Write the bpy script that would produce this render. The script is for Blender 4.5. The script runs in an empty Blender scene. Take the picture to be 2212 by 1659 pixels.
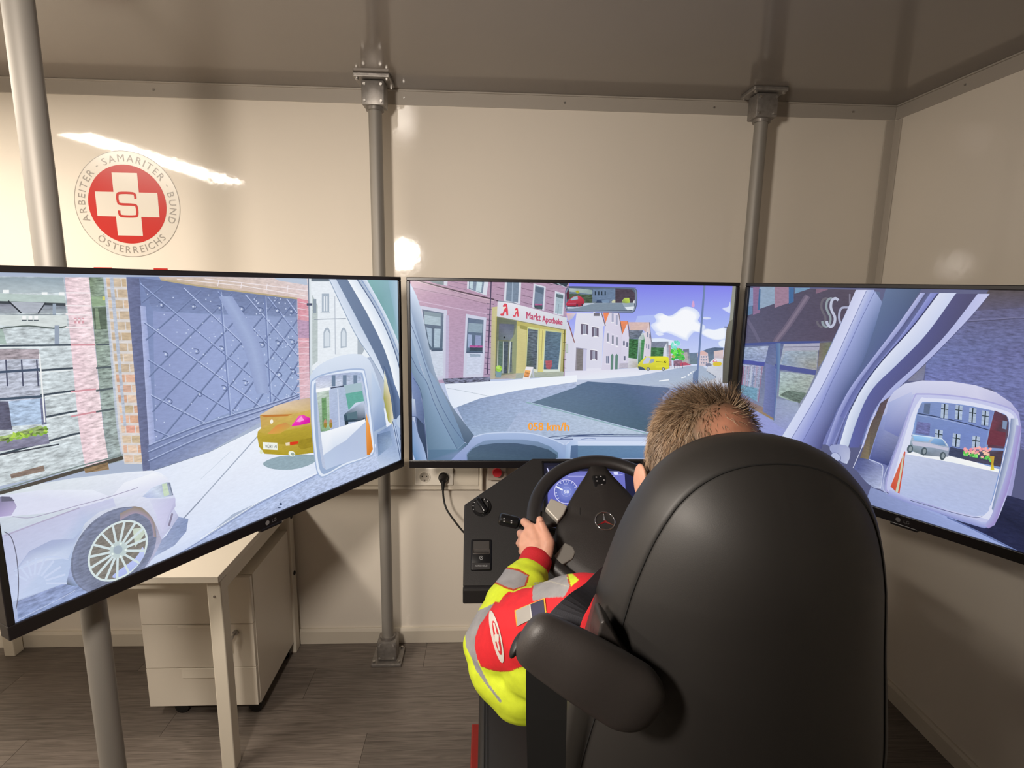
import bpy, bmesh, math, random
from mathutils import Vector, Matrix, noise
import numpy as np

random.seed(7)
SC = bpy.context.scene
COL = SC.collection
PI = math.pi

# ------------------------------------------------------------------ camera
CAM_H = 1.69
FPX, PITCH, YAW, ROLL = 1214.08, 0.17636, 0.046725, 0.016899
_fwd = Vector((math.sin(YAW)*math.cos(PITCH), math.cos(YAW)*math.cos(PITCH), -math.sin(PITCH)))
_rt = Vector((math.cos(YAW), -math.sin(YAW), 0))
_up = _rt.cross(_fwd)
CR = math.cos(ROLL)*_rt + math.sin(ROLL)*_up
CU = -math.sin(ROLL)*_rt + math.cos(ROLL)*_up
CF = _fwd
EYE = Vector((0, 0, CAM_H))
cam = bpy.data.objects.new('camera', bpy.data.cameras.new('camera'))
COL.objects.link(cam)
cam.matrix_world = Matrix(((CR.x, CU.x, -CF.x, EYE.x), (CR.y, CU.y, -CF.y, EYE.y), (CR.z, CU.z, -CF.z, EYE.z), (0, 0, 0, 1)))
cam.data.sensor_width = 36
cam.data.lens = FPX/2212*36
cam.data.clip_start = 0.02
SC.camera = cam

# ------------------------------------------------------------------ light
w = bpy.data.worlds.new('world'); SC.world = w; w.use_nodes = True
w.node_tree.nodes['Background'].inputs[0].default_value = (0.9, 0.85, 0.78, 1)
w.node_tree.nodes['Background'].inputs[1].default_value = 0.02
def area(name, loc, rot, sx, sy, power, col):
    l = bpy.data.lights.new(name, 'AREA'); l.shape = 'RECTANGLE'; l.size = sx; l.size_y = sy
    l.energy = power; l.color = col
    o = bpy.data.objects.new(name, l); COL.objects.link(o); o.location = loc; o.rotation_euler = rot
    return o
# linear ceiling luminaire on the left side of the room (seen mirrored in the glossy wall)
area('ceiling_tube_light', (-2.0, 1.09, 2.40), (0, 0, 0.13), 0.20, 1.38, 54, (1.0, 0.90, 0.78))
# round work lamp behind the driver's left shoulder (seen mirrored beside the pole and on the side wall)
lp = area('work_lamp_light', (-0.70, 0.02, 1.91), (math.radians(74), 0, math.radians(-16)), 0.22, 0.22, 18.5, (1.0, 0.895, 0.79))
lp.data.shape = 'DISK'; lp.data.spread = math.radians(132)

SC.view_settings.view_transform = 'Standard'
SC.view_settings.look = 'None'
SC.view_settings.exposure = 0
SC.view_settings.gamma = 1
SC.view_settings.use_curve_mapping = False

# ------------------------------------------------------------------ helpers
def ray(px, py):
    return CR*((px-1106)/FPX) - CU*((py-829.5)/FPX) + CF
def at(px, py, Y):
    "point on the sight line of a photo pixel at world depth Y"
    d = ray(px, py); return EYE + d*(Y/d.y)
def atz(px, py, Z):
    d = ray(px, py); return EYE + d*((Z-EYE.z)/d.z)
def atplane(px, py, p0, n):
    d = ray(px, py); return EYE + d*((p0-EYE).dot(n)/d.dot(n))

def srgb(h):
    h = h.lstrip('#')
    o = []
    for i in (0, 2, 4):
        c = int(h[i:i+2], 16)/255
        o.append(c/12.92 if c <= .04045 else ((c+.055)/1.055)**2.4)
    return tuple(o)

_mats = {}
def mat(name, col, rough=.5, metal=0, spec=.5, noise_amt=0, noise_scale=40, bump=0, bump_scale=200, coat=0, sheen=0, stretch=None, emit=None):
    if name in _mats: return _mats[name]
    m = bpy.data.materials.new(name); m.use_nodes = True
    nt = m.node_tree; b = nt.nodes['Principled BSDF']
    c = srgb(col) if isinstance(col, str) else col
    b.inputs['Base Color'].default_value = (*c, 1)
    b.inputs['Roughness'].default_value = rough
    b.inputs['Metallic'].default_value = metal
    b.inputs['Specular IOR Level'].default_value = spec
    b.inputs['Coat Weight'].default_value = coat
    b.inputs['Coat Roughness'].default_value = .08
    if sheen: b.inputs['Sheen Weight'].default_value = sheen
    if emit:
        b.inputs['Emission Color'].default_value = (*srgb(emit[0]), 1); b.inputs['Emission Strength'].default_value = emit[1]
    tc = nt.nodes.new('ShaderNodeTexCoord'); vec = tc.outputs['Object']
    if stretch:
        mp = nt.nodes.new('ShaderNodeMapping'); mp.inputs['Scale'].default_value = stretch
        nt.links.new(vec, mp.inputs[0]); vec = mp.outputs[0]
    if noise_amt:
        n = nt.nodes.new('ShaderNodeTexNoise'); n.inputs['Scale'].default_value = noise_scale; n.inputs['Detail'].default_value = 5
        nt.links.new(vec, n.inputs['Vector'])
        r = nt.nodes.new('ShaderNodeMapRange'); r.inputs[1].default_value = .3; r.inputs[2].default_value = .7
        r.inputs[3].default_value = 1-noise_amt; r.inputs[4].default_value = 1+noise_amt
        nt.links.new(n.outputs[0], r.inputs[0])
        mx = nt.nodes.new('ShaderNodeVectorMath'); mx.operation = 'SCALE'
        mx.inputs[0].default_value = c; nt.links.new(r.outputs[0], mx.inputs['Scale'])
        nt.links.new(mx.outputs[0], b.inputs['Base Color'])
    if bump:
        n2 = nt.nodes.new('ShaderNodeTexNoise'); n2.inputs['Scale'].default_value = bump_scale; n2.inputs['Detail'].default_value = 3
        nt.links.new(vec, n2.inputs['Vector'])
        bp = nt.nodes.new('ShaderNodeBump'); bp.inputs['Strength'].default_value = bump; bp.inputs['Distance'].default_value = .002
        nt.links.new(n2.outputs[0], bp.inputs['Height']); nt.links.new(bp.outputs[0], b.inputs['Normal'])
    _mats[name] = m
    return m

def tag(o, label=None, cat=None, group=None, kind=None):
    if label: o['label'] = label
    if cat: o['category'] = cat
    if group: o['group'] = group
    if kind: o['kind'] = kind
    return o
def empty(name, loc, label, cat, group=None, rz=0):
    o = bpy.data.objects.new(name, None); COL.objects.link(o); o.location = loc; o.rotation_euler = (0, 0, rz)
    bpy.context.view_layer.update()
    return tag(o, label, cat, group)
def link(name, me, m, parent=None, smooth=None):
    o = bpy.data.objects.new(name, me); COL.objects.link(o)
    if m is not None:
        for mm in (m if isinstance(m, (list, tuple)) else [m]): me.materials.append(mm)
    if parent is not None:
        o.parent = parent
        mw = Matrix.LocRotScale(parent.location, parent.rotation_euler, None)
        if parent.parent is not None:
            pp = parent.parent
            mw = Matrix.LocRotScale(pp.location, pp.rotation_euler, None) @ Matrix(parent.matrix_parent_inverse) @ mw
        o.matrix_parent_inverse = mw.inverted()
    if smooth is not None:
        for p in me.polygons: p.use_smooth = True
        if smooth > 0:
            me.set_sharp_from_angle(angle=math.radians(smooth))
    return o
def tomesh(bm, name='m'):
    bmesh.ops.recalc_face_normals(bm, faces=bm.faces[:])
    me = bpy.data.meshes.new(name); bm.to_mesh(me); bm.free(); return me
class B:
    "collects shapes into one bmesh (world coordinates)"
    def __init__(s): s.bm = bmesh.new()
    def box(s, c, d, rot=None, bev=0, seg=2):
        r = bmesh.ops.create_cube(s.bm, size=1)
        vs = r['verts']
        bmesh.ops.scale(s.bm, vec=d, verts=vs)
        if bev:
            es = list({e for v in vs for e in v.link_edges})
            rr = bmesh.ops.bevel(s.bm, geom=es, offset=bev, segments=seg, affect='EDGES', profile=.5)
            vs = list({v for f in rr['faces'] for v in f.verts} | {v for v in vs if v.is_valid})
            # include all verts connected
            seen = set(vs); st = list(vs)
            while st:
                v = st.pop()
                for e in v.link_edges:
                    o = e.other_vert(v)
                    if o not in seen: seen.add(o); st.append(o)
            vs = list(seen)
        M = Matrix.Translation(Vector(c))
        if rot is not None: M = M @ rot.to_4x4()
        bmesh.ops.transform(s.bm, matrix=M, verts=vs)
        return s
    def cyl(s, a, b, r, r2=None, n=24, cap=True):
        a, b = Vector(a), Vector(b); d = b-a
        q = Vector((0, 0, 1)).rotation_difference(d.normalized()).to_matrix().to_4x4()
        bmesh.ops.create_cone(s.bm, cap_ends=cap, segments=n, radius1=r, radius2=r if r2 is None else r2, depth=d.length,
                              matrix=Matrix.Translation((a+b)/2) @ q)
        return s
    def ball(s, c, r, rot=None, n=24):
        M = Matrix.Translation(Vector(c))
        if rot is not None: M = M @ rot.to_4x4()
        if not isinstance(r, (int, float)): M = M @ Matrix.Diagonal((*r, 1)); r = 1
        bmesh.ops.create_uvsphere(s.bm, u_segments=n, v_segments=max(8, n//2), radius=r, matrix=M)
        return s
    def tube(s, pts, r, n=12, cap=True, closed=False):
        pts = [Vector(p) for p in pts]; N = len(pts)
        rs = r if isinstance(r, (list, tuple)) else [r]*N
        rings = []; prev = None
        for i, p in enumerate(pts):
            if closed: t = pts[(i+1) % N]-pts[i-1]
            else: t = pts[min(i+1, N-1)]-pts[max(i-1, 0)]
            t.normalize()
            if prev is None:
                u = t.orthogonal().normalized()
            else:
                u = (prev - t*prev.dot(t)).normalized()
            prev = u; v = t.cross(u)
            rings.append([s.bm.verts.new(p+(u*math.cos(2*PI*k/n)+v*math.sin(2*PI*k/n))*rs[i]) for k in range(n)])
        R = rings+[rings[0]] if closed else rings
        for a, b in zip(R, R[1:]):
            off = 0
            if closed and b is rings[0] and a is rings[-1]:
                off = min(range(n), key=lambda o: (a[0].co-b[o].co).length)
            for k in range(n):
                s.bm.faces.new((a[k], a[(k+1) % n], b[(k+1+off) % n], b[(k+off) % n]))
        if cap and not closed:
            s.bm.faces.new(rings[0][::-1]); s.bm.faces.new(rings[-1])
        return s
    def grid(s, rows, closed_u=False):
        "rows: list of lists of points"
        vs = [[s.bm.verts.new(p) for p in r] for r in rows]
        for a, b in zip(vs, vs[1:]):
            m = len(a)
            for k in range(m if closed_u else m-1):
                s.bm.faces.new((a[k], a[(k+1) % m], b[(k+1) % m], b[k]))
        return vs
    def prism(s, pts, off):
        "extrude polygon pts by vector off"
        off = Vector(off)
        a = [s.bm.verts.new(p) for p in pts]; b = [s.bm.verts.new(Vector(p)+off) for p in pts]
        s.bm.faces.new(a); s.bm.faces.new(b[::-1]); n = len(a)
        for k in range(n): s.bm.faces.new((a[k], b[k], b[(k+1) % n], a[(k+1) % n]))
        return s
    def mesh(s, bev=0, seg=2, ang=30):
        if bev:
            bmesh.ops.recalc_face_normals(s.bm, faces=s.bm.faces[:])
            es = [e for e in s.bm.edges if len(e.link_faces) == 2 and e.calc_face_angle(0) > math.radians(ang)]
            bmesh.ops.bevel(s.bm, geom=es, offset=bev, segments=seg, affect='EDGES', profile=.5, clamp_overlap=True)
        return tomesh(s.bm)
    def build(s, name, m, parent=None, smooth=None, bev=0, seg=2):
        return link(name, s.mesh(bev, seg), m, parent, smooth)

def evalmesh(me, mods):
    "apply modifiers (list of (type, dict)) to a mesh and return the new mesh"
    o = bpy.data.objects.new('tmp_eval', me); COL.objects.link(o)
    for ty, kw in mods:
        md = o.modifiers.new(ty, ty)
        for k, v in kw.items(): setattr(md, k, v)
    dg = bpy.context.evaluated_depsgraph_get(); dg.update()
    r = bpy.data.meshes.new_from_object(o.evaluated_get(dg))
    bpy.data.objects.remove(o)
    return r

def catmull(pts, n=8, closed=False):
    pts = [Vector(p) for p in pts]; out = []; N = len(pts)
    rng = range(N if closed else N-1)
    for i in rng:
        if closed: p0, p1, p2, p3 = pts[i-1], pts[i], pts[(i+1) % N], pts[(i+2) % N]
        else: p0, p1, p2, p3 = pts[max(i-1, 0)], pts[i], pts[i+1], pts[min(i+2, N-1)]
        for k in range(n):
            t = k/n
            out.append(.5*((2*p1)+(p2-p0)*t+(2*p0-5*p1+4*p2-p3)*t*t+(3*p1-p0-3*p2+p3)*t*t*t))
    if not closed: out.append(pts[-1])
    return out

_txt = {}
def text_geo(s, space=1.0):
    "(verts2d, faces, width, height) of a string in Blender's own font"
    if (s, space) in _txt: return _txt[(s, space)]
    cu = bpy.data.curves.new('t', 'FONT'); cu.body = s; cu.resolution_u = 3; cu.space_character = space
    o = bpy.data.objects.new('t', cu); COL.objects.link(o)
    dg = bpy.context.evaluated_depsgraph_get(); dg.update()
    me = bpy.data.meshes.new_from_object(o.evaluated_get(dg))
    vs = [(v.co.x, v.co.y) for v in me.vertices]; fs = [tuple(p.vertices) for p in me.polygons]
    bpy.data.objects.remove(o); bpy.data.meshes.remove(me)
    x0 = min(v[0] for v in vs); x1 = max(v[0] for v in vs); y0 = min(v[1] for v in vs); y1 = max(v[1] for v in vs)
    vs = [((x-x0), (y-y0)) for x, y in vs]
    _txt[(s, space)] = (vs, fs, x1-x0, y1-y0)
    return _txt[(s, space)]
def text_mesh(s, org, ux, uy, height, off=(0, 0, 0), space=1.0, width=None, center=True):
    "flat lettering: height = cap height of the bounding box; ux, uy unit vectors"
    vs, fs, W, Hh = text_geo(s, space); k = height/Hh; kx = k if width is None else width/W
    ux, uy, org = Vector(ux), Vector(uy), Vector(org)+Vector(off)
    c = (W*kx/2, height/2) if center else (0, 0)
    b = bmesh.new()
    V = [b.verts.new(org+ux*(x*kx-c[0])+uy*(y*k-c[1])) for x, y in vs]
    for f in fs:
        try: b.faces.new([V[i] for i in f])
        except ValueError: pass
    return b
# ------------------------------------------------------------------ materials of the room
YW, XR, XL, YB, ZC = 2.45, 1.712, -2.75, -4.2, 2.45
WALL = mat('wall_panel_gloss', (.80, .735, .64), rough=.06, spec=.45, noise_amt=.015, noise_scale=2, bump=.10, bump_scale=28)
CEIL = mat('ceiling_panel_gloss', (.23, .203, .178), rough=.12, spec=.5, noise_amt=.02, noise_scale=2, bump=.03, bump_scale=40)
TRIM = mat('grey_trim', (.42, .38, .33), rough=.4)
SKIRT = mat('skirting_cream', (.66, .60, .50), rough=.35)
ALU = mat('pole_metal', (.33, .31, .28), rough=.58, metal=.45, noise_amt=.05, noise_scale=9, stretch=(1, 1, .15))
CAST = mat('cast_bracket_metal', (.30, .28, .26), rough=.45, metal=.7, noise_amt=.15, noise_scale=60)
BOLT = mat('bolt_steel', (.5, .48, .45), rough=.3, metal=.9)
WHITE = mat('white_laminate', (.74, .68, .58), rough=.35, noise_amt=.01, noise_scale=3)
WHITEMET = mat('white_powdercoat', (.72, .66, .55), rough=.4)
BLACKP = mat('black_plastic', (.010, .009, .009), rough=.45, spec=.4)
PLUGW = mat('socket_plastic', (.78, .73, .64), rough=.3)
DARKHOLE = mat('dark_recess', (.02, .018, .016), rough=.8)

def floor_material():
    m = bpy.data.materials.new('floor_vinyl'); m.use_nodes = True; nt = m.node_tree; b = nt.nodes['Principled BSDF']
    tc = nt.nodes.new('ShaderNodeTexCoord'); oi = nt.nodes.new('ShaderNodeObjectInfo')
    ad = nt.nodes.new('ShaderNodeVectorMath'); ad.operation = 'MULTIPLY_ADD'
    ad.inputs[1].default_value = (1, 1, 1)
    cmb = nt.nodes.new('ShaderNodeCombineXYZ'); ml = nt.nodes.new('ShaderNodeMath'); ml.operation = 'MULTIPLY'; ml.inputs[1].default_value = 17
    nt.links.new(oi.outputs['Random'], ml.inputs[0]); nt.links.new(ml.outputs[0], cmb.inputs[2])
    nt.links.new(tc.outputs['Object'], ad.inputs[0]); nt.links.new(cmb.outputs[0], ad.inputs[2])
    mp = nt.nodes.new('ShaderNodeMapping'); mp.inputs['Scale'].default_value = (3.0, 60, 2)
    nt.links.new(ad.outputs[0], mp.inputs[0])
    n = nt.nodes.new('ShaderNodeTexNoise'); n.inputs['Scale'].default_value = 2.2; n.inputs['Detail'].default_value = 8; n.inputs['Distortion'].default_value = 1.2
    nt.links.new(mp.outputs[0], n.inputs['Vector'])
    r = nt.nodes.new('ShaderNodeValToRGB')
    r.color_ramp.elements[0].position = .32; r.color_ramp.elements[0].color = (.095, .078, .066, 1)
    r.color_ramp.elements[1].position = .68; r.color_ramp.elements[1].color = (.19, .16, .136, 1)
    nt.links.new(n.outputs[0], r.inputs[0])
    sc = nt.nodes.new('ShaderNodeVectorMath'); sc.operation = 'SCALE'
    mr = nt.nodes.new('ShaderNodeMapRange'); mr.inputs[3].default_value = .8; mr.inputs[4].default_value = 1.2
    nt.links.new(oi.outputs['Random'], mr.inputs[0]); nt.links.new(r.outputs[0], sc.inputs[0]); nt.links.new(mr.outputs[0], sc.inputs['Scale'])
    nt.links.new(sc.outputs[0], b.inputs['Base Color'])
    b.inputs['Roughness'].default_value = .42
    return m
FLOORM = floor_material()

def struct(name, bb, m, **k):
    o = bb.build(name, m, **k); o['kind'] = 'structure'; return o
# shell
fl = struct('floor', B().box(((XL+XR)/2, (YB+YW)/2, -.055), (XR-XL+.2, YW-YB+.2, .10)), DARKHOLE)
# vinyl planks running left to right
PW, PL = .186, 1.24
plank_me = {}
j = 0; y = YW-PW
while y > YB-.2:
    off = (j*.47) % PL
    x = XL-off
    while x < XR:
        x0, x1 = max(x, XL), min(x+PL, XR); y0 = max(y, YB); y1 = y+PW
        if x1-x0 > .02 and y1-y0 > .02 and y1 > .2:
            y_last = y0
            key = (round(x1-x0, 3), round(y1-y0, 3))
            if key not in plank_me:
                bb = B(); bb.box((0, 0, 0), (key[0]-.0012, key[1]-.0012, .006)); plank_me[key] = bb.mesh(); plank_me[key].materials.append(FLOORM)
            o = bpy.data.objects.new('floor_plank', plank_me[key]); COL.objects.link(o); o.location = ((x0+x1)/2, (y0+y1)/2, -.003); o.parent = fl
        x += PL
    y -= PW; j += 1
yl = y_last
pk = B(); pk.box(((XL+XR)/2, (YB+yl)/2, -.003), (XR-XL, yl-YB-.001, .006)); pk.build('floor_covering', FLOORM, fl)
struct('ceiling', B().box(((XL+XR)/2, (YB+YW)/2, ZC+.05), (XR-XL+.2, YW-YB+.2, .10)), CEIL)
struct('wall_back', B().box(((XL+XR)/2, YW+.05, ZC/2), (XR-XL+.2, .10, ZC)), WALL)
struct('wall_right', B().box((XR+.05, (YB+YW)/2, ZC/2), (.10, YW-YB, ZC)), WALL)
struct('wall_left', B().box((XL-.05, (YB+YW)/2, ZC/2), (.10, YW-YB, ZC)), WALL)
struct('wall_rear', B().box(((XL+XR)/2, YB-.05, ZC/2), (XR-XL+.2, .10, ZC)), WALL)
# trims: ceiling angle profiles, corner profile, skirting
t = .004
bb = B(); bb.box(((XL+XR)/2, YW-t/2, ZC-.0285), (XR-XL-.01, t, .057)); bb.box(((XL+XR)/2, YW-.006, ZC-.003), (XR-XL-.01, .012, .006))
tr = struct('trim_1', bb, TRIM, bev=.0015)
for sx in (-1.93, -1.32, -.34, .31, .93, 1.52):
    B().cyl((sx, YW-t, ZC-.030), (sx, YW-t-.003, ZC-.030), .004, n=10).build('rivet', BOLT, tr, smooth=40)
bb = B(); bb.box((XR-t/2, (YB+YW)/2, ZC-.0285), (t, YW-YB-.01, .057)); bb.box((XR-.006, (YB+YW)/2, ZC-.003), (.012, YW-YB-.01, .006))
tr2 = struct('trim_2', bb, TRIM, bev=.0015)
for sy in (2.1, 1.5): B().cyl((XR-t, sy, ZC-.030), (XR-t-.003, sy, ZC-.030), .004, n=10).build('rivet', BOLT, tr2, smooth=40)
bb = B(); bb.box((XR-.0215, YW-.003, (ZC-.06)/2), (.043, .006, ZC-.06)); bb.box((XR-.003, YW-.0215, (ZC-.06)/2), (.006, .043, ZC-.06))
struct('trim_3', bb, mat('corner_profile', (.50, .45, .385), rough=.3), bev=.002)
for i, (cx_, sx) in enumerate(((XR-.043, -1), (XR-.003, 1))):
    pass
bb = B(); prof = [(0, 0), (-.016, 0), (-.016, .062), (-.010, .075), (0, .075)]
bb.prism([(XL, YW+p[0], p[1]) for p in prof], (XR-XL, 0, 0))
struct('baseboard_back', bb, SKIRT, bev=.0015)
bb = B(); bb.prism([(XR+p[0], YB, p[1]) for p in prof], (0, YW-YB-.018, 0))
struct('baseboard_right', bb, SKIRT, bev=.0015)

# ------------------------------------------------------------------ poles
def pole(x, y, label, r=.0255, top=True):
    e = empty('support_pole', (x, y, 0), label, 'pole', 'metal poles between floor and ceiling')
    B().cyl((x, y, .07), (x, y, ZC-.07), r, n=32).build('pole_tube', ALU, e, smooth=40)
    for base in (0, 1):
        z0 = 0 if base == 0 else ZC; s = 1 if base == 0 else -1
        bb = B(); bb.box((x, y, z0+s*.008), (.135, .125, .016), bev=.004)
        pl = bb.build('base_plate' if base == 0 else 'ceiling_plate', CAST, e)
        bb = B(); bb.box((x, y, z0+s*.062), (.086, .080, .088), bev=.006)
        bb.cyl((x, y, z0+s*.10), (x, y, z0+s*.118), .034, n=28)
        bl = bb.build('clamp_block', CAST, e, smooth=35)
        for dx in (-.031, .031):
            for dz in (.034, .092):
                bb = B(); bb.cyl((x+dx, y-.040, z0+s*dz), (x+dx, y-.046, z0+s*dz), .0055, n=6)
                bb.build('clamp_bolt', BOLT, bl)
        for dx in (-.055, .055):
            for dy in (-.05, .05):
                bb = B(); bb.cyl((x+dx, y+dy, z0+s*.016), (x+dx, y+dy, z0+s*.024), .006, n=6)
                bb.build('plate_bolt', BOLT, pl)
    return e
pole(-.434, 2.325, 'slim metal pole in front of the back wall beside the wall socket')
pole(1.078, 2.325, 'slim metal pole in front of the back wall near the room corner')
pole(-.734*1.235, 1.235, 'metal pole rising behind the screen that shows the iron gate', r=.0265)

# ------------------------------------------------------------------ wall emblem (vinyl sticker)
EC = Vector((-1.466, YW-.0006, 1.982)); UX, UZ = Vector((1, 0, 0)), Vector((0, 0, 1)); N_ = Vector((0, -1, 0))
def disc(c, r0, r1, n=96):
    b = B(); a = []
    if r0 <= 0:
        b.bm.faces.new([b.bm.verts.new(c+UX*math.cos(2*PI*k/n)*r1+UZ*math.sin(2*PI*k/n)*r1) for k in range(n)])
    else:
        b.grid([[c+UX*math.cos(2*PI*k/n)*r+UZ*math.sin(2*PI*k/n)*r for k in range(n)] for r in (r0, r1)], closed_u=True)
    return b
STK_W = mat('sticker_white', (.70, .65, .57), rough=.25); STK_R = mat('sticker_red', (.50, .020, .014), rough=.3, spec=.3); STK_G = mat('sticker_grey_print', (.30, .27, .235), rough=.3)
em = empty('wall_emblem', EC, 'round red and white cross emblem sticker with ring lettering on the back wall', 'emblem')
disc(EC, 0, .208).build('emblem_disc', STK_W, em)
disc(EC+N_*.0004, .2062, .2085).build('outer_ring_line', STK_G, em)
disc(EC+N_*.0004, 0, .1545).build('red_disc', STK_R, em)
aw, al = .050, .123
cross = [(-aw, -al), (aw, -al), (aw, -aw*.96), (al, -aw*.96), (al, aw*.96), (aw, aw*.96), (aw, al), (-aw, al), (-aw, aw*.96), (-al, aw*.96), (-al, -aw*.96), (-aw, -aw*.96)]
b = B(); b.bm.faces.new([b.bm.verts.new(EC+N_*.0008+UX*p[0]+UZ*p[1]) for p in cross]); b.build('white_cross', STK_W, em)
# letter S drawn as a stroked path
sp = [(.034, .023), (.034, .034), (.026, .044), (-.026, .044), (-.036, .034), (-.036, .010), (-.026, .001), (.026, -.001), (.036, -.010), (.036, -.036), (.027, -.046), (-.026, -.046), (-.035, -.036), (-.035, -.024)]
pts = [(v.x, v.y) for v in catmull([(p[0], p[1], 0) for p in sp], 4)]; wv = .0042; b = B(); rows = [[], []]
for i, p in enumerate(pts):
    a = Vector(pts[max(i-1, 0)]); c_ = Vector(pts[min(i+1, len(pts)-1)]); d = (c_-a).normalized(); nn = Vector((-d.y, d.x))
    k = wv*1.15
    rows[0].append(EC+N_*.0012+UX*(p[0]+nn.x*k)+UZ*(p[1]+nn.y*k)); rows[1].append(EC+N_*.0012+UX*(p[0]-nn.x*k)+UZ*(p[1]-nn.y*k))
b.grid(rows); b.build('letter_s', STK_R, em)
def ringtext(s, a0, a1, rad, h, outward):
    ws = [h*.22 if ch == ' ' else (h*.3 if ch == '-' else text_geo(ch)[2]/text_geo(ch)[3]*h*(1.22 if ch == 'Ö' else 1)) for ch in s]
    gap = h*.26; tot = sum(ws)+gap*(len(s)-1); run = 0
    for ch, wc in zip(s, ws):
        mid = run+wc/2; run += wc+gap
        if ch == ' ': continue
        a = math.radians(a0+(a1-a0)*(mid-ws[0]/2)/(tot-ws[0]/2-ws[-1]/2))
        er = UX*math.cos(a)+UZ*math.sin(a); et = UX*math.sin(a)-UZ*math.cos(a)
        ux, uy = (et, er) if outward else (-et, -er)
        hh = h*.12 if ch == '-' else (h*1.22 if ch == 'Ö' else h)
        bt = text_mesh(ch, EC+er*(rad+(-.003 if ch == 'Ö' else 0)), ux, uy, hh, off=N_*.0008, width=(h*.3 if ch == '-' else None))
        me = bpy.data.meshes.new('letter'); bt.to_mesh(me); bt.free(); link('ring_letter', me, STK_G, em)
ringtext('ARBEITER - SAMARITER - BUND', 199, -19, .180, .027, True)
ringtext('ÖSTERREICHS', 230, 315, .180, .027, False)

# red wall lettering whose tops just clear the screen below the emblem
rl = empty('wall_lettering', (-1.53, YW, 1.69), 'red wall lettering mostly hidden behind the screen below the emblem', 'lettering')
for px0, px1 in ((203, 242), (332, 362)):
    a, c_ = at(px0, 579, YW), at(px1, 579, YW)
    B().box(((a.x+c_.x)/2, YW-.0008, 1.684), (c_.x-a.x, .0012, .09)).build('letter_bar', STK_R, rl)

# ------------------------------------------------------------------ cable trunking, sockets, plug, cable
tk = empty('cable_trunking', (-.9, YW, .79), 'cream cable trunking along the back wall under the screens', 'trunking')
bb = B(); bb.box(((-1.9-.02)/2, YW-.0275, .845), (1.88, .055, .13), bev=.004)
bb.build('trunking_body', SKIRT, tk)
B().box(((-1.9-.02)/2, YW-.0565, .8475), (1.86, .003, .092), bev=.001).build('trunking_lid', SKIRT, tk)
B().box((-.018, YW-.029, .845), (.012, .060, .135), bev=.003).build('end_cap', SKIRT, tk)
so = empty('double_socket', (-.226, YW-.06, .845), 'double power socket with one free outlet on the cream trunking', 'socket')
yS = YW-.058
B().box((-.226, yS-.004, .845), (.168, .008, .080), bev=.003).build('socket_plate', PLUGW, so)
for sx in (-.268, -.184):
    B().cyl((sx, yS-.008, .845), (sx, yS-.011, .845), .0245, n=32).build('socket_rim', PLUGW, so, smooth=40)
    o = B().cyl((sx, yS-.0095, .845), (sx, yS-.0113, .845), .0215, n=32).build('socket_well', mat('socket_well', (.42, .38, .32), rough=.4), so, smooth=40)
    for dx in (-.0095, .0095):
        B().cyl((sx+dx, yS-.0113, .848), (sx+dx, yS-.0118, .848), .0028, n=12).build('pin_hole', DARKHOLE, o)
    B().box((sx, yS-.0115, .829), (.006, .002, .008)).build('earth_clip', BOLT, o)
pg = empty('power_plug', (-.184, yS-.012, .845), 'black power plug and cable in the socket beside the dashboard', 'plug')
b = B(); b.cyl((-.184, yS-.012, .845), (-.184, yS-.022, .845), .0225, n=28); b.cyl((-.184, yS-.022, .845), (-.184, yS-.048, .840), .0205, .014, n=28)
b.build('plug_body', BLACKP, pg, smooth=40)
b = B(); b.cyl((-.184, yS-.040, .838), (-.184, yS-.050, .800), .010, .006, n=16); b.build('strain_relief', BLACKP, pg, smooth=40)
pth = catmull([(-.184, yS-.049, .805), (-.181, yS-.055, .765), (-.168, yS-.075, .725), (-.135, yS-.13, .70), (-.08, yS-.25, .69), (-.01, yS-.40, .70), (.06, yS-.55, .74)], 8)
B().tube(pth, .0042, n=10).build('cable', BLACKP, pg, smooth=40)
# small red button box on the wall right of the trunking
rb = empty('red_button_box', (.05, YW-.05, .86), 'small wall box with a red push button behind the dashboard', 'button')
B().box((.052, YW-.030, .862), (.085, .06, .072), bev=.004).build('box_body', mat('box_grey', (.42, .35, .29), rough=.5), rb)
b = B(); b.cyl((.052, YW-.06, .866), (.052, YW-.085, .872), .017, n=24); b.cyl((.052, YW-.085, .872), (.052, YW-.098, .875), .022, .019, n=24)
b.build('push_button', mat('button_red', (.55, .02, .03), rough=.3), rb, smooth=40)

# ------------------------------------------------------------------ desk with drawer pedestal
dk = empty('desk', (-1.5, 2.08, 0), 'cream office desk standing against the back wall behind the screens', 'desk')
DX0, DX1, DY0, DY1, DZ = -2.16, -.862, 1.722, 2.425, .74
B().box(((DX0+DX1)/2, (DY0+DY1)/2, DZ-.0115), (DX1-DX0, DY1-DY0, .023), bev=.0015).build('table_top', WHITE, dk)
bb = B(); bb.box(((DX0+DX1)/2, DY0+.06, DZ-.045), (DX1-DX0-.1, .025, .045)); bb.box(((DX0+DX1)/2, DY1-.03, DZ-.045), (DX1-DX0-.1, .025, .045))
bb.build('apron_rail', WHITEMET, dk)
for lx in (DX0+.028, DX1-.022):
    for ly in (DY0+.035, DY1-.028):
        lg = B().box((lx, ly, (DZ-.024)/2), (.045, .05, DZ-.024), bev=.003).build('leg', WHITEMET, dk)
        if ly > 2: continue
        B().cyl((lx, ly-.025, .665), (lx, ly-.0265, .665), .004, n=12).build('leg_screw', BOLT, lg)
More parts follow.
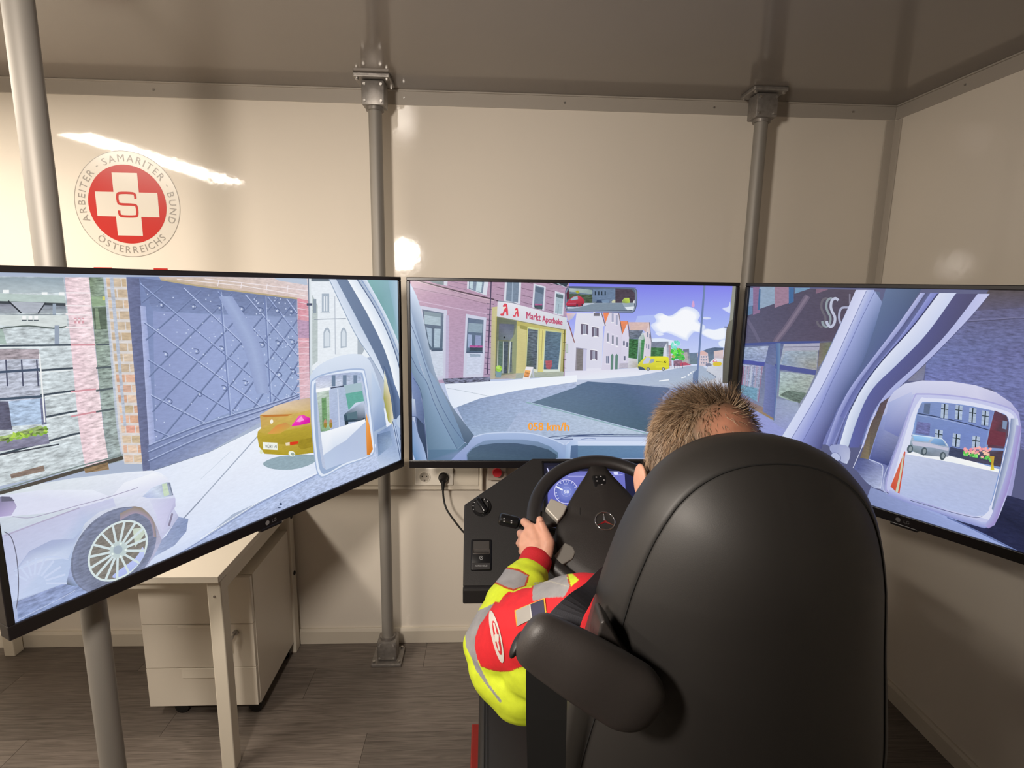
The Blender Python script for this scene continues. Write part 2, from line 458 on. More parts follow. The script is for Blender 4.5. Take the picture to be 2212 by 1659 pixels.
# side rail between the right legs, with black plugs on the rear leg
rl_ = B().box((DX1-.022, (DY0+DY1)/2, DZ-.05), (.03, DY1-DY0-.12, .05)).build('side_rail', WHITEMET, dk)
for zz in (.655, .385):
    B().ball((DX1+.001, DY1-.028, zz), (.006, .011, .011), n=16).build('black_plug', BLACKP, dk, smooth=40)

pd = empty('drawer_pedestal', (-1.075, 2.2, 0), 'cream three-drawer pedestal with a key in its lock under the desk', 'cabinet')
PX0, PX1, PY0, PY1, PZ0, PZ1 = -1.287, -.872, 1.995, 2.40, .055, .60
bb = B(); pt = .016
bb.box((PX0+pt/2, (PY0+PY1)/2, (PZ0+PZ1)/2), (pt, PY1-PY0, PZ1-PZ0)); bb.box((PX1-pt/2, (PY0+PY1)/2, (PZ0+PZ1)/2), (pt, PY1-PY0, PZ1-PZ0))
bb.box(((PX0+PX1)/2, (PY0+PY1)/2, PZ1-pt/2), (PX1-PX0-2*pt, PY1-PY0, pt)); bb.box(((PX0+PX1)/2, (PY0+PY1)/2+.01, PZ0+pt/2), (PX1-PX0-2*pt, PY1-PY0-.02, pt))
bb.box(((PX0+PX1)/2, PY1-pt/2, (PZ0+PZ1)/2), (PX1-PX0-2*pt, pt, PZ1-PZ0-2*pt-.002))
bb.build('cabinet_body', WHITE, pd)
zs = [(.052, .203), (.207, .392), (.396, .597)]
zs = [(.060, .222), (.225, .405), (.408, .597)]
for i, (z0, z1) in enumerate(zs):
    fx0, fx1 = PX0+.002, PX1-.002
    d_ = B().box(((fx0+fx1)/2, PY0-.010, (z0+z1)/2), (fx1-fx0, .018, z1-z0), bev=.0012).build('drawer', WHITE, pd)
    B().box(((fx0+fx1)/2+.005, PY0-.0205, z1-.020 if i == 0 else z1-.006), (.155, .004 if i == 0 else .003, .040 if i == 0 else .010), bev=.001).build('drawer_pull', mat('pull_cream', (.82, .76, .65), rough=.3), d_)
    if i == 1:
        kx, kz = fx1-.065, z1-.032
        lk = B().cyl((kx, PY0-.019, kz), (kx, PY0-.026, kz), .0105, n=24).build('lock', BOLT, d_, smooth=40)
        bb = B(); bb.box((kx, PY0-.036, kz), (.003, .02, .009)); bb.box((kx-.010, PY0-.046, kz-.008), (.020, .003, .022), rot=Matrix.Rotation(.5, 3, 'Y'), bev=.001)
        bb.box((kx-.012, PY0-.046, kz-.045), (.004, .002, .045)); bb.tube([(kx-.012+.008*math.cos(a), PY0-.047, kz-.022+.008*math.sin(a)) for a in [2*PI*q/16 for q in range(16)]], .001, n=6, closed=True)
        bb.build('key', BOLT, d_)
for cx_ in (PX0+.10, PX1-.03):
    for cy_ in (PY0+.03, PY1-.06):
        cs = B().cyl((cx_, cy_-.014, .026), (cx_, cy_+.014, .026), .026, n=20).build('castor', BLACKP, pd, smooth=40)
        B().cyl((cx_, cy_, .040), (cx_, cy_, PZ0+.002), .006, n=10).build('castor_stem', BOLT, cs)
# ------------------------------------------------------------------ screens: television bodies and the pictures they show
def screen_material(name, rough=.25, spec=.35):
    m = bpy.data.materials.new(name); m.use_nodes = True; nt = m.node_tree; b = nt.nodes['Principled BSDF']
    b.inputs['Base Color'].default_value = (.006, .006, .008, 1); b.inputs['Roughness'].default_value = rough; b.inputs['Specular IOR Level'].default_value = spec
    at_ = nt.nodes.new('ShaderNodeAttribute'); at_.attribute_name = 'Col'
    tc = nt.nodes.new('ShaderNodeTexCoord')
    n = nt.nodes.new('ShaderNodeTexNoise'); n.inputs['Scale'].default_value = 150; n.inputs['Detail'].default_value = 3; n.inputs['Roughness'].default_value = .6
    mp = nt.nodes.new('ShaderNodeMapping'); mp.inputs['Scale'].default_value = (.40, .40, 1.35)
    nt.links.new(tc.outputs['Object'], mp.inputs[0]); nt.links.new(mp.outputs[0], n.inputs['Vector'])
    s1 = nt.nodes.new('ShaderNodeMath'); s1.operation = 'SUBTRACT'; s1.inputs[1].default_value = .5; nt.links.new(n.outputs[0], s1.inputs[0])
    m1 = nt.nodes.new('ShaderNodeMath'); m1.operation = 'MULTIPLY'; nt.links.new(s1.outputs[0], m1.inputs[0]); nt.links.new(at_.outputs['Alpha'], m1.inputs[1])
    a1 = nt.nodes.new('ShaderNodeMath'); a1.operation = 'MULTIPLY_ADD'; a1.inputs[1].default_value = 5.0; a1.inputs[2].default_value = 1.0; nt.links.new(m1.outputs[0], a1.inputs[0])
    c1 = nt.nodes.new('ShaderNodeClamp'); c1.inputs[1].default_value = .15; c1.inputs[2].default_value = 2.0; nt.links.new(a1.outputs[0], c1.inputs[0])
    v = nt.nodes.new('ShaderNodeVectorMath'); v.operation = 'SCALE'; nt.links.new(at_.outputs['Color'], v.inputs[0]); nt.links.new(c1.outputs[0], v.inputs['Scale'])
    nt.links.new(v.outputs[0], b.inputs['Emission Color']); b.inputs['Emission Strength'].default_value = 1.0
    return m
SCREENM = screen_material('screen_picture')

class Painter:
    "flat picture made of coloured polygons lying in a rectangle of the screen plane; coordinates are given as read from crops of the photograph"
    def __init__(s, org, ux, uy, W, H, step=1.1e-5):
        s.o, s.ux, s.uy, s.W, s.H = Vector(org), Vector(ux), Vector(uy), W, H
        s.n = s.ux.cross(s.uy).normalized(); s.V = []; s.F = []; s.C = []; s.layer = 0; s.step = step; s.T = (0, 0, 1)
    def view(s, ox, oy, k): s.T = (ox, oy, k)
    def m(s, p):
        q = atplane(s.T[0]+p[0]/s.T[2], s.T[1]+p[1]/s.T[2], s.o, s.n)-s.o
        return (q.dot(s.ux), q.dot(s.uy))
    mw = 0
    def col(s, c, a=0):
        k = s.mw; h = ''.join('%02x' % round(int(c[i:i+2], 16)*(1-k)+252*k) for i in (0, 2, 4))
        return (*srgb(h), a)
    def _clip(s, P):
        # P: list of (x, y, (r,g,b,a)); Sutherland-Hodgman against the rectangle
        for ax, lim, sg in ((0, 0, 1), (0, s.W, -1), (1, 0, 1), (1, s.H, -1)):
            out = []; n = len(P)
            if n == 0: return []
            for i in range(n):
                a, b = P[i-1], P[i]; da, db = sg*(a[ax]-lim), sg*(b[ax]-lim)
                if (da >= 0) != (db >= 0):
                    t = da/(da-db); out.append((a[0]+(b[0]-a[0])*t, a[1]+(b[1]-a[1])*t, tuple(x+(y-x)*t for x, y in zip(a[2], b[2]))))
                if db >= 0: out.append(b)
            P = out
        return P
    def _emit(s, P):
        P = s._clip(P)
        if len(P) < 3: return
        i0 = len(s.V); z = s.layer*s.step
        s.V += [s.o+s.ux*p[0]+s.uy*p[1]+s.n*z for p in P]; s.F.append(tuple(range(i0, i0+len(P)))); s.C += [p[2] for p in P]
    def raw(s, pts, cols): s._emit([(x, y, c) for (x, y), c in zip(pts, cols)])
    def base(s, c, a=0): s.raw([(0, 0), (s.W, 0), (s.W, s.H), (0, s.H)], [s.col(c, a)]*4); s.layer += 1
    def poly(s, pts, c, a=0, sm=0):
        s.layer += 1
        if sm:
            if isinstance(c, (list, tuple)):
                k = [s.col(x, a) for x in c]; n = len(k)
                cs_ = [tuple(p+(q-p)*j/sm for p, q in zip(k[i], k[(i+1) % n])) for i in range(n) for j in range(sm)]
            pts = [(v.x, v.y) for v in catmull([(p[0], p[1], 0) for p in pts], sm, closed=True)]
            if isinstance(c, (list, tuple)): s.raw([s.m(p) for p in pts], cs_); return
        cs = [s.col(x, a) for x in c] if isinstance(c, (list, tuple)) else [s.col(c, a)]*len(pts)
        s.raw([s.m(p) for p in pts], cs)
    def rect(s, x0, y0, x1, y1, c, a=0): s.poly([(x0, y0), (x1, y0), (x1, y1), (x0, y1)], c, a)
    def strip(s, A, Bp, cA, cB=None, a=0, n=24, cE=None):
        "band between two polylines; cA/cB colours along A and B sides; cE optional (end colours)"
        s.layer += 1
        def res(L):
            L = catmull([(p[0], p[1], 0) for p in L], 8) if len(L) > 2 else [Vector((*p, 0)) for p in L]
            d = [0]
            for u, v in zip(L, L[1:]): d.append(d[-1]+(v-u).length)
            o = []; j = 0
            for i in range(n+1):
                t = d[-1]*i/n
                while j < len(L)-2 and d[j+1] < t: j += 1
                k = (t-d[j])/max(d[j+1]-d[j], 1e-9); q = L[j].lerp(L[j+1], min(k, 1)); o.append((q.x, q.y))
            return o
        A, Bp = res(A), res(Bp); cB = cB or cA
        a0, b0 = s.col(cA, a), s.col(cB, a); a1, b1 = (s.col(cE[0], a), s.col(cE[1], a)) if cE else (a0, b0)
        mix = lambda x, y, t: tuple(p+(q-p)*t for p, q in zip(x, y))
        MA, MB = [s.m(p) for p in A], [s.m(p) for p in Bp]
        for i in range(n):
            t0, t1 = i/n, (i+1)/n
            s.raw([MA[i], MA[i+1], MB[i+1], MB[i]], [mix(a0, a1, t0), mix(a0, a1, t1), mix(b0, b1, t1), mix(b0, b1, t0)])
    def line(s, pts, wd, c, a=0, sm=0):
        s.layer += 1
        if sm: pts = [(v.x, v.y) for v in catmull([(p[0], p[1], 0) for p in pts], sm)]
        pp = [Vector(p) for p in pts]; L = []; R = []
        for i, p in enumerate(pp):
            d = pp[min(i+1, len(pp)-1)]-pp[max(i-1, 0)]
            if d.length < 1e-9: continue
            d.normalize(); nn = Vector((-d.y, d.x))*wd/2; L.append(s.m(p+nn)); R.append(s.m(p-nn))
        cc = s.col(c, a)
        for i in range(len(L)-1): s.raw([L[i], L[i+1], R[i+1], R[i]], [cc]*4)
    def ell(s, cx, cy, rx, ry, rot=0, c='ffffff', a=0, n=40, ring=None, a0=0, a1=360, c2=None):
        "ellipse or elliptic ring (ring = inner radius factor)"
        s.layer += 1; r = math.radians(rot); cr, sr = math.cos(r), math.sin(r)
        P = lambda k, t: (cx+cr*rx*k*math.cos(t)-sr*ry*k*math.sin(t), cy+sr*rx*k*math.cos(t)+cr*ry*k*math.sin(t))
        ts = [math.radians(a0+(a1-a0)*i/n) for i in range(n+1)]
        cc = s.col(c, a); ci = s.col(c2, a) if c2 else cc; k0 = ring or 0
        for u, v in zip(ts, ts[1:]):
            if k0: s.raw([s.m(P(1, u)), s.m(P(1, v)), s.m(P(k0, v)), s.m(P(k0, u))], [cc, cc, ci, ci])
            else: s.raw([s.m(P(1, u)), s.m(P(1, v)), s.m((cx, cy))], [cc, cc, ci])
    def quadmap(s, q):
        "bilinear-projective map of the unit square onto crop quad q = (TL, TR, BR, BL)"
        (x0, y0), (x1, y1), (x2, y2), (x3, y3) = q
        dx1, dx2, dy1, dy2 = x1-x2, x3-x2, y1-y2, y3-y2; sx, sy = x0-x1+x2-x3, y0-y1+y2-y3
        den = dx1*dy2-dx2*dy1; g = (sx*dy2-dx2*sy)/den; h = (dx1*sy-sx*dy1)/den
        A_ = (x1-x0+g*x1, x3-x0+h*x3, x0); B_ = (y1-y0+g*y1, y3-y0+h*y3, y0)
        return lambda u, v: ((A_[0]*u+A_[1]*v+A_[2])/(g*u+h*v+1), (B_[0]*u+B_[1]*v+B_[2])/(g*u+h*v+1))
    def text(s, st, q, c, space=1.0, bold=0):
        if bold:
            for dx, dy in ((-bold, 0), (bold, 0), (0, bold), (0, -bold)): s.text(st, [(x+dx, y+dy) for x, y in q], c, space)
        s.layer += 1; vs, fs, W, H = text_geo(st, space); f = s.quadmap(q); cc = s.col(c)
        P = [s.m(f(x/W, 1-y/H)) for x, y in vs]
        for fc in fs: s.raw([P[i] for i in fc], [cc]*len(fc))
    def build(s, name, parent, m=None):
        me = bpy.data.meshes.new(name); me.from_pydata(s.V, [], s.F)
        ca = me.color_attributes.new('Col', 'FLOAT_COLOR', 'CORNER')
        flat = []
        for p in me.polygons:
            for vi in p.vertices: flat += s.C[vi]
        ca.data.foreach_set('color', flat)
        return link(name, me, m or SCREENM, parent)

BEZ = mat('tv_bezel', (.012, .010, .011), rough=.32, spec=.5)
BACKM = mat('tv_back', (.018, .017, .018), rough=.55)
LOGO = mat('tv_logo_grey', (.22, .21, .21), rough=.4)
SW, SH, BZ, BB = 1.192, .670, .013, .030
def tv(p_left, p_right, label):
    "p_left/p_right: outer bottom corners as seen from the front (world xy)"
    pl, pr_ = Vector((*p_left, .995)), Vector((*p_right, .995))
    ux = (pr_-pl).normalized(); uz = Vector((0, 0, 1)); n = ux.cross(uz)   # n points to the viewer
    W = SW+2*BZ; Hh = SH+BZ+BB; c = (pl+pr_)/2; org = c-ux*(W/2)
    e = empty('television', (c.x, c.y, .995), label, 'television', 'three screens of the driving simulator')
    R3 = Matrix((ux, -n, uz)).transposed()
    def P(x, z, d): return org+ux*x+uz*z+n*d
    bb = B()
    for (x0, z0, x1, z1) in ((0, 0, W, BB), (0, Hh-BZ, W, Hh), (0, BB, BZ, Hh-BZ), (W-BZ, BB, W, Hh-BZ)):
        bb.box(P((x0+x1)/2, (z0+z1)/2, -.018), (x1-x0, .036, z1-z0), rot=R3)
    bb.build('bezel', BEZ, e, bev=.002, seg=2)
    bb = B(); bb.box(P(W/2, Hh/2, -.030), (W-.01, .028, Hh-.01), rot=R3, bev=.004)
    bb.box(P(W/2, Hh*.36, -.052), (W*.62, .04, Hh*.52), rot=R3, bev=.012)
    bb.build('back_housing', BACKM, e)
    tab = B().box(P(W/2, -.004, -.012), (.075, .02, .010), rot=R3, bev=.003).build('sensor_tab', BEZ, e)
    lg = B(); zz = BB*.45
    n0 = 20
    lg.bm.faces.new([lg.bm.verts.new(P(W/2-.016+.0068*math.cos(2*PI*k/n0), zz+.0068*math.sin(2*PI*k/n0), .0004)) for k in range(n0)])
    bt = text_mesh('LG', P(W/2+.007, zz, .0004), ux, uz, .0095); mm = bpy.data.meshes.new('t'); bt.to_mesh(mm); bt.free(); lg.bm.from_mesh(mm)
    lg.build('brand_mark', LOGO, e)
    # wall mount arm back to the pole side
    B().box(P(W/2, Hh*.5, -.10), (.20, .06, .20), rot=R3, bev=.004).build('mount_plate', BACKM, e)
    return e, Painter(P(BZ, BB, -.011), ux, uz, SW, SH), P
TVL, PL_, _ = tv((-.913, 1.019), (-.309, 2.079), 'television showing an iron gate and parked cars in front of the desk')
TVC, PC_, _ = tv((-.2885, 2.057), (.9295, 2.057), 'middle television showing the street with the pharmacy')
TVR, PR_, _ = tv((.9500, 2.060), (.9500+.5*1.218, 2.060-.866*1.218), 'television showing a large side mirror beside the right wall')
# ================================================================== left screen picture
S = PL_
S.base('aab6cc')
S.view(0, 580, 4.88)
# stone house
S.poly([(-700, 80), (670, 90), (870, 1659), (900, 2100), (-500, 2400)], 'c6d0d4', .42)
S.poly([(-700, 90), (668, 92), (680, 255), (-700, 270)], ['98a5ad', '8fa0ac', 'b5c2c8', 'b0bcc0'], .1)
for x0, x1, yy in ((30, 95, 225), (440, 500, 250), (620, 678, 250)): S.rect(x0, yy, x1, yy+35, 'f2f5f5')
S.poly([(-700, 240), (680, 285), (690, 365), (-700, 320)], 'b8c8c4', .1)
S.poly([(-700, 320), (690, 365), (692, 395), (-700, 345)], '3f474d')
S.poly([(-700, 345), (692, 395), (700, 470), (-700, 470)], ['8d8a9c', '7f8894', 'a0aab0', '9aa0ac'], .2)
S.poly([(90, 350), (470, 360), (400, 470), (220, 470)], 'aeb4bf', .1)
S.line([(85, 340), (225, 470)], 16, '2d333a'); S.line([(480, 360), (400, 475)], 14, '343a42')
S.rect(555, 370, 590, 640, '9aa8b8'); S.line([(0, 480), (700, 490)], 6, '6d7780')
S.poly([(0, 490), (700, 495), (710, 630), (0, 600)], 'd3dbda', .1)
for x in (235, 300, 360): S.rect(x, 500, x+40, 540, 'f5f6f6'); S.rect(x-5, 540, x+45, 555, '5a646a')
S.line([(0, 640), (60, 625), (300, 605), (560, 630), (700, 610)], 14, '56625f', sm=4)
S.rect(575, 600, 625, 810, '97a3b5')
S.poly([(-300, 640), (30, 640), (70, 800), (-300, 800)], 'a8bcb4', .2)
rows = [(815, 805), (1105, 1050), (1395, 1290), (1660, 1510), (1960, 1750)]
for a, b in rows:
    S.line([(-600, a+(a-b)*.8), (760, b), (1235, b-(a-b)*.4)], 20, '3e4a55'); S.line([(-600, a+(a-b)*.8+22), (760, b+22), (1235, b-(a-b)*.4+22)], 8, 'eef3f3')
# windows in the stone wall
S.poly([(-600, 870), (400, 850), (440, 1640), (-600, 1700)], 'b6bccb', .5)
S.poly([(-600, 840), (410, 850), (415, 950), (-600, 980)], 'a99fa6', .5)
for x in (60, 225, 385): S.line([(x, 960), (x+18, 1240)], 16, '4c5268')
S.line([(-600, 1130), (420, 1065)], 26, '44546a'); S.line([(-600, 1420), (470, 1345)], 26, '425467')
S.poly([(-600, 1410), (85, 1400), (130, 1700), (-600, 1700)], '5d5f74', .4)
S.poly([(90, 1400), (430, 1370), (450, 1640), (120, 1660)], 'afc4de', .4)
S.poly([(420, 1370), (470, 1365), (490, 1640), (440, 1650)], '6d7390', .3)
S.line([(415, 900), (470, 1620)], 16, 'eef0f0')
S.mw = .15
# pale pink ghost strip, dark green strip
S.strip([(680, 92), (745, 800), (830, 1659), (905, 2140)], [(935, 92), (1000, 800), (1085, 1659), (1150, 2020)], 'e3c6ce', 'e9d2d6', .35)
for k, (ya, yb) in enumerate(((255, 258), (390, 395), (480, 492), (620, 628))): S.line([(690, ya), (960, yb)], 14, 'f3e7ea')
for xx in (780, 820, 860): S.rect(xx, 520, xx+26, 580, 'cf8f9a'); S.rect(xx+3, 530, xx+22, 548, 'f3dfe2')
for a, b in ((805, 803), (1300, 1270), (1560, 1510)): S.line([(745, a), (1010, b)], 18, 'c9848f')
S.strip([(937, 92), (1003, 800), (1088, 1659), (1150, 2060)], [(1100, 92), (1155, 800), (1245, 1659), (1300, 2020)], '6d8263', '7d9180', .55, cE=('8c9ca0', '93a3a0'))
S.poly([(960, 300), (1105, 290), (1112, 395), (970, 400)], '7f9a76', .2); S.poly([(975, 410), (1120, 405), (1125, 640), (1000, 640)], '3f4f3d', .3)
S.rect(1078, 295, 1105, 335, 'c8c85a'); S.poly([(1000, 420), (1030, 420), (1060, 640), (1010, 640)], '6f8568', .2)
for a, b in ((800, 800), (1050, 1035), (1290, 1260), (1510, 1480)): S.line([(1010, a), (1200, b)], 20, '37444a')
S.strip([(1085, 92), (1150, 800), (1225, 1659), (1290, 2040)], [(1115, 92), (1180, 800), (1250, 1659), (1305, 2030)], 'a9b4c4', 'b9c4d4', .2)
# brick pier
S.mw = .22
S.strip([(1112, 92), (1175, 800), (1250, 1659), (1310, 2060)], [(1330, 95), (1395, 800), (1468, 1659), (1515, 2060)], 'cdc6c4', 'd0cac8', .1)
f = S.quadmap([(1190, 95), (1335, 95), (1515, 2060), (1395, 2060)])
f = S.quadmap([(1112, 92), (1330, 95), (1515, 2060), (1310, 2060)])
for r in range(18):
    v0, v1 = r/18+.006, (r+1)/18-.009
    xs = [.0, .48, 1.0] if r % 2 else [0, .24, .74, 1.0]
    for i, (u0, u1) in enumerate(zip(xs, xs[1:])):
        c = random.choice(['c9916f', 'd8a284', 'cdb08e', 'b9a077', 'd9b79a', 'c9987e', 'd98f78'] if r > 8 else ['b9a080', 'c3ab8c', 'cbaa88', 'b89c74', 'cab295'])
        S.poly([f(u0+.02, v0), f(u1-.03, v0), f(u1-.03, v1), f(u0+.02, v1)], c, .2)
S.strip([(1150, 92), (1300, 1659)], [(1190, 92), (1330, 1659)], 'a8b2c4', a=.2); 
# gate
S.mw = .12
S.view(0, 0, 1)
gq = [(272, 596), (640, 644), (646, 858), (318, 1016)]
S.poly([(272, 598), (345, 598), (640, 642), (646, 858), (560, 905), (318, 1020)], ['5b6b9a', '7486b5', '7080a8', '8ba0c8', '8da0cc', '7080ae'], .06)
S.poly([(300, 600), (430, 615), (641, 644), (640, 684), (430, 676), (330, 672)], ['56648e', '5d6c98', '606f96', '6c7ca4', '7080ac', '6f7fae'], .12)
S.poly([(330, 672), (430, 678), (640, 686), (646, 856), (500, 890), (335, 950)], ['7e8cbc', '8796c6', '8192bc', '8ea2cc', '8e9fd0', '7f8ebd'], .06)
S.strip([(272, 600), (308, 1020)], [(300, 600), (326, 1012)], '5a6188', '50587f', .2)
S.strip([(302, 660), (324, 1010)], [(314, 662), (338, 1002)], 'a3aed8', '8f9ccc', .1)
g = S.quadmap([(302, 612), (640, 648), (645, 850), (335, 962)])
def gl(u0, v0, u1, v1, wd, c): S.line([g(u0, v0), g((u0+u1)/2, (v0+v1)/2), g(u1, v1)], wd, c)
for pas, (dw, dc, off) in enumerate(((3.2, '4d5d8c', 2), (2.0, 'a9b8e0', 0))):
    for k in range(-4, 9):
        u0, v0, u1, v1 = k/5.6, 0, k/5.6+.80, 1
        def clipu(u0, v0, u1, v1):
            t0, t1 = 0, 1; d = u1-u0
            ta, tb = (0-u0)/d, (1-u0)/d
            if d < 0: ta, tb = tb, ta
            t0, t1 = max(0, ta), min(1, tb)
            return None if t0 >= t1 else (u0+d*t0, v0+(v1-v0)*t0, u0+d*t1, v0+(v1-v0)*t1)
        c1 = clipu(u0, v0, u1, v1)
        if c1:
            a, b = g(c1[0], c1[1]), g(c1[2], c1[3]); S.line([(a[0]+off*.4, a[1]+off), (b[0]+off*.4, b[1]+off)], dw, dc if k % 2 else ('93a5d2' if pas else dc))
        c2 = clipu(u0+.80, v0, u1-.80, v1)
        if c2:
            a, b = g(c2[0], c2[1]), g(c2[2], c2[3]); S.line([(a[0]+off*.4, a[1]+off), (b[0]+off*.4, b[1]+off)], dw*.8, '54648f' if pas == 0 else '6f80ac')
for i in range(7):
    for j in range(3):
        x, y_ = g((i+.5)/5.6*.8, .12+.31*j); S.ell(x, y_, 8, 6, 20, '45557f', ring=.72, n=16, a0=-150, a1=80); S.ell(x+1, y_, 2.2, 2, 0, 'c3cee8', n=8)
random.seed(3)
for k in range(150):
    x, y_ = g(random.random(), random.random()); S.ell(x, y_, 1.5, 1.4, 0, 'bccaea', n=6); 
for u in (.365, .68): 
    a, b = g(u, 0), g(u+.02, 1); S.line([a, b], 2.2, '5f70a2'); S.line([(a[0]+3, a[1]), (b[0]+3, b[1])], 1.4, 'a3b4dc')
S.strip([(470, 640), (520, 740), (552, 850)], [(486, 640), (540, 740), (566, 850)], '8595c2', '94a4cf', .03); S.strip([(486, 640), (540, 740), (566, 850)], [(500, 640), (558, 740), (580, 850)], '94a4cf', '8595c2', .03)
# lower rails of the gate
S.poly([(318, 962), (430, 918), (560, 880), (646, 852), (646, 866), (560, 912), (450, 975), (322, 1018)], ['6c7aa8', '7c8cba', '8d9dc8', '93a4cc', 'a8a8c8', '98a4c8', '8694bc', '6876a0'], .15)
for d in (0, 14, 34): S.line([(318, 964+d), (430, 920+d*.8), (560, 880+d*.6), (644, 852+d*.3)], 2.6, '55648f', sm=4); S.line([(318, 961+d), (430, 917+d*.8), (560, 877+d*.6), (644, 850+d*.3)], 1.4, 'a9b8dd', sm=4)
S.line([(322, 1020), (450, 978), (560, 925)], 5, '5c6a84')
S.mw = 0
# lintel and right pier of brick
S.poly([(340, 598), (692, 598), (668, 655), (640, 646), (430, 617), (345, 604)], ['c9b8b2', 'e0d4da', 'e6c8cc', 'dcc8c4', 'd8c6c4', 'c8b49c'], .15)
S.line([(345, 604), (430, 618), (640, 645)], 3.5, 'b8a884')
S.line([(380, 603), (520, 617), (664, 640)], 1.5, 'f0e8ea'); S.line([(440, 602), (560, 615), (664, 628)], 1.5, 'efe6ea')
for xx in (470, 520, 575, 620): S.line([(xx, 606+(xx-470)*.07), (xx-2, 618+(xx-470)*.09)], 1.5, 'efe6ea')
S.poly([(588, 600), (660, 600), (662, 616), (600, 606)], 'b8c4d6')
S.poly([(640, 644), (667, 650), (668, 858), (646, 862)], ['d58f9c', 'd99aa6', 'dcc0ca', 'dcb8c0'], .2)
for k in range(15): S.line([(640, 652+k*14), (668, 657+k*13.4)], 1.3, 'e9d2dc')
S.poly([(640, 690), (668, 694), (668, 730), (642, 730)], 'b999b4', .2)
# white town house
S.poly([(668, 600), (720, 600), (800, 770), (690, 800), (668, 800)], 'e6ecf2', .05)
S.poly([(672, 636), (684, 660), (684, 680), (684, 780), (672, 790)], 'b9c4c4', .1)
S.rect(693, 634, 709, 674, 'a7b4c2'); S.rect(697, 640, 700, 672, 'e4eaf0'); S.rect(702, 640, 705, 672, 'e4eaf0'); S.rect(690, 674, 711, 677, 'ccd4dc')
for xc, wd in ((704, 7.5), (740, 6.5)):
    S.poly([(xc-wd, 752), (xc-wd, 718), (xc-wd*.6, 710), (xc, 707), (xc+wd*.6, 710), (xc+wd, 718), (xc+wd, 750)], 'a9b5c2'); S.poly([(xc-wd+2, 748), (xc-wd+2, 720), (xc, 711), (xc+wd-2, 720), (xc+wd-2, 748)], 'd4dde6')
S.line([(676, 690), (745, 688)], 1.6, '8d96a4'); S.line([(721, 640), (722, 765)], 1.6, 'b4bcc8')
S.rect(674, 646, 681, 676, '8d9aa6'); S.poly([(770, 728), (785, 755), (780, 765), (770, 765)], 'aab4be')
S.poly([(670, 600), (710, 600), (712, 608), (670, 608)], '6c7884')
S.strip([(662, 598), (668, 820)], [(669, 598), (673, 820)], 'c6d2da', 'dfe6ea')
S.line([(664, 598), (667, 820)], 1.5, '4a5570'); S.rect(660, 655, 672, 660, '4a5068')
# van door pillar bands
S.poly([(786, 600), (868, 600), (872, 830), (840, 740), (810, 660)], ['84b4b4', '93b4c6', 'a9c6da', '79a8aa', '72a4a4'])
S.strip([(835, 600), (850, 680), (870, 790)], [(870, 600), (870, 700), (874, 860)], '8fb4c4', 'c3d4ea')
S.strip([(706, 600), (762, 716), (800, 775), (830, 830), (842, 905), (846, 1010)], [(728, 600), (775, 700), (812, 760), (842, 825), (858, 905), (866, 1010)], 'd8e2f0', 'c3d0e4')
S.strip([(722, 600), (775, 700), (818, 785), (838, 845), (852, 930)], [(748, 600), (795, 685), (832, 765), (850, 835), (862, 930)], '7688a4', '70829e', cE=('4a5f80', '4d6184'))
S.strip([(746, 600), (795, 685), (832, 765), (855, 850), (862, 905)], [(770, 600), (815, 675), (850, 755), (868, 830), (872, 905)], 'f0f5fa', 'd3deec')
S.strip([(768, 600), (815, 675), (850, 755), (872, 830)], [(788, 600), (832, 680), (862, 750), (874, 800)], '9fb0c8', 'dbe6f4')
S.line([(767, 600), (814, 675), (850, 757), (872, 842)], 2, '56688a', sm=6); S.line([(776, 600), (822, 677), (856, 757), (873, 812)], 2, '8aa0c4', sm=6)
S.line([(707, 600), (763, 717), (801, 776), (830, 832), (842, 908)], 1.6, '8ea0b8', sm=6)
S.strip([(826, 790), (845, 850), (852, 905), (860, 960)], [(834, 795), (858, 850), (868, 905), (870, 950)], '45587a', '6a80a6')
# pavement and road
S.poly([(318, 1020), (450, 976), (560, 922), (668, 880), (700, 900), (842, 880), (846, 1010), (700, 1018), (500, 1110), (430, 1168), (300, 1240), (20, 1420), (0, 1300), (330, 1100)], ['dfe6f6', 'e6ecf8', 'eaf0f8', 'eef2fa', 'eef2fa', 'e8eef8', 'dfe6f4', 'dde6f6', 'dde6f8', 'cfdaf2', 'c0cef0', 'b8c6ea', 'dfe6f6', 'e0e8f8'], .03)
S.poly([(430, 1166), (560, 1085), (690, 1020), (760, 985), (876, 940), (880, 1010), (430, 1210), (300, 1280), (200, 1320), (310, 1240)], ['aebcde', 'a8b8dc', 'acbcde', 'b0c0e0', 'c8d4ec', 'b6c4e4', '9aaad2', '8e9ecb', '8c9ccc', 'a4b2da'], .25)
S.line([(200, 1312), (310, 1238), (430, 1168), (560, 1086), (690, 1021), (750, 992)], 2, '8a98be', sm=4); S.line([(430, 1163), (560, 1081), (690, 1017)], 1.2, 'f2f6fc')
S.line([(430, 1080), (560, 935)], 2.4, 'a4aec0'); S.line([(430, 1080), (395, 1118), (340, 1180)], 2.6, '8e98ac'); S.line([(430, 1035), (495, 975)], 1.2, 'ccd6e4')
S.ell(604, 1088, 3, 2.5, 0, '3c4a66'); S.ell(601, 1096, 3, 1.5, 0, '4a5874')
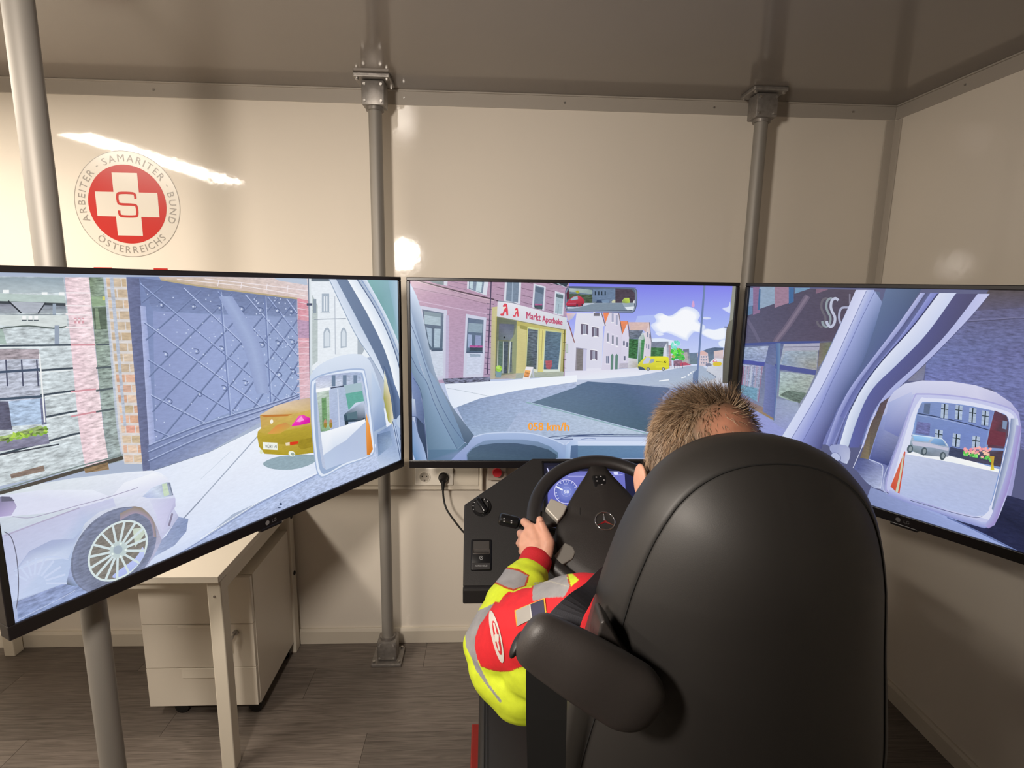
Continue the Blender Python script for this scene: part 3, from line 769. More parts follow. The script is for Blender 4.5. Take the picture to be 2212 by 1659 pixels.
# orange coupe
S.view(430, 820, 3.457)
S.poly([(470, 620), (600, 570), (850, 560), (860, 610), (760, 655), (640, 672), (520, 660)], '93a9b4', .1, sm=3)
S.poly([(445, 262), (560, 195), (700, 155), (810, 135), (870, 160), (870, 240), (690, 258)], ['d9c4a4', 'e2ccb0', 'd6c0a8', 'c8b098', 'd0b070', 'cdb06c', 'cda85c'], .05)
S.poly([(445, 262), (690, 258), (840, 220), (850, 545), (730, 560), (620, 562), (480, 552), (440, 500), (425, 425), (430, 385), (455, 360)], ['c7a25c', 'cfae5e', 'd0b058', 'a9962c', 'b09c2a', 'b39f2c', 'b39d2e', 'b09a2c', 'b8a236', 'c2a848', 'c8a858'], .08)
S.poly([(430, 390), (520, 405), (700, 350), (840, 340), (848, 460), (740, 490), (470, 470), (430, 430)], ['b9a13c', 'c0a640', 'cbb25e', 'b8a238', 'a9952c', 'a08c26', 'b59f32', 'b59f34'], .06)
S.poly([(500, 405), (570, 340), (640, 318), (680, 345), (600, 400)], ['dd9c50', 'd98c48', 'c89050', 'c8a050', 'd0a848'])
S.poly([(445, 262), (690, 257), (650, 272), (480, 278)], 'c07a34')
S.poly([(680, 346), (735, 270), (770, 262), (820, 285), (822, 322), (740, 340)], ['f01cb4', 'f55cc4', 'e83cb4', 'd820a4', 'd01ca0', 'e41cb0'])
S.poly([(715, 312), (755, 270), (775, 300), (745, 315)], 'f8a0d8')
S.ell(533, 312, 12, 16, 10, 'f4efe0', n=14)
S.poly([(466, 465), (576, 470), (578, 524), (470, 518)], 'eef2ea'); S.text('WÜ:RV 543', [(484, 478), (572, 480), (572, 510), (486, 510)], '2a3030')
S.poly([(635, 470), (668, 465), (668, 490), (640, 492)], 'e8d8b8'); S.poly([(668, 466), (735, 458), (728, 478), (672, 490)], 'd83c1c')
S.poly([(740, 450), (835, 430), (838, 500), (760, 520), (730, 500)], '9c8826', .1)
S.ell(684, 552, 26, 20, 25, 'ecf2e6', n=18); S.ell(690, 555, 14, 11, 25, '9aa89a', n=14); S.ell(455, 537, 12, 16, 0, 'dfe6c8', n=14)
# side mirror
S.view(0, 0, 1)
S.poly([(668, 830), (672, 806), (686, 789), (720, 772), (760, 764), (790, 772), (806, 800), (822, 850), (830, 915), (838, 935), (806, 960), (700, 960)], ['c6d4e8', 'ccd8ea', 'd4deee', 'd8e2f0', 'd8e2f0', 'd4deee', 'c8d6ea', 'b4c4dc', '98acc8', '90a4c4', 'b0c0dc', 'b8c8e0'], sm=3)
S.poly([(800, 800), (822, 850), (832, 918), (806, 932), (800, 880)], ['c0d0e6', 'a9bcd8', '8298bc', '8a9ec4', 'b4c4de'])
S.poly([(828, 800), (842, 860), (850, 920), (836, 910), (826, 860)], ['e8ead8', 'd8c89c', 'e8e6d8', 'a0a040', '9c9c48'])
S.poly([(812, 935), (830, 925), (845, 915), (862, 990), (866, 1010), (818, 1010), (808, 970)], ['8ba0c6', '7c92ba', '98acd0', 'a8bad8', 'b0c0dc', 'c0cee6', 'a4b6d6'], .05)
S.poly([(812, 938), (840, 930), (846, 960), (815, 985)], ['5f7498', '7188ac', '9cb0cc', '8098bc'], .1)
S.strip([(846, 905), (856, 960), (864, 1008)], [(866, 905), (872, 960), (874, 1008)], 'b4c6e2', '8aa0c8'); S.line([(846, 910), (857, 962), (866, 1010)], 1.6, '4c6088'); S.line([(852, 920), (861, 962), (868, 1000)], 1.2, '5c7098')
S.ell(868, 910, 14, 16, 0, 'b8c8e0', n=20); S.ell(866, 944, 5, 8, 0, '93a8cc', n=14); S.ell(866, 944, 5, 8, 0, '5e7298', ring=.75, n=14)
fr = [(668, 835), (674, 818), (700, 806), (745, 797), (780, 796), (787, 806), (796, 860), (806, 950), (806, 978), (790, 990), (740, 1008), (700, 1030), (686, 1028), (678, 1000), (670, 920)]
S.poly(fr, 'a4b6d6', sm=4)
S.poly([(x+(738-x)*.03, y_+(912-y_)*.03) for x, y_ in fr], 'dfe8f6', sm=4)
S.poly([(x+(740-x)*.10, y_+(912-y_)*.07) for x, y_ in fr], '9cb0d0', sm=4)
gm = [(679, 820), (690, 812), (740, 805), (775, 804), (783, 830), (795, 900), (801, 975), (796, 984), (730, 1003), (702, 1014), (694, 1008), (686, 960)]
S.poly(gm, 'b9c4dc', .05)
S.poly([(680, 822), (690, 813), (740, 806), (775, 805), (778, 822), (680, 842)], ['c8cce0', 'b8c0dc', 'a4b0d0', '9cacca', 'a9b8d2', 'd8dce8'], .2)
for xx in (718, 742, 765): S.rect(xx-4, 810, xx+4, 834, '6b7f98')
S.poly([(681, 842), (708, 840), (710, 930), (690, 932)], ['c9d4d0', 'b4c4b8', '8fb48c', '7ca07c'], .2); S.poly([(692, 860), (702, 858), (704, 920), (694, 925)], '6f9a68', .3)
S.poly([(680, 840), (710, 836), (710, 842), (680, 848)], 'f6f8fa')
S.poly([(710, 838), (778, 826), (786, 870), (750, 925), (712, 930)], ['b4c0da', 'a4b8cc', 'a0b4c8', 'aebcd8', 'acb8d8'], .1)
S.line([(712, 838), (748, 832)], 2.2, '303a50'); S.line([(727, 840), (731, 930)], 2.4, 'ccd4e8')
S.poly([(744, 850), (780, 844), (784, 868), (750, 885)], '62a89a', .1); S.poly([(740, 832), (778, 826), (780, 844), (745, 850)], 'a4bcc6')
S.poly([(752, 884), (765, 870), (784, 866), (788, 910), (770, 910), (742, 912), (740, 896)], ['b8c8e0', 'd4dcec', 'c4d0e6', '2f4250', '283a48', '2c4454', '3a5464'])
S.poly([(746, 893), (768, 888), (770, 904), (748, 906)], '55707c'); S.ell(746, 914, 4, 6, 0, '26343e', n=12); S.ell(783, 908, 3, 6, 0, '26343e', n=12)
S.poly([(690, 934), (712, 928), (786, 905), (790, 925), (720, 965), (696, 985)], ['eef2f8', 'f2f5fa', 'f6f8fc', 'dfe6f2', 'd6e0f0', 'dfe6f2'])
S.poly([(696, 982), (740, 955), (790, 908), (801, 975), (796, 984), (730, 1003), (702, 1014)], ['b9c8e2', 'b4c2de', 'b6c2dc', 'b8c6e0', 'bac8e2', 'bac8e4', 'bcccE6'.lower()])
S.poly([(788, 890), (796, 920), (803, 970), (796, 982), (790, 982), (788, 930)], ['f0b060', 'e8943c', 'd8842c', 'd07c2c', 'd88430', 'e89c50'])
for xx in (700, 712): S.ell(xx, 914, 3.5, 9, 0, 'b98a70', n=10); S.ell(xx, 918, 3.5, 6, 0, '9a8434', n=10)
# silver car in the foreground
S.mw = .22
S.view(0, 900, 3.318)
S.poly([(-500, 620), (0, 545), (200, 490), (500, 440), (900, 395), (1080, 383), (1140, 400), (1200, 440), (1222, 520), (1250, 590), (1240, 660), (1275, 720), (1160, 860), (1100, 1000), (900, 1200), (300, 1400), (-200, 1700), (-500, 1700)],
       ['b6b8d4', 'c9d4dc', 'cfdae0', 'd2dce6', 'dde4f2', 'e8ecf8', 'e8ecf8', 'dce2f4', 'd0d6f0', 'c4caea', 'b9bee2', 'a4a8cc', 'b4b8dc', 'a4aed4', '9cacd8', '90a2d2', '8496c8', '8c98c8'], .04)
S.poly([(0, 560), (300, 520), (650, 520), (780, 570), (700, 620), (300, 690), (80, 710), (-300, 760), (-300, 600)], ['ccd2ea', 'd8def0', 'e0e6f4', 'd8dcf0', 'd0d4ec', 'd4d8f0', 'd0d4ee', 'c0c4e4', 'c4c8e4'], .02)
S.poly([(880, 470), (1090, 400), (1150, 420), (1190, 460), (1050, 520), (900, 570), (780, 580)], ['e6eaf6', 'eef2fa', 'e8ecf6', 'd8dcf0', 'd4d8f0', 'd2d6ee', 'd8dcf0'])
S.poly([(-300, 900), (20, 840), (300, 740), (560, 650), (800, 580), (820, 640), (700, 680), (600, 760), (520, 900), (480, 1180), (110, 1310), (-300, 1500)], ['a8acd0', 'acb0d4', 'b0b4da', 'b4b8dc', 'b8bce0', 'b8bede', 'b0bada', 'a4b4da', '9cb0d8', 'a4b8e0', 'b4c4e8', 'a0acd8'], .03)
S.line([(80, 712), (190, 722), (300, 700), (560, 630), (780, 570), (980, 505)], 5, '8b86a8', sm=5); S.line([(20, 850), (300, 745), (560, 650)], 9, '9a94b8', sm=4)
S.poly([(90, 1110), (200, 960), (360, 880), (520, 870), (600, 780), (520, 920), (480, 1010), (300, 1030), (130, 1090)], ['98a8d0', '8f9cc8', '8e9ac6', '94a2cc', 'a0b0d8', 'a8b8dc', 'b4c4e4', 'c4d0ec', 'b8c4e6'], .02)
S.poly([(110, 1320), (480, 1180), (640, 1240), (640, 1270), (120, 1480)], ['6c7cac', '6e80b4', '7c90c4', '8094c8', '6a80b4'], .3)
S.line([(120, 1450), (440, 1290), (530, 1240)], 3, 'b9c6e8'); S.line([(470, 1335), (525, 1310)], 8, 'a9c0ea')
for k in range(9):
    a = math.radians(200+k*20); S.line([(250+70*math.cos(a), 1190+60*math.sin(a)), (280+190*math.cos(a), 1190+185*math.sin(a))], 14, 'b9c8ea')
S.line([(95, 1100), (250, 1020), (380, 1000), (480, 1020)], 10, 'b4c4e8', sm=5)
S.poly([(-300, 590), (0, 570), (75, 575), (110, 640), (70, 705), (0, 712), (-300, 740)], ['6c6690', '5d5a80', '4c4c70', '9a90c0', 'a49ac8', '9a8cc4', '8a80b0'])
S.poly([(0, 568), (60, 570), (95, 600), (0, 605)], '3c3c58')
S.line([(20, 820), (70, 860), (105, 980), (122, 1150), (118, 1290), (105, 1370)], 7, '3e4058', sm=5)
# head lamp, bumper, shadow
S.poly([(1270, 715), (1340, 730), (1325, 820), (1240, 920), (1080, 1010), (960, 1090), (1060, 960), (1180, 850)], ['7c8cb8', '6478a8', '6c7eac', '7888b4', '8c9cc4', '98a8cc', '8894bc', '7484b0'], .15)
S.poly([(1010, 570), (1080, 505), (1180, 465), (1210, 470), (1230, 560), (1160, 580), (1050, 580)], ['a8b8dc', 'c8d4ec', 'd0e0f0', '6a7894', '8a98b4', 'b8c8e0', 'a0acd8'], .1)
S.poly([(1150, 480), (1185, 475), (1205, 555), (1165, 570)], 'b9d0b0', .1); S.line([(1200, 470), (1228, 560)], 7, '54607c')
S.poly([(1060, 590), (1245, 580), (1248, 640), (1205, 700), (1190, 790), (1150, 820), (1110, 700)], ['c8cce8', 'b4b4dc', 'a4a4cc', 'a8a8d0', 'b4b4dc', 'c0c0e4', 'c4c4e8'], .02); S.line([(1225, 690), (1200, 780)], 14, '6a6484')
# wheel
S.poly([(480, 1130), (530, 950), (640, 800), (780, 690), (900, 645), (1010, 650), (1090, 740), (1140, 860), (1140, 900), (1050, 1060), (900, 1190), (700, 1250), (560, 1210), (470, 1200)], ['8c9ccc', '8c98c4', '8490b8', '8c94bc', '6e5c58', '7a6a54', '8a8088', '9a98b4', 'a0a0c0', '9ca0c4', '9aa4cc', '8094c4', '7088b8', '34404c'], .08, sm=2)
S.ell(800, 955, 355, 250, -47, '56607e', .25, n=48, c2='56607e')
S.ell(812, 955, 352, 244, -47, '626c90', .2, n=48, ring=.86, c2='535c7a')
S.strip([(850, 740), (960, 690), (1060, 740), (1090, 860)], [(850, 690), (960, 650), (1080, 720), (1110, 860)], '8c7c98', '7a6c60')
S.ell(834, 957, 252, 178, -47, 'cfe0e0', n=40); S.ell(834, 957, 236, 164, -47, '625c54', .3, n=40, c2='5c564c')
S.poly([(800, 1130), (960, 1010), (1010, 930), (1020, 1000), (930, 1100), (830, 1150)], ['a0b0f0', 'a8b4f0', 'b4c0f0', 'a8b8ec', '98a8e4', '98a8e8'], sm=3)
S.poly([(940, 800), (1010, 790), (1030, 830), (960, 930)], 'b8c8b4', .1)
for k in range(15):
    a = 2*PI*k/15+.15; ca, sa = math.cos(a), math.sin(a); r = math.radians(-47)
    e = lambda q: (834+q*(244*ca*math.cos(r)-172*sa*math.sin(r)), 957+q*(244*ca*math.sin(r)+172*sa*math.cos(r)))
    S.line([e(.2), e(1.0)], 17, 'c6d8dc'); 
S.ell(838, 950, 66, 58, -30, 'b4c6c6', n=24, c2='9fb4b8'); S.ell(834, 950, 34, 30, -30, '8a9cac', n=20)
for k in range(5):
    a = 2*PI*k/5; S.ell(838+52*math.cos(a), 952+48*math.sin(a), 9, 8, 0, 'dfeee8', n=10)
S.mw = 0
# flower box
S.poly([(-300, 200), (330, 120), (345, 190), (-300, 290)], ['8c8ca0', '8e90a8', '7c7c94', '74748c'], .3)
S.poly([(-300, 180), (40, 130), (280, 60), (340, 110), (160, 150), (-300, 220)], '8ea468', .9)
for k in range(26):
    x = random.uniform(40, 330); y_ = 175-x*.2+random.uniform(-40, 8); S.ell(x, y_, 16, 9, random.uniform(-40, 40), random.choice(['9cc84c', 'b4d858', '7ca838', '64883c', '8cb848']), n=8)
S.line([(-300, 300), (0, 268), (410, 195)], 10, '38424c')
S.line([(-300, 590), (0, 540), (250, 470), (560, 380), (870, 290)], 26, '4c4a44'); S.line([(-300, 560), (0, 520), (560, 350), (870, 270)], 10, '7e8c8c')
S.poly([(590, 370), (760, 325), (770, 375), (600, 400)], '8c7458', .4); S.poly([(60, 410), (300, 345), (310, 385), (70, 440)], '8a7a70', .4)
PL_.build('screen_picture', TVL)

# ================================================================== middle screen picture
S = PC_
S.base('b8c4e0')
S.view(1210, 590, 5.395)
S.poly([(-100, 80), (2100, 150), (2100, 600), (-100, 600)], ['7878e4', '8484ea', 'a4b4f0', 'a0a8f0'])
S.poly([(-100, 600), (2100, 600), (2000, 1100), (-100, 1100)], ['a4acf0', 'a4b4f0', 'd0dcf4', 'd4def6'])
S.poly([(900, 500), (1150, 480), (1150, 760), (1060, 900), (800, 800)], 'aebcf2')
# clouds
def cloud(pts, c, c2):
    cx = sum(p[0] for p in pts)/len(pts); cy = sum(p[1] for p in pts)/len(pts)
    h = lambda q: [int(q[i:i+2], 16) for i in (0, 2, 4)]
    for k in range(6):
        t = k/5; cc = ''.join('%02x' % round(a+(b-a)*t) for a, b in zip(h(c2), h(c))); f = 1.04-.22*t
        S.poly([(cx+(x-cx)*f, cy+(y_-cy)*f) for x, y_ in pts], cc, sm=4)
cloud([(1070, 610), (1130, 560), (1110, 500), (1180, 470), (1260, 500), (1330, 480), (1420, 410), (1500, 400), (1590, 440), (1620, 500), (1600, 560), (1680, 620), (1640, 690), (1560, 680), (1500, 740), (1470, 780), (1330, 720), (1240, 690), (1150, 700)], 'f4f6fb', 'd2dcf6')
cloud([(1640, 690), (1700, 650), (1800, 660), (1930, 640), (1930, 760), (1820, 780), (1700, 740)], 'eef2fa', 'ccd8f5'); cloud([(1890, 410), (1960, 390), (1980, 330), (1985, 460), (1940, 450)], 'd4dcf6', 'b4bcf2')
cloud([(1640, 520), (1700, 510), (1760, 525), (1700, 540)], 'd4dcf6', 'c0ccf4'); cloud([(1850, 800), (1920, 780), (1930, 860), (1860, 850)], 'e4ecf8', 'd0dcf5'); cloud([(1110, 700), (1150, 680), (1210, 715), (1150, 730)], 'dfe6f8', 'c4d0f5')
cloud([(1050, 770), (1200, 760), (1400, 820), (1300, 850), (1100, 830)], 'dfe8f8', 'cfdaf5')
S.poly([(1528, 385), (1545, 320), (1560, 330), (1568, 385), (1550, 400)], 'd4a4d0')
# hills and far houses
S.poly([(1500, 930), (1620, 925), (1720, 880), (1800, 865), (1900, 870), (1900, 1060), (1500, 1060)], ['6a7c94', '6c7e9a', '5a6c88', '566884', '566884', '6c8090', '70848c'], .15)
S.poly([(1600, 935), (1720, 930), (1735, 1080), (1610, 1080)], 'd4c4cc', .15); S.poly([(1600, 950), (1650, 900), (1720, 930), (1700, 960)], 'd8b4b0')
for i in range(3):
    for j in range(3): S.rect(1640+i*28, 965+j*35, 1652+i*28, 985+j*35, '8690a8')
S.poly([(1790, 910), (1900, 895), (1900, 1010), (1790, 990)], ['d8c0bc', 'e0c8c4', 'c8bcc8', 'c0b8c4'], .1)
S.poly([(1740, 1040), (1800, 990), (1900, 1000), (1900, 1100), (1740, 1100)], ['d8dce8', 'e4e8f0', 'd8dce8', 'b4bcd0', 'c4ccd8'])
S.poly([(1780, 1030), (1805, 995), (1828, 1030)], 'e8e8f0'); S.line([(1780, 1030), (1805, 995), (1828, 1030), (1780, 1030)], 7, 'd8485c')
S.poly([(1785, 1042), (1870, 1035), (1875, 1075), (1790, 1082)], 'd8c040', sm=2); S.ell(1730, 1070, 36, 22, 0, '7c8098', n=16); S.ell(1880, 1115, 30, 30, 0, '5c6c7c', n=16); S.ell(1885, 1100, 24, 14, 0, 'c0ccdc', n=12)
# street furniture trees
S.poly([(1260, 840), (1290, 840), (1300, 1080), (1260, 1080)], 'b4949c', .2)
S.poly([(1430, 890), (1500, 880), (1515, 1060), (1440, 1060)], ['6c7484', '70788c', '9aa0ac', 'c4b4a8'], .2)
S.poly([(1400, 930), (1480, 920), (1500, 1060), (1400, 1060)], 'b0aaac', .2)
for k in range(40):
    S.ell(random.uniform(1300, 1440), random.uniform(880, 1010), 22, 16, random.uniform(0, 90), random.choice(['48c448', '5cd830', '3cac4c', '74e05c', '58b858', 'b4b060']), .3, n=8)
for k in range(14): S.ell(random.uniform(1300, 1385), random.uniform(800, 880), 14, 20, random.uniform(-30, 30), random.choice(['7ce0cc', '68d4b8', '98e8dc']), n=8)
S.rect(1360, 1010, 1366, 1080, '5c5460'); S.poly([(1320, 1020), (1420, 1015), (1420, 1080), (1320, 1085)], '8c6c80', .5); S.poly([(1390, 1045), (1460, 1040), (1530, 1070), (1400, 1080)], 'b8546c')
# houses, far to near
S.poly([(1040, 800), (1260, 795), (1270, 1060), (1040, 1060)], ['6c8078', '8c94a4', 'c4c4d4', '5c7864'], .2); S.poly([(1060, 800), (1235, 800), (1225, 870), (1045, 865)], '7c8498', .25)
S.poly([(1045, 865), (1205, 870), (1195, 975), (1040, 970)], '44744c', .7); S.poly([(1205, 870), (1240, 815), (1240, 975), (1200, 975)], 'd4d8e4')
S.poly([(790, 570), (1040, 572), (1060, 800), (1010, 700), (960, 660), (820, 690)], ['d0b4b4', 'd8bcb4', 'c4b4bc', 'cdb6bb', 'd0b4b4', 'd4b8b0'], .1)
S.poly([(1035, 580), (1060, 800), (1050, 1060), (960, 1060), (960, 700), (1000, 690)], ['e0c8c4', 'd4ccdc', 'd8d4e4', 'd8d4e4', 'd8d4e4', 'dcd4dc'])
S.line([(1040, 572), (1050, 690), (1062, 800)], 8, '6c6874')
for x, y_ in ((1010, 690), (1038, 705), (1000, 820), (1025, 830), (985, 965)): S.rect(x, y_, x+13, y_+55, '848aa4')
S.poly([(800, 665), (965, 668), (920, 765), (800, 765)], ['7c8494', '6c7488', '5c6878', '6c7484'], .45)
S.poly([(800, 765), (910, 768), (900, 1000), (790, 990)], '3c6c44', .8); S.poly([(910, 765), (965, 680), (985, 770), (960, 1060), (905, 1060)], ['b4c4c4', 'c0ccd0', '70a888', '4c8458', '507c58'], .2); S.poly([(945, 780), (985, 770), (960, 1060), (935, 1060)], '4c8c5c', .3)
S.poly([(700, 560), (790, 560), (800, 650), (720, 740)], ['ec8c60', 'e89068', 'd88868', 'e07c50'], .1)
S.poly([(780, 590), (802, 740), (790, 1100), (690, 1110), (715, 735)], ['dcd8e8', 'd8d4e8', 'd4d0e4', 'd0cce0', 'd8d4e8']); S.line([(786, 560), (800, 660), (803, 740)], 8, '68606c')
for x, y_ in ((732, 790), (770, 805), (740, 965)): S.rect(x, y_, x+20, y_+55, '6c7088'); S.rect(x-4, y_+55, x+24, y_+62, 'ececf4')
S.poly([(500, 460), (600, 460), (525, 600)], 'ea8a5c', .1)
S.poly([(570, 460), (690, 465), (722, 700), (700, 1110), (480, 1140), (520, 600)], ['d4d0e0', 'd8d2e4', 'd2cee2', 'd0cce0', 'd6d2e4', 'd8d4e6'])
S.line([(682, 465), (722, 705)], 9, '6a5f68')
for x, y_, h_ in ((600, 470, 100), (648, 490, 110)): S.rect(x, y_, x+22, y_+h_, 'a4a8c0'); S.rect(x-8, y_+h_, x+26, y_+h_+8, 'f0f0f6')
for x, y_ in ((548, 700), (602, 725), (652, 745)): S.rect(x, y_, x+20, y_+95, '74788c'); S.rect(x+9, y_, x+12, y_+95, 'd8dce8'); S.poly([(x-8, y_+100), (x+28, y_+110), (x+28, y_+118), (x-8, y_+108)], 'f4f4fa'); S.poly([(x-4, y_-22), (x+26, y_-16), (x+26, y_-8), (x-4, y_-14)], 'e9e9f2')
S.rect(535, 965, 565, 1050, '6c7490'); S.line([(550, 965), (550, 1050)], 4, 'dce0ec'); S.line([(525, 1058), (575, 1062)], 8, 'f4f4fa')
for x in (585, 638): S.poly([(x, 1125), (x+4, 960), (x+20, 938), (x+36, 960), (x+30, 1120)], '64887c'); 
S.poly([(690, 1050), (800, 1045), (800, 1105), (685, 1115)], 'b8b4c4', .1); S.poly([(790, 985), (900, 1000), (905, 1095), (790, 1110)], ['d8d8e4', 'c8c8c8', 'a8a490', 'c8c8d0'], .1)
S.poly([(190, 460), (490, 462), (520, 610), (500, 620), (480, 1140), (0, 1145), (30, 560), (150, 800)], ['dcdce8', 'dcdcea', 'd8d8e8', 'd8d8e8', 'd8d8e8', 'd4d4e4', 'd8d8e8', 'd8d8e8'])
S.poly([(70, 465), (190, 462), (140, 530), (90, 560)], ['e4b4b4', 'd4ccd8', 'b4bcd0', 'c8b8c4']); S.line([(480, 460), (500, 530), (526, 615)], 10, '6f646c')
S.line([(85, 560), (120, 660), (165, 810)], 14, '8a5a58'); S.poly([(30, 600), (85, 570), (160, 805), (140, 1130), (20, 1130)], 'd4d4e4'); S.rect(62, 820, 92, 930, '9ca8a8'); S.rect(68, 828, 86, 922, 'bcc8c4')
def shut(x, y_, s_): S.rect(x, y_, x+88*s_, y_+125*s_, '6c6478'); S.rect(x+28*s_, y_+10, x+60*s_, y_+118*s_, 'a8acc0'); S.rect(x+42*s_, y_+10, x+46*s_, y_+118*s_, '4c4858'); S.line([(x-4, y_-8), (x+92*s_, y_+6)], 8, 'f4f4fa'); S.rect(x+20*s_, y_+118*s_, x+72*s_, y_+132*s_, 'f0f0f6')
shut(240, 590, 1); shut(368, 628, .9); shut(350, 895, .92); shut(390, 462, .3); S.rect(390, 462, 458, 500, '74707c')
S.poly([(185, 870), (310, 885), (300, 1135), (175, 1135)], '8f8a94', .1); S.poly([(265, 885), (310, 888), (300, 1135), (262, 1135)], 'c4c4e0'); S.poly([(200, 880), (270, 890), (260, 1130), (190, 1130)], '7e7a7c', .2); S.line([(185, 870), (312, 886)], 8, '8c8aa0')
S.ell(418, 1140, 50, 24, 0, '747084', .3, n=20, a0=180, a1=360)
S.poly([(310, 1110), (480, 1105), (480, 1140), (305, 1140)], 'e0e0ee')
# pavement, road
S.poly([(-200, 1180), (0, 1150), (480, 1130), (900, 1105), (1260, 1085), (1530, 1075), (1480, 1110), (1150, 1180), (700, 1225), (300, 1255), (0, 1290), (-400, 1400)], ['dcdcec', 'dcdcec', 'e0e0ee', 'd4d4e6', 'd8d8ea', 'd0d4e4', 'dadeee', 'e4e8f4', 'e6eaf4', 'e4eaf4', 'e4eaf4', 'e4eaf4'])
S.poly([(0, 1240), (350, 1240), (900, 1195), (1250, 1130), (1500, 1080), (1620, 1075), (1660, 1080), (1810, 1205), (1780, 1240), (1600, 1290), (1500, 1400), (-300, 1420)], ['c4cee2', 'c0cae0', 'b4c0d8', 'a8b6d0', 'a0b0c8', 'a4b2c8', 'b4bed0', 'a8b6ca', 'acbacc', 'b0bcd0', 'b4c0d4', 'b8c4dc'], .04)
S.poly([(1700, 1140), (1812, 1208), (1790, 1235), (1600, 1290), (1560, 1400), (1950, 1420), (1900, 1080), (1720, 1080)], ['c8ccd8', 'c4c8d4', 'ccd0dc', 'd4d8e4', 'd8dcea', 'd8dcea', 'c8ccd8', 'd0d4e0'], .04); S.line([(1705, 1140), (1812, 1205), (1806, 1222)], 7, '6c788c')
for a in (((1150, 1256), (1266, 1242)), ((1410, 1220), (1462, 1207)), ((1484, 1188), (1504, 1180)), ((1512, 1166), (1528, 1160)), ((1540, 1150), (1552, 1145))): S.line(a, 13, 'f0f4fa')
# yellow van
S.poly([(905, 1060), (940, 1020), (1000, 970), (1230, 968), (1262, 985), (1270, 1110), (1200, 1130), (920, 1125), (900, 1100)], ['c8c860', 'dcd84c', 'e8e838', 'e8e43c', 'e0dc34', 'd0cc30', 'd0cc34', 'c0bc40', 'c0c050'])
S.poly([(965, 1030), (1005, 978), (1050, 985), (1030, 1050), (960, 1055)], 'c4c8e0'); S.poly([(1055, 1000), (1100, 1000), (1085, 1040), (1035, 1055)], '9ca8b4'); S.poly([(905, 1085), (960, 1095), (1000, 1130), (915, 1125)], '44586c')
S.rect(1110, 1075, 1262, 1100, 'dcd840'); S.line([(1115, 1030), (1205, 1038)], 7, '5c5c30'); S.ell(1222, 1034, 14, 13, 0, '3c3c20', n=14); S.ell(1226, 1030, 8, 5, 30, 'e0dc34', n=10)
for x in (1024, 1200): S.ell(x, 1116, 20, 22, 0, '5c6470', n=18); S.ell(x, 1116, 10, 12, 0, 'b8bcb8', n=12)
for x in (1270, 1290, 1328, 1360, 1395, 1425): S.line([(x, 1050), (x, 1110)], 5, '54506c')
# lamp post
S.strip([(1668, 140), (1590, 1130)], [(1692, 140), (1612, 1130)], '6a7cac', '7488b0'); S.poly([(1580, 1130), (1612, 1130), (1600, 1380), (1538, 1380), (1545, 1170)], '6c80a4')
# dark building edge on the right of the screen
S.poly([(2008, 120), (2110, 120), (2040, 1420), (1885, 1420), (1895, 1000), (1935, 650), (1970, 560)], ['8c8c7c', '707068', '4c4a44', '4e4c46', '545048', '68645c', '747064'], .06)
S.line([(1908, 628), (1945, 628)], 10, '30343c'); S.poly([(2010, 120), (2060, 120), (2040, 520), (1970, 560)], '94948a', .05)
# road shadow and dashboard
S.view(1210, 820, 5.395)
S.poly([(1040, 60), (2000, 40), (2000, 680), (1040, 680)], ['a4b2cc', 'c4c8d8', 'a8b4d0', 'b0c0d8'], .12)
S.poly([(-220, 180), (0, 135), (320, 20), (700, 45), (1250, 92), (1290, 110), (1200, 240), (1190, 320), (1060, 620), (700, 530), (0, 345), (-400, 250)], ['62788e', '60768e', '586e8c', '566b8a', '5c6c8c', '647494', '5c6c90', '586c8c', '4a6274', '5a7086', '62788e', '667c92'], .08)
S.poly([(1190, 320), (1190, 200), (1290, 100), (1420, 85), (1500, 90), (1440, 300)], ['8c9ccc', '90a0cc', '94a4d0', '98a8d0', '98a8d0', '8090b8'])
S.line([(-400, 262), (0, 360), (700, 545), (1060, 640)], 14, '8fb0b8')
S.view(870, 820, 5.978)
S.poly([(550, 60), (1200, 20), (2250, -60), (2250, 30), (1800, 90), (1300, 160), (690, 320)], ['dfe8f6', 'e8eef8', 'ecf0fa', 'ecf2fa', 'eaf0f8', 'e8eef8', 'e0e8f6'])
S.line([(590, 105), (1105, 210)], 6, 'a4b0bc')
S.poly([(685, 325), (1300, 165), (1700, 105), (2240, 25), (2240, 95), (1630, 305), (2240, 470), (2240, 720), (900, 720), (780, 520)], ['8294b4', '98a8c8', 'a4b2d0', 'acb8d4', 'a8b6d4', 'a4b4d2', 'a9b9d4', 'a9b9d2', '9cb0cc', '8ea2c2'], .18)
S.poly([(1500, 420), (2240, 480), (2240, 720), (1300, 720)], ['a8b6d4', 'b0c0da', 'b2c2da', 'a6b6d2'], .15)
S.view(1210, 820, 5.395)
S.poly([(-220, 300), (0, 355), (700, 545), (1060, 640), (2000, 640), (2000, 690), (-220, 680)], ['acbcd4', 'b0c0d6', 'b8c6da', 'b4c4d8', 'b4c4d8', 'b0c0d8', 'a8b8d2'], .15)
S.line([(-400, 262), (0, 360), (700, 545), (1060, 640)], 14, '8fb0b8')
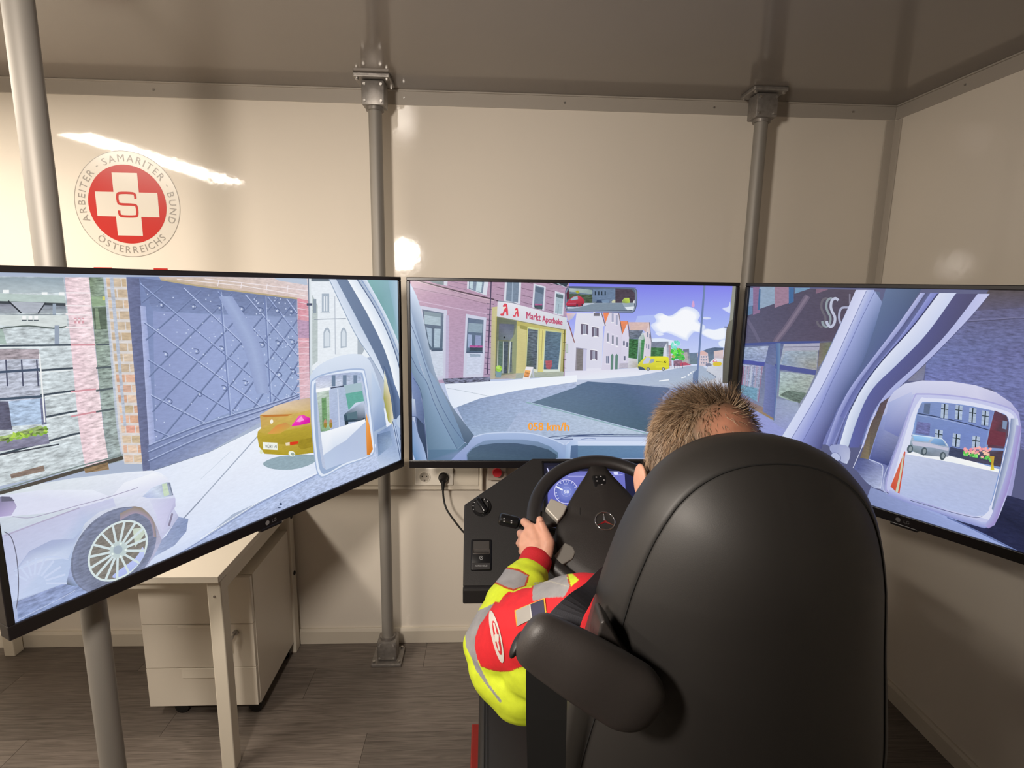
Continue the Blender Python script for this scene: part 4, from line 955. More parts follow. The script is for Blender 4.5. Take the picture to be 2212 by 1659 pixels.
# wiper and bonnet lines
S.poly([(-200, 690), (300, 660), (2100, 650), (2100, 920), (-200, 920)], ['b8c8e4', 'c4d0ea', 'c8d4ec', 'a4b6da', '9cb0d4'])
S.line([(-150, 672), (150, 645), (700, 640), (2100, 655)], 7, '3c4c74', sm=3); S.line([(0, 690), (150, 655), (620, 632)], 9, '46567e', sm=3); S.line([(150, 660), (2100, 668)], 7, '5a6a94')
S.line([(-200, 705), (60, 690), (150, 690)], 9, '51618a'); S.line([(240, 695), (330, 680), (415, 688)], 8, '8c9cc4')
S.line([(80, 715), (2100, 712)], 6, '8898c0')
S.poly([(50, 920), (60, 760), (90, 722), (160, 712), (1700, 712), (1760, 770), (130, 768), (115, 920)], ['a4b6da', 'c4d0ea', 'ccd8f0', 'd0daf0', 'd0dcf4', 'd4e0f6', 'c4d4ee', 'bccce8'])
S.poly([(122, 910), (132, 768), (1700, 768), (1710, 910)], ['5c7c9c', '62809f', '6c8cb4', '6080ac'], .05)
S.view(870, 820, 5.978)
S.poly([(600, 1060), (780, 860), (900, 750), (1050, 700), (1300, 680), (1550, 682), (1750, 710), (1950, 770), (2110, 850), (2100, 1010), (1990, 1010), (1200, 1060)], ['8c9ccc', '98a8d0', '9cb0d4', 'a4b8dc', 'a8bade', 'a4b8dc', 'a0b4d8', 'a0b4d8', '98acd0', '8ca4cc', '8098c0', '7c90b8'])
S.line([(930, 735), (1060, 697), (1300, 682), (1560, 684), (1760, 715), (1960, 780), (2080, 835)], 14, 'c4d2ec', sm=5)
S.poly([(830, 1060), (825, 960), (880, 890), (960, 830), (1060, 785), (1300, 768), (1550, 772), (1750, 800), (1900, 860), (2005, 940), (2000, 1005), (1900, 1060)], ['5a7090', '6c84a4', '7488a8', '7a90b0', '7e94b4', '7f95b5', '7c92b2', '788eae', '7088a8', '64809c', '4c6478', '42586c'])
S.poly([(850, 1060), (830, 970), (900, 890), (1000, 845), (1200, 818), (1450, 818), (1700, 850), (1880, 900), (1990, 970), (1960, 1060)], ['44586c', '50667a', '4e6478', '4c6078', '4a5e76', '485a74', '465a72', '42566c', '3e5266', '384c60'], .06)
S.poly([(2095, 1010), (2110, 840), (2180, 780), (2260, 780), (2260, 1010)], ['8ca8cc', 'a4bade', 'b8c8e8', 'c0d0ec', 'b4c8e6'])
S.poly([(2160, 1010), (2170, 850), (2260, 845), (2260, 1010)], ['50688c', '5a7498', '5a7498', '50688c'])
S.text('058 km/h', [(1620, 555), (2148, 552), (2142, 658), (1622, 652)], 'f6a440', bold=4)
# pink corner house
S.view(870, 590, 5.978)
S.poly([(60, 80), (2150, 100), (2110, 580), (2090, 1330), (1150, 1370), (540, 1420), (60, 1420)], ['b48fa8', 'b094ac', 'b096b0', 'a894ac', 'b098b4', 'b49cb8', 'b49cb8'], .12)
S.poly([(60, 90), (180, 90), (1140, 320), (1120, 400), (100, 190)], ['bc98ac', 'b48fa4', 'b69aac', 'b89cb0', 'bc9cb4'], .08)
S.line([(100, 185), (700, 300), (1100, 400)], 7, '8d7488'); S.line([(150, 350), (560, 430), (1100, 530)], 10, 'c8b0c8')
S.line([(150, 88), (700, 230), (1180, 340)], 16, '4a3848'); S.line([(170, 100), (700, 248), (1180, 360)], 7, 'd0b8c4')
S.line([(1180, 345), (2110, 575)], 9, '3a3240')
# cornice lines upper storey
for k in range(6): S.line([(1210, 180+k*0+k*90-90), (1310, 205+k*90-90)], 7, '7a6478'); S.line([(1530, 150+k*90-50), (1680, 190+k*90-50)], 7, '7a6478'); S.line([(1850, 190+k*85-60), (1955, 215+k*85-60)], 7, '7a6478')
for k in range(3): S.line([(590, 100+k*60), (830, 150+k*70)], 6, '86708a')
S.poly([(300, 92), (530, 92), (530, 155), (440, 140)], '74848c', .1); S.poly([(535, 92), (580, 92), (575, 165), (530, 155)], 'c8ccd8')
def win(q, fr='d4d8e4', gl='7c8ca0'):
    S.poly(q, fr); f_ = S.quadmap(q)
    S.poly([f_(.14, .06), f_(.88, .06), f_(.88, .94), f_(.14, .96)], gl, .12)
    return f_
f_ = win([(835, 95), (1110, 100), (1080, 290), (830, 200)]); S.poly([f_(.2, .1), f_(.42, .1), f_(.42, .85), f_(.2, .8)], 'bcd0d8', .1); S.poly([f_(.6, .1), f_(.82, .1), f_(.82, .9), f_(.6, .9)], 'c0d4dc', .1)
win([(1320, 100), (1530, 105), (1515, 405), (1305, 360)], gl='78889c'); S.line([(1420, 110), (1410, 370)], 14, '9cacc0')
f_ = win([(1690, 135), (1845, 175), (1825, 485), (1670, 440)], gl='74849a'); S.poly([f_(.15, .1), f_(.85, .1), f_(.85, .35), f_(.15, .3)], '5c6c80')
S.poly([(1700, 400), (1800, 400), (1800, 470), (1700, 455)], '46545c', .3); S.poly([(1705, 392), (1800, 396), (1800, 415), (1705, 415)], 'a85c8c', .3)
f_ = win([(1965, 230), (2090, 265), (2070, 550), (1945, 525)], gl='a4b8c4'); S.poly([f_(.15, .1), f_(.85, .1), f_(.85, .25), f_(.15, .25)], '5e6e76'); S.line([(2010, 400), (2000, 530)], 10, '8898a8')
S.poly([(1820, 100), (2140, 120), (2110, 180), (1990, 150)], '36404a'); S.line([(1990, 130), (2110, 185)], 8, 'b8c4d0')
# ground floor windows
f_ = win([(210, 415), (575, 480), (555, 1370), (230, 1400)], fr='c6c8dc', gl='c9d2e2')
S.poly([(250, 465), (530, 515), (515, 985), (340, 990)], ['5c6c84', '66768c', '54687c', '54687c'], .1); S.poly([(280, 540), (490, 570), (490, 680), (285, 655)], 'a8bcc8', .1); S.poly([(275, 490), (500, 525), (495, 575), (280, 540)], '8094a0')
S.poly([(305, 700), (375, 715), (375, 960), (340, 900)], 'a0b4c8', .1); S.poly([(410, 715), (490, 720), (480, 960), (405, 960)], 'a8bccc', .1); S.poly([(370, 985), (520, 975), (515, 1005), (370, 1010)], '4a5a70')
f_ = win([(815, 525), (1080, 575), (1040, 1335), (780, 1345)], fr='c8cce0', gl='c8d0e4')
S.poly([(840, 575), (1045, 605), (1030, 1030), (820, 1030)], ['60708c', '68788e', '586c80', '586c84'], .1); S.poly([(850, 640), (1030, 655), (1025, 770), (845, 760)], '8ca0b0', .1)
S.poly([(845, 790), (895, 795), (890, 960), (838, 960)], '9caccc', .1); S.poly([(940, 800), (1015, 805), (1010, 960), (935, 960)], '8c98bc', .1)
S.poly([(865, 955), (1030, 960), (1030, 1010), (860, 1005)], '384858', .2); S.poly([(865, 930), (1030, 935), (1030, 960), (860, 958)], 'b45c9c', .5); S.line([(820, 1020), (1035, 1025)], 16, '4c5a74'); S.poly([(865, 1040), (1005, 1045), (1000, 1080), (870, 1080)], '98a8bc', .2)
S.poly([(560, 540), (600, 550), (590, 1360), (552, 1365)], 'b8b0cc', .05)
# drain pipe with rungs
S.line([(1142, 95), (1125, 560), (1092, 1300)], 16, '4e4460')
for k in range(14): y_ = 370+k*70; xx = 1135-(y_-300)*.045; S.line([(xx-42, y_+20), (xx+48, y_+34)], 6, '46405c')
# rubble plinth
S.poly([(515, 1360), (1130, 1335), (1130, 1395), (545, 1430)], '70748c', 1.0)
# pharmacy
S.poly([(1150, 440), (1230, 430), (1230, 1350), (1130, 1370)], ['c4bc8c', 'ccc494', 'b8b488', 'b0a8a0'], .05)
S.poly([(1200, 560), (2110, 720), (2070, 1330), (1450, 1360), (1190, 1350)], ['b4ac60', 'c4bc74', 'a8a478', 'b0ac80', 'b8b47c'], .05)
S.poly([(1215, 570), (1470, 600), (1460, 1300), (1400, 1340), (1190, 1350)], ['646c58', '6c7468', '8c9084', '848c78', '787c64'], .1)
S.poly([(1245, 650), (1440, 660), (1420, 870), (1235, 860)], ['64687c', '5c6478', '7a8490', '5c6868'], .1); S.poly([(1470, 660), (1440, 790), (1390, 870), (1380, 880), (1430, 1290), (1470, 1300)], '8f9878', .05)
S.poly([(1240, 875), (1290, 880), (1285, 1290), (1230, 1280)], '5a7068', .3); S.poly([(1300, 880), (1365, 880), (1350, 1290), (1290, 1290)], '4c5864', .4); S.poly([(1385, 885), (1415, 885), (1405, 1280), (1380, 1280)], '5c6870', .3)
S.line([(1300, 880), (1292, 1290)], 10, 'b8c4c8'); S.line([(1388, 880), (1370, 1290)], 12, 'd0d8dc'); S.line([(1230, 870), (1222, 1260)], 9, 'c4ccc8'); S.ell(1312, 830, 13, 13, 0, '242c30', n=14)
S.poly([(1480, 680), (1600, 700), (1590, 1290), (1460, 1290)], ['ccc488', 'd0c88c', 'c4bc84', 'ccc48c'], .04); S.poly([(1510, 665), (1610, 690), (1605, 735), (1510, 715)], '9c9858')
S.poly([(1610, 690), (1760, 715), (1740, 1280), (1590, 1270)], ['d4dc98', 'c4c890', 'd8dcd0', 'c8d0b0']); S.poly([(1618, 715), (1745, 735), (1725, 1240), (1595, 1215)], ['64707c', '606c78', '54606c', '4c5c50'], .55)
S.poly([(1770, 715), (1840, 725), (1820, 1280), (1745, 1270)], 'd8d084', .04); S.line([(1805, 740), (1788, 1120)], 8, 'a8a06c')
S.poly([(1830, 720), (2060, 755), (2030, 1270), (1810, 1275)], ['c8cc94', 'c0c490', 'd8e0d8', 'd8e0d4']); S.poly([(1845, 745), (2045, 770), (2005, 1240), (1818, 1240)], ['5c7080', '607888', '5c748c', '546c80'], .35)
S.poly([(1840, 1130), (1925, 1125), (1925, 1200), (1900, 1240), (1850, 1230)], 'a85a64', .2)
S.poly([(1450, 1290), (2080, 1265), (2070, 1330), (1450, 1360)], ['a8b0a4', 'acb4a4', 'a4aca0', 'a0a8a0'], .1)
S.poly([(1190, 1330), (1460, 1290), (1460, 1350), (1190, 1365)], ['a0988c', 'b0a490', 'b4b0a8', 'a4a09c'], .1)
S.line([(2090, 720), (2070, 1270)], 14, '6c6838'); 
for k in range(5): S.line([(2065, 780+k*110), (2110, 785+k*110)], 6, '54503c')
# sign board
S.poly([(1225, 365), (1410, 385), (2120, 575), (2110, 725), (2060, 720), (1430, 600), (1215, 555)], ['dcdce4', 'e4e4ec', 'd4d8e0', 'ccd0d8', 'd0d4dc', 'd4d6de', 'd0d2dc'])
S.line([(1215, 562), (1430, 606), (2060, 728), (2110, 732)], 10, '8c8c70'); S.poly([(1225, 365), (1410, 385), (1480, 405), (1480, 395), (1420, 372), (1228, 355)], '8890a0')
for (x, y_, k) in ((1315, 475, 1.0), (1462, 510, .72)):
    def A(p): return (x+p[0]*k*.82, y_+p[1]*k)
    S.poly([A((-50, 70)), A((-25, 30)), A((-10, -10)), A((-30, -55)), A((5, -88)), A((40, -75)), A((52, 0)), A((58, 70)), A((30, 72)), A((22, 25)), A((2, 20)), A((-5, 50)), A((-12, 72))], 'd84858')
    S.ell(*A((-12, -25)), 14*k, 18*k, 20, 'e8e0d0', n=14); S.ell(*A((12, -35)), 8*k, 12*k, 0, 'e8d8d8', n=12)
    S.ell(*A((-50, 58)), 16*k, 12*k, 0, 'd84858', n=12); S.poly([A((-60, 60)), A((-8, 55)), A((-8, 74)), A((-60, 74))], 'd84858')
S.text('Markt', [(1598, 498), (1785, 530), (1778, 620), (1598, 585)], 'bc5070', bold=3); S.text('Apotheke', [(1800, 548), (2062, 598), (2056, 692), (1802, 648)], 'bc5070', bold=3)
# plant and sandwich board
S.poly([(1192, 1265), (1280, 1265), (1265, 1345), (1205, 1345)], '7c98a4'); S.ell(1240, 1230, 40, 42, 0, '9ccc4c', .3, n=20); S.ell(1232, 1215, 22, 22, 0, 'b8e06c', n=14)
S.poly([(1590, 1205), (1685, 1210), (1630, 1385), (1545, 1375)], 'e6e4ea'); S.poly([(1685, 1210), (1700, 1340), (1680, 1345), (1665, 1270)], 'b4bcc8'); S.poly([(1580, 1250), (1650, 1255), (1625, 1345), (1560, 1335)], ['d89c5c', 'e0a860', 'c8845c', 'dc9454'], .6)
# white pavement
S.poly([(545, 1430), (1130, 1395), (1560, 1375), (2230, 1320), (2250, 1400), (1500, 1510), (1000, 1614), (640, 1750), (560, 1500)], ['e0e8f4', 'e8eef8', 'e8eef8', 'ecf0f8', 'eef2f8', 'ecf2fa', 'e8eef8', 'dfe8f6', 'dfe6f4'])
S.line([(570, 1480), (840, 1530), (1105, 1585)], 5, 'a8b4c0')
# windscreen pillar of the van (left of the picture)
S.view(870, 820, 5.978)
def T(p): return p
S.strip([(95, -1250), (210, -1000), (330, -480), (430, -60), (620, 310), (770, 520), (920, 715)], [(60, -1000), (210, -500), (330, -60), (480, 330), (640, 600), (800, 810), (840, 830)], 'c4d4ea', '8aa0c0', cE=('5c7088', '4c6078'))
S.strip([(60, -1100), (180, -620), (330, -150), (430, 0), (600, 330), (720, 600), (800, 810)], [(40, -900), (120, -480), (280, -60), (330, 100), (470, 440), (600, 720), (700, 900)], 'a8bcd8', 'b4c6dc', cE=('6c88a8', '6c88a4'))
S.strip([(60, -760), (200, -260), (300, 0), (380, 240), (480, 460), (600, 710), (705, 900)], [(20, -480), (110, -120), (150, 0), (250, 250), (290, 570), (320, 900), (330, 1060)], '98aecb', '7a92ac', cE=('7c98b4', '5c7890'))
S.poly([(705, 898), (800, 812), (845, 830), (700, 960), (600, 1060), (330, 1060), (325, 900)], ['6484a0', '5a7894', '506880', '788cb0', '6480a0', '54708c', '587490'])
S.poly([(60, -700), (20, -900), (60, -1200), (95, -1250), (95, -1130)], 'ccd8e8')
for L in ([(90, -760), (200, -480), (330, -80), (480, 300), (640, 590), (800, 805)], [(60, -420), (190, -140), (310, 30), (400, 280), (520, 540), (700, 885)]): S.line(L, 7, '54688c', sm=6)
S.strip([(60, -240), (150, -30), (220, 130), (260, 340), (290, 590), (310, 800), (325, 1060)], [(40, 0), (100, 0), (130, 240), (150, 420), (180, 620), (240, 850), (310, 1060)], '7c90c0', '8a9cc4', .05, cE=('2c3c58', '38486c'))
S.poly([(175, 470), (275, 580), (300, 800), (320, 1060), (270, 900), (200, 680)], ['30405c', '3c4c68', '2a3a54', '2c3c54', '34445e', '3c4c68'])
S.poly([(100, 470), (180, 480), (160, 250), (100, 240)], ['8c9cc4', '7484ac', 'c0ccdf', 'b4c4dc'])
S.strip([(95, 520), (150, 540), (210, 720), (275, 880), (320, 1060)], [(95, 700), (105, 780), (120, 880), (150, 1000), (180, 1060)], '8ea2c8', '7c9cc4', cE=('a4b8dc', '5c84b0'))
S.line([(140, -20), (230, 130), (265, 360), (285, 580)], 6, '44567c', sm=5); S.line([(105, 470), (180, 475)], 6, '4c5c80')
# inside mirror
S.view(1210, 590, 5.395)
mo = [(55, 260), (62, 195), (85, 165), (140, 152), (820, 168), (870, 178), (893, 215), (892, 330), (880, 410), (850, 455), (780, 462), (110, 445), (70, 430), (55, 380)]
S.poly(mo, '4e5a70', sm=3); S.poly([(x+(475-x)*.02, y_+(305-y_)*.04) for x, y_ in mo], '8490a8', sm=3); S.poly([(x+(475-x)*.045, y_+(300-y_)*.10-6) for x, y_ in mo], '566274', sm=3)
S.poly([(105, 180), (640, 175), (640, 350), (105, 350)], ['64788c', '5c6c84', '7484a0', '5c6c60'], .3); S.poly([(640, 178), (830, 190), (865, 230), (865, 350), (640, 350)], '4e4450', .3)
S.poly([(380, 180), (640, 180), (640, 310), (380, 330)], '6c809c', .15)
for x in (400, 440, 475, 515): S.rect(x, 212, x+14, 258, '2a3844')
S.poly([(105, 175), (230, 180), (370, 195), (370, 245), (105, 215)], ['b8c4c4', 'a4b4b4', '8ca0a0', '90a4a0', 'a8b4b0'], .1); S.poly([(175, 215), (205, 200), (225, 225), (200, 240)], 'a8a834'); S.poly([(105, 240), (370, 250), (370, 345), (260, 345), (105, 330)], '4c5c48', .6)
S.poly([(70, 230), (100, 190), (105, 300), (75, 310)], '5c2c3c')
S.poly([(80, 395), (270, 350), (650, 345), (860, 345), (855, 400), (760, 425), (90, 420)], ['d4dce8', 'c8d0e0', '8898a4', '8c9ca8', 'b0b8c4', '98a8b4', '98a8b8']); S.poly([(750, 395), (860, 388), (850, 425), (780, 432)], 'dce4ec')
S.poly([(150, 415), (400, 350), (720, 348), (760, 430), (150, 430)], '7f8f9f', .05)
S.poly([(72, 345), (105, 310), (145, 275), (200, 262), (240, 275), (275, 310), (275, 350), (250, 385), (190, 390), (80, 385)], ['c03450', 'd04058', 'c83c54', 'cc4858', 'c44054', 'b83448', 'a02c40', '8c2438', '902438', '9c2c40'], sm=2)
S.poly([(115, 310), (150, 278), (200, 268), (205, 305), (130, 318)], '9cb4c4'); S.poly([(80, 350), (185, 345), (180, 360), (85, 362)], 'b8506c'); S.ell(195, 375, 11, 17, 0, '4c3040', n=12); S.ell(255, 370, 10, 16, 0, '4c3040', n=12); S.rect(80, 380, 180, 392, '402838')
S.poly([(415, 345), (425, 315), (470, 308), (570, 315), (575, 348)], ['2c3c54', '3c5070', '50688c', '6c8098', '34445c']); S.poly([(480, 320), (560, 312), (572, 345), (490, 348)], '7890ac'); S.poly([(595, 330), (620, 308), (640, 315), (640, 345), (600, 345)], 'c4c8a8')
S.poly([(715, 325), (745, 290), (800, 288), (808, 345), (770, 350), (715, 345)], ['c0cc98', 'b4cc5c', 'c4d860', 'b0c44c', '8ca040', '7c8c58'])
S.poly([(845, 325), (865, 315), (865, 350), (842, 350)], 'd4d8dc')
PC_.build('screen_picture', TVC)

# ================================================================== right screen picture
S = PR_
S.base('585c80')
S.view(1580, 600, 4.609)
S.poly([(60, 90), (1260, 120), (1100, 640), (80, 680), (60, 400)], ['4c4c66', '4a4254', '50465a', '585670', '54546c'], .12)
for x0, x1, y0, y1, c in ((150, 230, 100, 300, '7c90b4'), (215, 285, 90, 370, '84688a'), (280, 440, 90, 310, '8ca0b8'), (430, 590, 90, 300, '96788e'), (570, 620, 90, 260, '44689a'), (630, 780, 100, 160, '6c90b0'), (840, 960, 110, 160, '7c6076')):
    S.poly([(x0, y0), (x1, y0), (x1, y1-(x1-x0)*.35), (x0, y1)], c, .12)
S.poly([(130, 300), (210, 275), (210, 360), (135, 380)], '5c7a9c', .1); S.poly([(262, 320), (275, 110), (290, 110), (285, 320)], '3c6490'); S.poly([(570, 255), (585, 110), (625, 110), (610, 240)], '3a6494')
S.line([(760, 180), (560, 480), (440, 640), (380, 800), (350, 960)], 60, '665c72', .05, sm=5); S.line([(760, 180), (560, 480), (440, 640), (380, 800)], 26, '7a6e82', sm=5); S.line([(150, 400), (220, 520), (280, 640)], 30, '625e78', sm=3)
# blackletter sign
for dx, c in ((-95, '64606c'), (-45, '8c98a0'), (0, 'b9bed4')):
    S.line([(1065+dx, 225), (1035+dx, 205), (1000+dx, 230), (990+dx, 290), (1005+dx, 340), (1030+dx, 390), (1025+dx, 450), (990+dx, 490), (955+dx, 460), (950+dx, 430)], 26 if dx == 0 else 22, c, sm=4)
S.line([(1170, 295), (1100, 300), (1075, 350), (1075, 420), (1105, 480), (1130, 470)], 22, 'a4a8c4', sm=3); S.rect(1170, 160, 1186, 260, '7c788c')
# shop window
S.poly([(100, 660), (380, 640), (430, 640), (1010, 630), (950, 900), (660, 1330), (430, 1430), (60, 1180)], ['5c6690', '5a6490', '5a6490', '5c5c70', '74788c', '8c94ac', '74727c', '707a9c'], .15)
S.line([(100, 665), (500, 645), (880, 640)], 22, '44508c')
S.poly([(110, 690), (370, 680), (335, 840), (95, 820)], ['94a4c0', 'a0a8c0', '8c98bc', '8494b8'], .4); S.poly([(90, 860), (320, 880), (265, 1240), (65, 1130)], ['a0a8c4', '9c98b4', '8090a8', '7c98b4'], .5)
for k in range(9): S.line([(100+k*26, 880), (75+k*24, 1130+k*13)], random.choice([8, 14]), random.choice(['98a4c0', 'a898b0', 'b4bcd0', '7484a8', '8c6c88']))
S.poly([(70, 1060), (260, 1100), (250, 1230), (68, 1130)], '6c94ac', .4)
S.poly([(520, 670), (870, 655), (850, 920), (480, 870)], ['a4acbc', '9ca4ac', '98989c', '98a8bc'], .25); S.poly([(520, 660), (880, 650), (875, 720), (520, 725)], 'a4a4b8', .1); S.line([(520, 690), (875, 685)], 8, '6c6c84'); S.poly([(540, 730), (850, 740), (840, 900), (500, 860)], ['98a8bc', '909ca4', '94948c', '8498b4'], .3)
S.line([(90, 830), (330, 862)], 38, '48509c'); S.line([(430, 880), (840, 945)], 48, '4c5490')
S.poly([(490, 930), (830, 970), (740, 1170), (650, 1250), (470, 1180)], ['a4b4bc', 'a0a8a4', 'a8b4b0', '8c9c98', '9cb0a8'], .35)
S.poly([(560, 1120), (750, 1150), (680, 1250), (480, 1170)], '64746c', .5)
S.poly([(440, 1200), (660, 1240), (680, 1330), (560, 1560), (380, 1560), (200, 1330), (60, 1190), (420, 1420)], ['8c98b8', '98a4bc', '9ca8c0', '8c94c8', '8890c8', '8c98c8', '8890c0', '9098c0'], .12)
S.poly([(60, 1170), (250, 1260), (425, 1340), (420, 1420), (60, 1220)], ['8c6c70', '847078', '887864', '948058', '8a7478'], .1)
S.strip([(440, 650), (450, 900), (440, 1180), (420, 1420)], [(490, 650), (480, 900), (450, 1180), (430, 1420)], '4c6498', '6c88ac'); S.strip([(340, 850), (330, 1150), (310, 1330)], [(440, 880), (440, 1200), (420, 1400)], '7078a8', '5c689c', .1)
S.poly([(80, 1250), (330, 1380), (560, 1540), (480, 1659), (60, 1659)], ['9498cc', '8c94cc', '9098d0', '8c94cc', '8890c8'], .06)
S.poly([(880, 650), (1010, 640), (960, 760), (860, 900)], ['6c6460', '6c7464', '74785c', '7c7470'], .2)
# windscreen pillar
S.view(1580, 600, 4.609)
S.poly([(1240, 130), (1480, 140), (1480, 1659), (700, 1659), (500, 1580), (760, 1160)], ['6c7ca8', '58688c', '5c6ca0', '7c80bc', '98a0cc', '8c98c0'])
S.strip([(1240, 120), (1100, 440), (940, 790), (800, 1080), (640, 1360), (480, 1620), (440, 1700)], [(1345, 120), (1200, 450), (1060, 760), (920, 1050), (760, 1320), (600, 1600), (550, 1700)], 'c4c8e6', 'd0d4ee', cE=('d0d8f0', 'c4ccec'))
S.strip([(1345, 120), (1200, 450), (1060, 760), (920, 1050), (760, 1320), (600, 1600), (550, 1700)], [(1420, 120), (1270, 450), (1130, 760), (980, 1060), (860, 1330), (720, 1620), (680, 1700)], 'bcc4e4', '9ca8d8', cE=('b0b8e4', '8890cc'))
S.strip([(1420, 120), (1270, 450), (1130, 760), (980, 1060), (860, 1330), (720, 1620), (680, 1700)], [(1540, 300), (1420, 520), (1300, 850), (1120, 1160), (1020, 1400), (920, 1620), (900, 1700)], 'a4b0dc', '6478a4', cE=('8088c4', '484c7c'))
S.strip([(1540, 100), (1420, 520), (1300, 850), (1120, 1160), (1020, 1380), (930, 1600)], [(1900, 100), (1640, 500), (1470, 750), (1220, 1100), (1050, 1320), (940, 1560)], '5c7094', '465878', cE=('4c5484', '5c64a0'))
for L in ([(1345, 130), (1200, 450), (1060, 760), (920, 1050), (760, 1330), (600, 1600)], [(1430, 130), (1275, 450), (1130, 770), (990, 1060), (870, 1330), (715, 1620)]): S.line(L, 5, '606aa0', sm=5)
S.view(1880, 600, 4.608)
S.poly([(1180, 120), (3200, 90), (3200, 200), (1060, 320)], ['4c4448', '40383c', '4a4656', '565470'], .2)
S.poly([(1060, 320), (3200, 180), (3200, 2600), (1500, 1700), (1480, 1340), (1200, 1100), (540, 1020), (560, 830)], ['5c5c80', '54506e', '6a6c98', '6c70a0', '6a70a4', '6c74a8', '6c74ac', '6a74a8'], .35)
S.line([(960, 440), (1200, 425), (3200, 300)], 6, '40405c'); S.line([(980, 425), (3200, 285)], 4, '7c7ca0'); S.line([(1060, 325), (3200, 190)], 5, '4a4860')
S.poly([(380, 1000), (560, 830), (530, 1020), (380, 1030)], ['7c7c90', '74768c', '787c9c', '7c7c98'], .1)
S.strip([(500, 150), (250, 500), (0, 830), (-200, 1100), (-330, 1350), (-440, 1659)], [(560, 150), (300, 530), (30, 860), (-160, 1130), (-290, 1380), (-400, 1680)], 'b4b8e0', '8c94c8', cE=('9ca4d8', '6c74b0'))
S.strip([(550, 150), (290, 520), (20, 860), (-170, 1130), (-300, 1380)], [(600, 150), (340, 530), (60, 880), (-130, 1150), (-260, 1400)], '4c5074', '5c6490', cE=('6068a4', '7078b4'))
S.strip([(600, 150), (340, 530), (60, 880), (-130, 1150), (-260, 1400), (-380, 1680)], [(680, 150), (410, 500), (130, 810), (-60, 1050), (-220, 1340), (-340, 1680)], '8c94d0', '747cc0', cE=('8c94cc', '3c4070'))
S.strip([(690, 150), (420, 500), (140, 810), (-50, 1060), (-200, 1330), (-310, 1680)], [(860, 150), (560, 560), (270, 860), (20, 1110), (-120, 1390), (-220, 1690)], 'd4d8ec', 'c8d0ec', cE=('dce4f4', 'b8c4dc'))
S.line([(670, 160), (410, 500), (130, 810), (-60, 1060), (-210, 1340)], 8, '20264c', sm=5)
S.strip([(850, 160), (560, 560), (270, 860), (20, 1110), (-120, 1390), (-210, 1690)], [(1080, 160), (760, 560), (450, 880), (170, 1140), (10, 1370), (-110, 1690)], '4c4c78', '444468', cE=('5c64a4', '585c94'))
S.strip([(1070, 160), (760, 560), (450, 880), (180, 1130), (20, 1370), (-90, 1690)], [(1190, 160), (960, 430), (560, 840), (220, 1160), (60, 1400), (-40, 1690)], 'b8bce4', 'c0c4e8', cE=('a4acdc', '8c94cc'))
S.line([(1190, 165), (960, 435), (560, 845), (220, 1165), (60, 1405), (-45, 1690)], 5, '484c78', sm=5)
S.poly([(220, 1165), (100, 1250), (40, 1400), (-60, 1700), (60, 1700), (180, 1230)], ['5c4c50', '50444c', '544a48', '5c5048', '6c5c54', '5c4c54'], .15)
# side mirror
S.view(1780, 900, 4.609)
S.poly([(360, 410), (470, 60), (560, -90), (590, 30), (450, 400), (440, 430)], ['74685c', '5c504c', '544848', '5c5450', '6c6458', '84785c'], .15)
S.view(1880, 600, 4.608)
ho = [(180, 1210), (240, 1130), (340, 1055), (520, 1022), (800, 1030), (1050, 1070), (1250, 1140), (1400, 1240), (1480, 1340), (1505, 1500), (1490, 1700), (1420, 2100), (1330, 2480), (1230, 2490), (700, 2320), (200, 2150), (60, 2050), (-30, 1850), (60, 1560)]
S.poly(ho, ['c0c4e4', 'c4c8e4', 'ccd0e8', 'd0d2ea', 'd0d0e8', 'd0d0e8', 'c8c8e4', 'b8b8dc', 'a8a8d4', 'a0a0d0', '9c9ccc', '9c9ccc', 'a49ccc', 'a4a0d0', '9ca0cc', '8c98c4', '7c88c0', '6c78b4', '8894c8'])
S.view(1780, 900, 4.609)
S.poly([(580, 0), (900, -230), (790, 100), (640, 490), (455, 420)], ['8c98cc', 'b4bce0', '848cc0', '3c4478', '505a94'], .05)
S.poly([(640, -140), (880, -250), (850, -60), (740, 200), (600, 130)], ['a4aed8', 'bcc2e4', '98a0d0', '6c74ac', '7c86bc'])
S.poly([(340, 420), (440, 425), (560, 470), (585, 520), (560, 720), (430, 660), (330, 540), (300, 510)], ['4c5484', '5c6490', '6c74a0', '98a0c8', 'b4bcd8', '98a4cc', '5a6294', '5c6498'], .15, sm=2)
S.poly([(450, 430), (640, 490), (620, 760), (560, 720), (585, 520)], ['9ca4cc', '5c649c', 'a4acd4', 'a4acd4', '7c84b4'], .08)
S.line([(450, 425), (560, 470), (588, 520), (565, 715)], 6, 'c8d0e8', sm=4); S.line([(640, 490), (600, 600), (590, 720), (650, 780)], 6, 'b8c0e0', sm=4); S.line([(290, 510), (380, 300), (470, 60), (520, -60)], 6, 'd8dcf0', sm=4)
S.poly([(60, 330), (80, 280), (220, 285), (265, 350), (230, 470), (140, 420)], ['a4acd4', '8c94c0', 'a8b0d4', 'a4a8c8', 'c8d0e8', '8c94c4'], sm=2); S.ell(120, 400, 55, 40, 30, 'b4bcdc', n=20); S.ell(120, 400, 55, 40, 30, '5a6290', ring=.9, n=20)
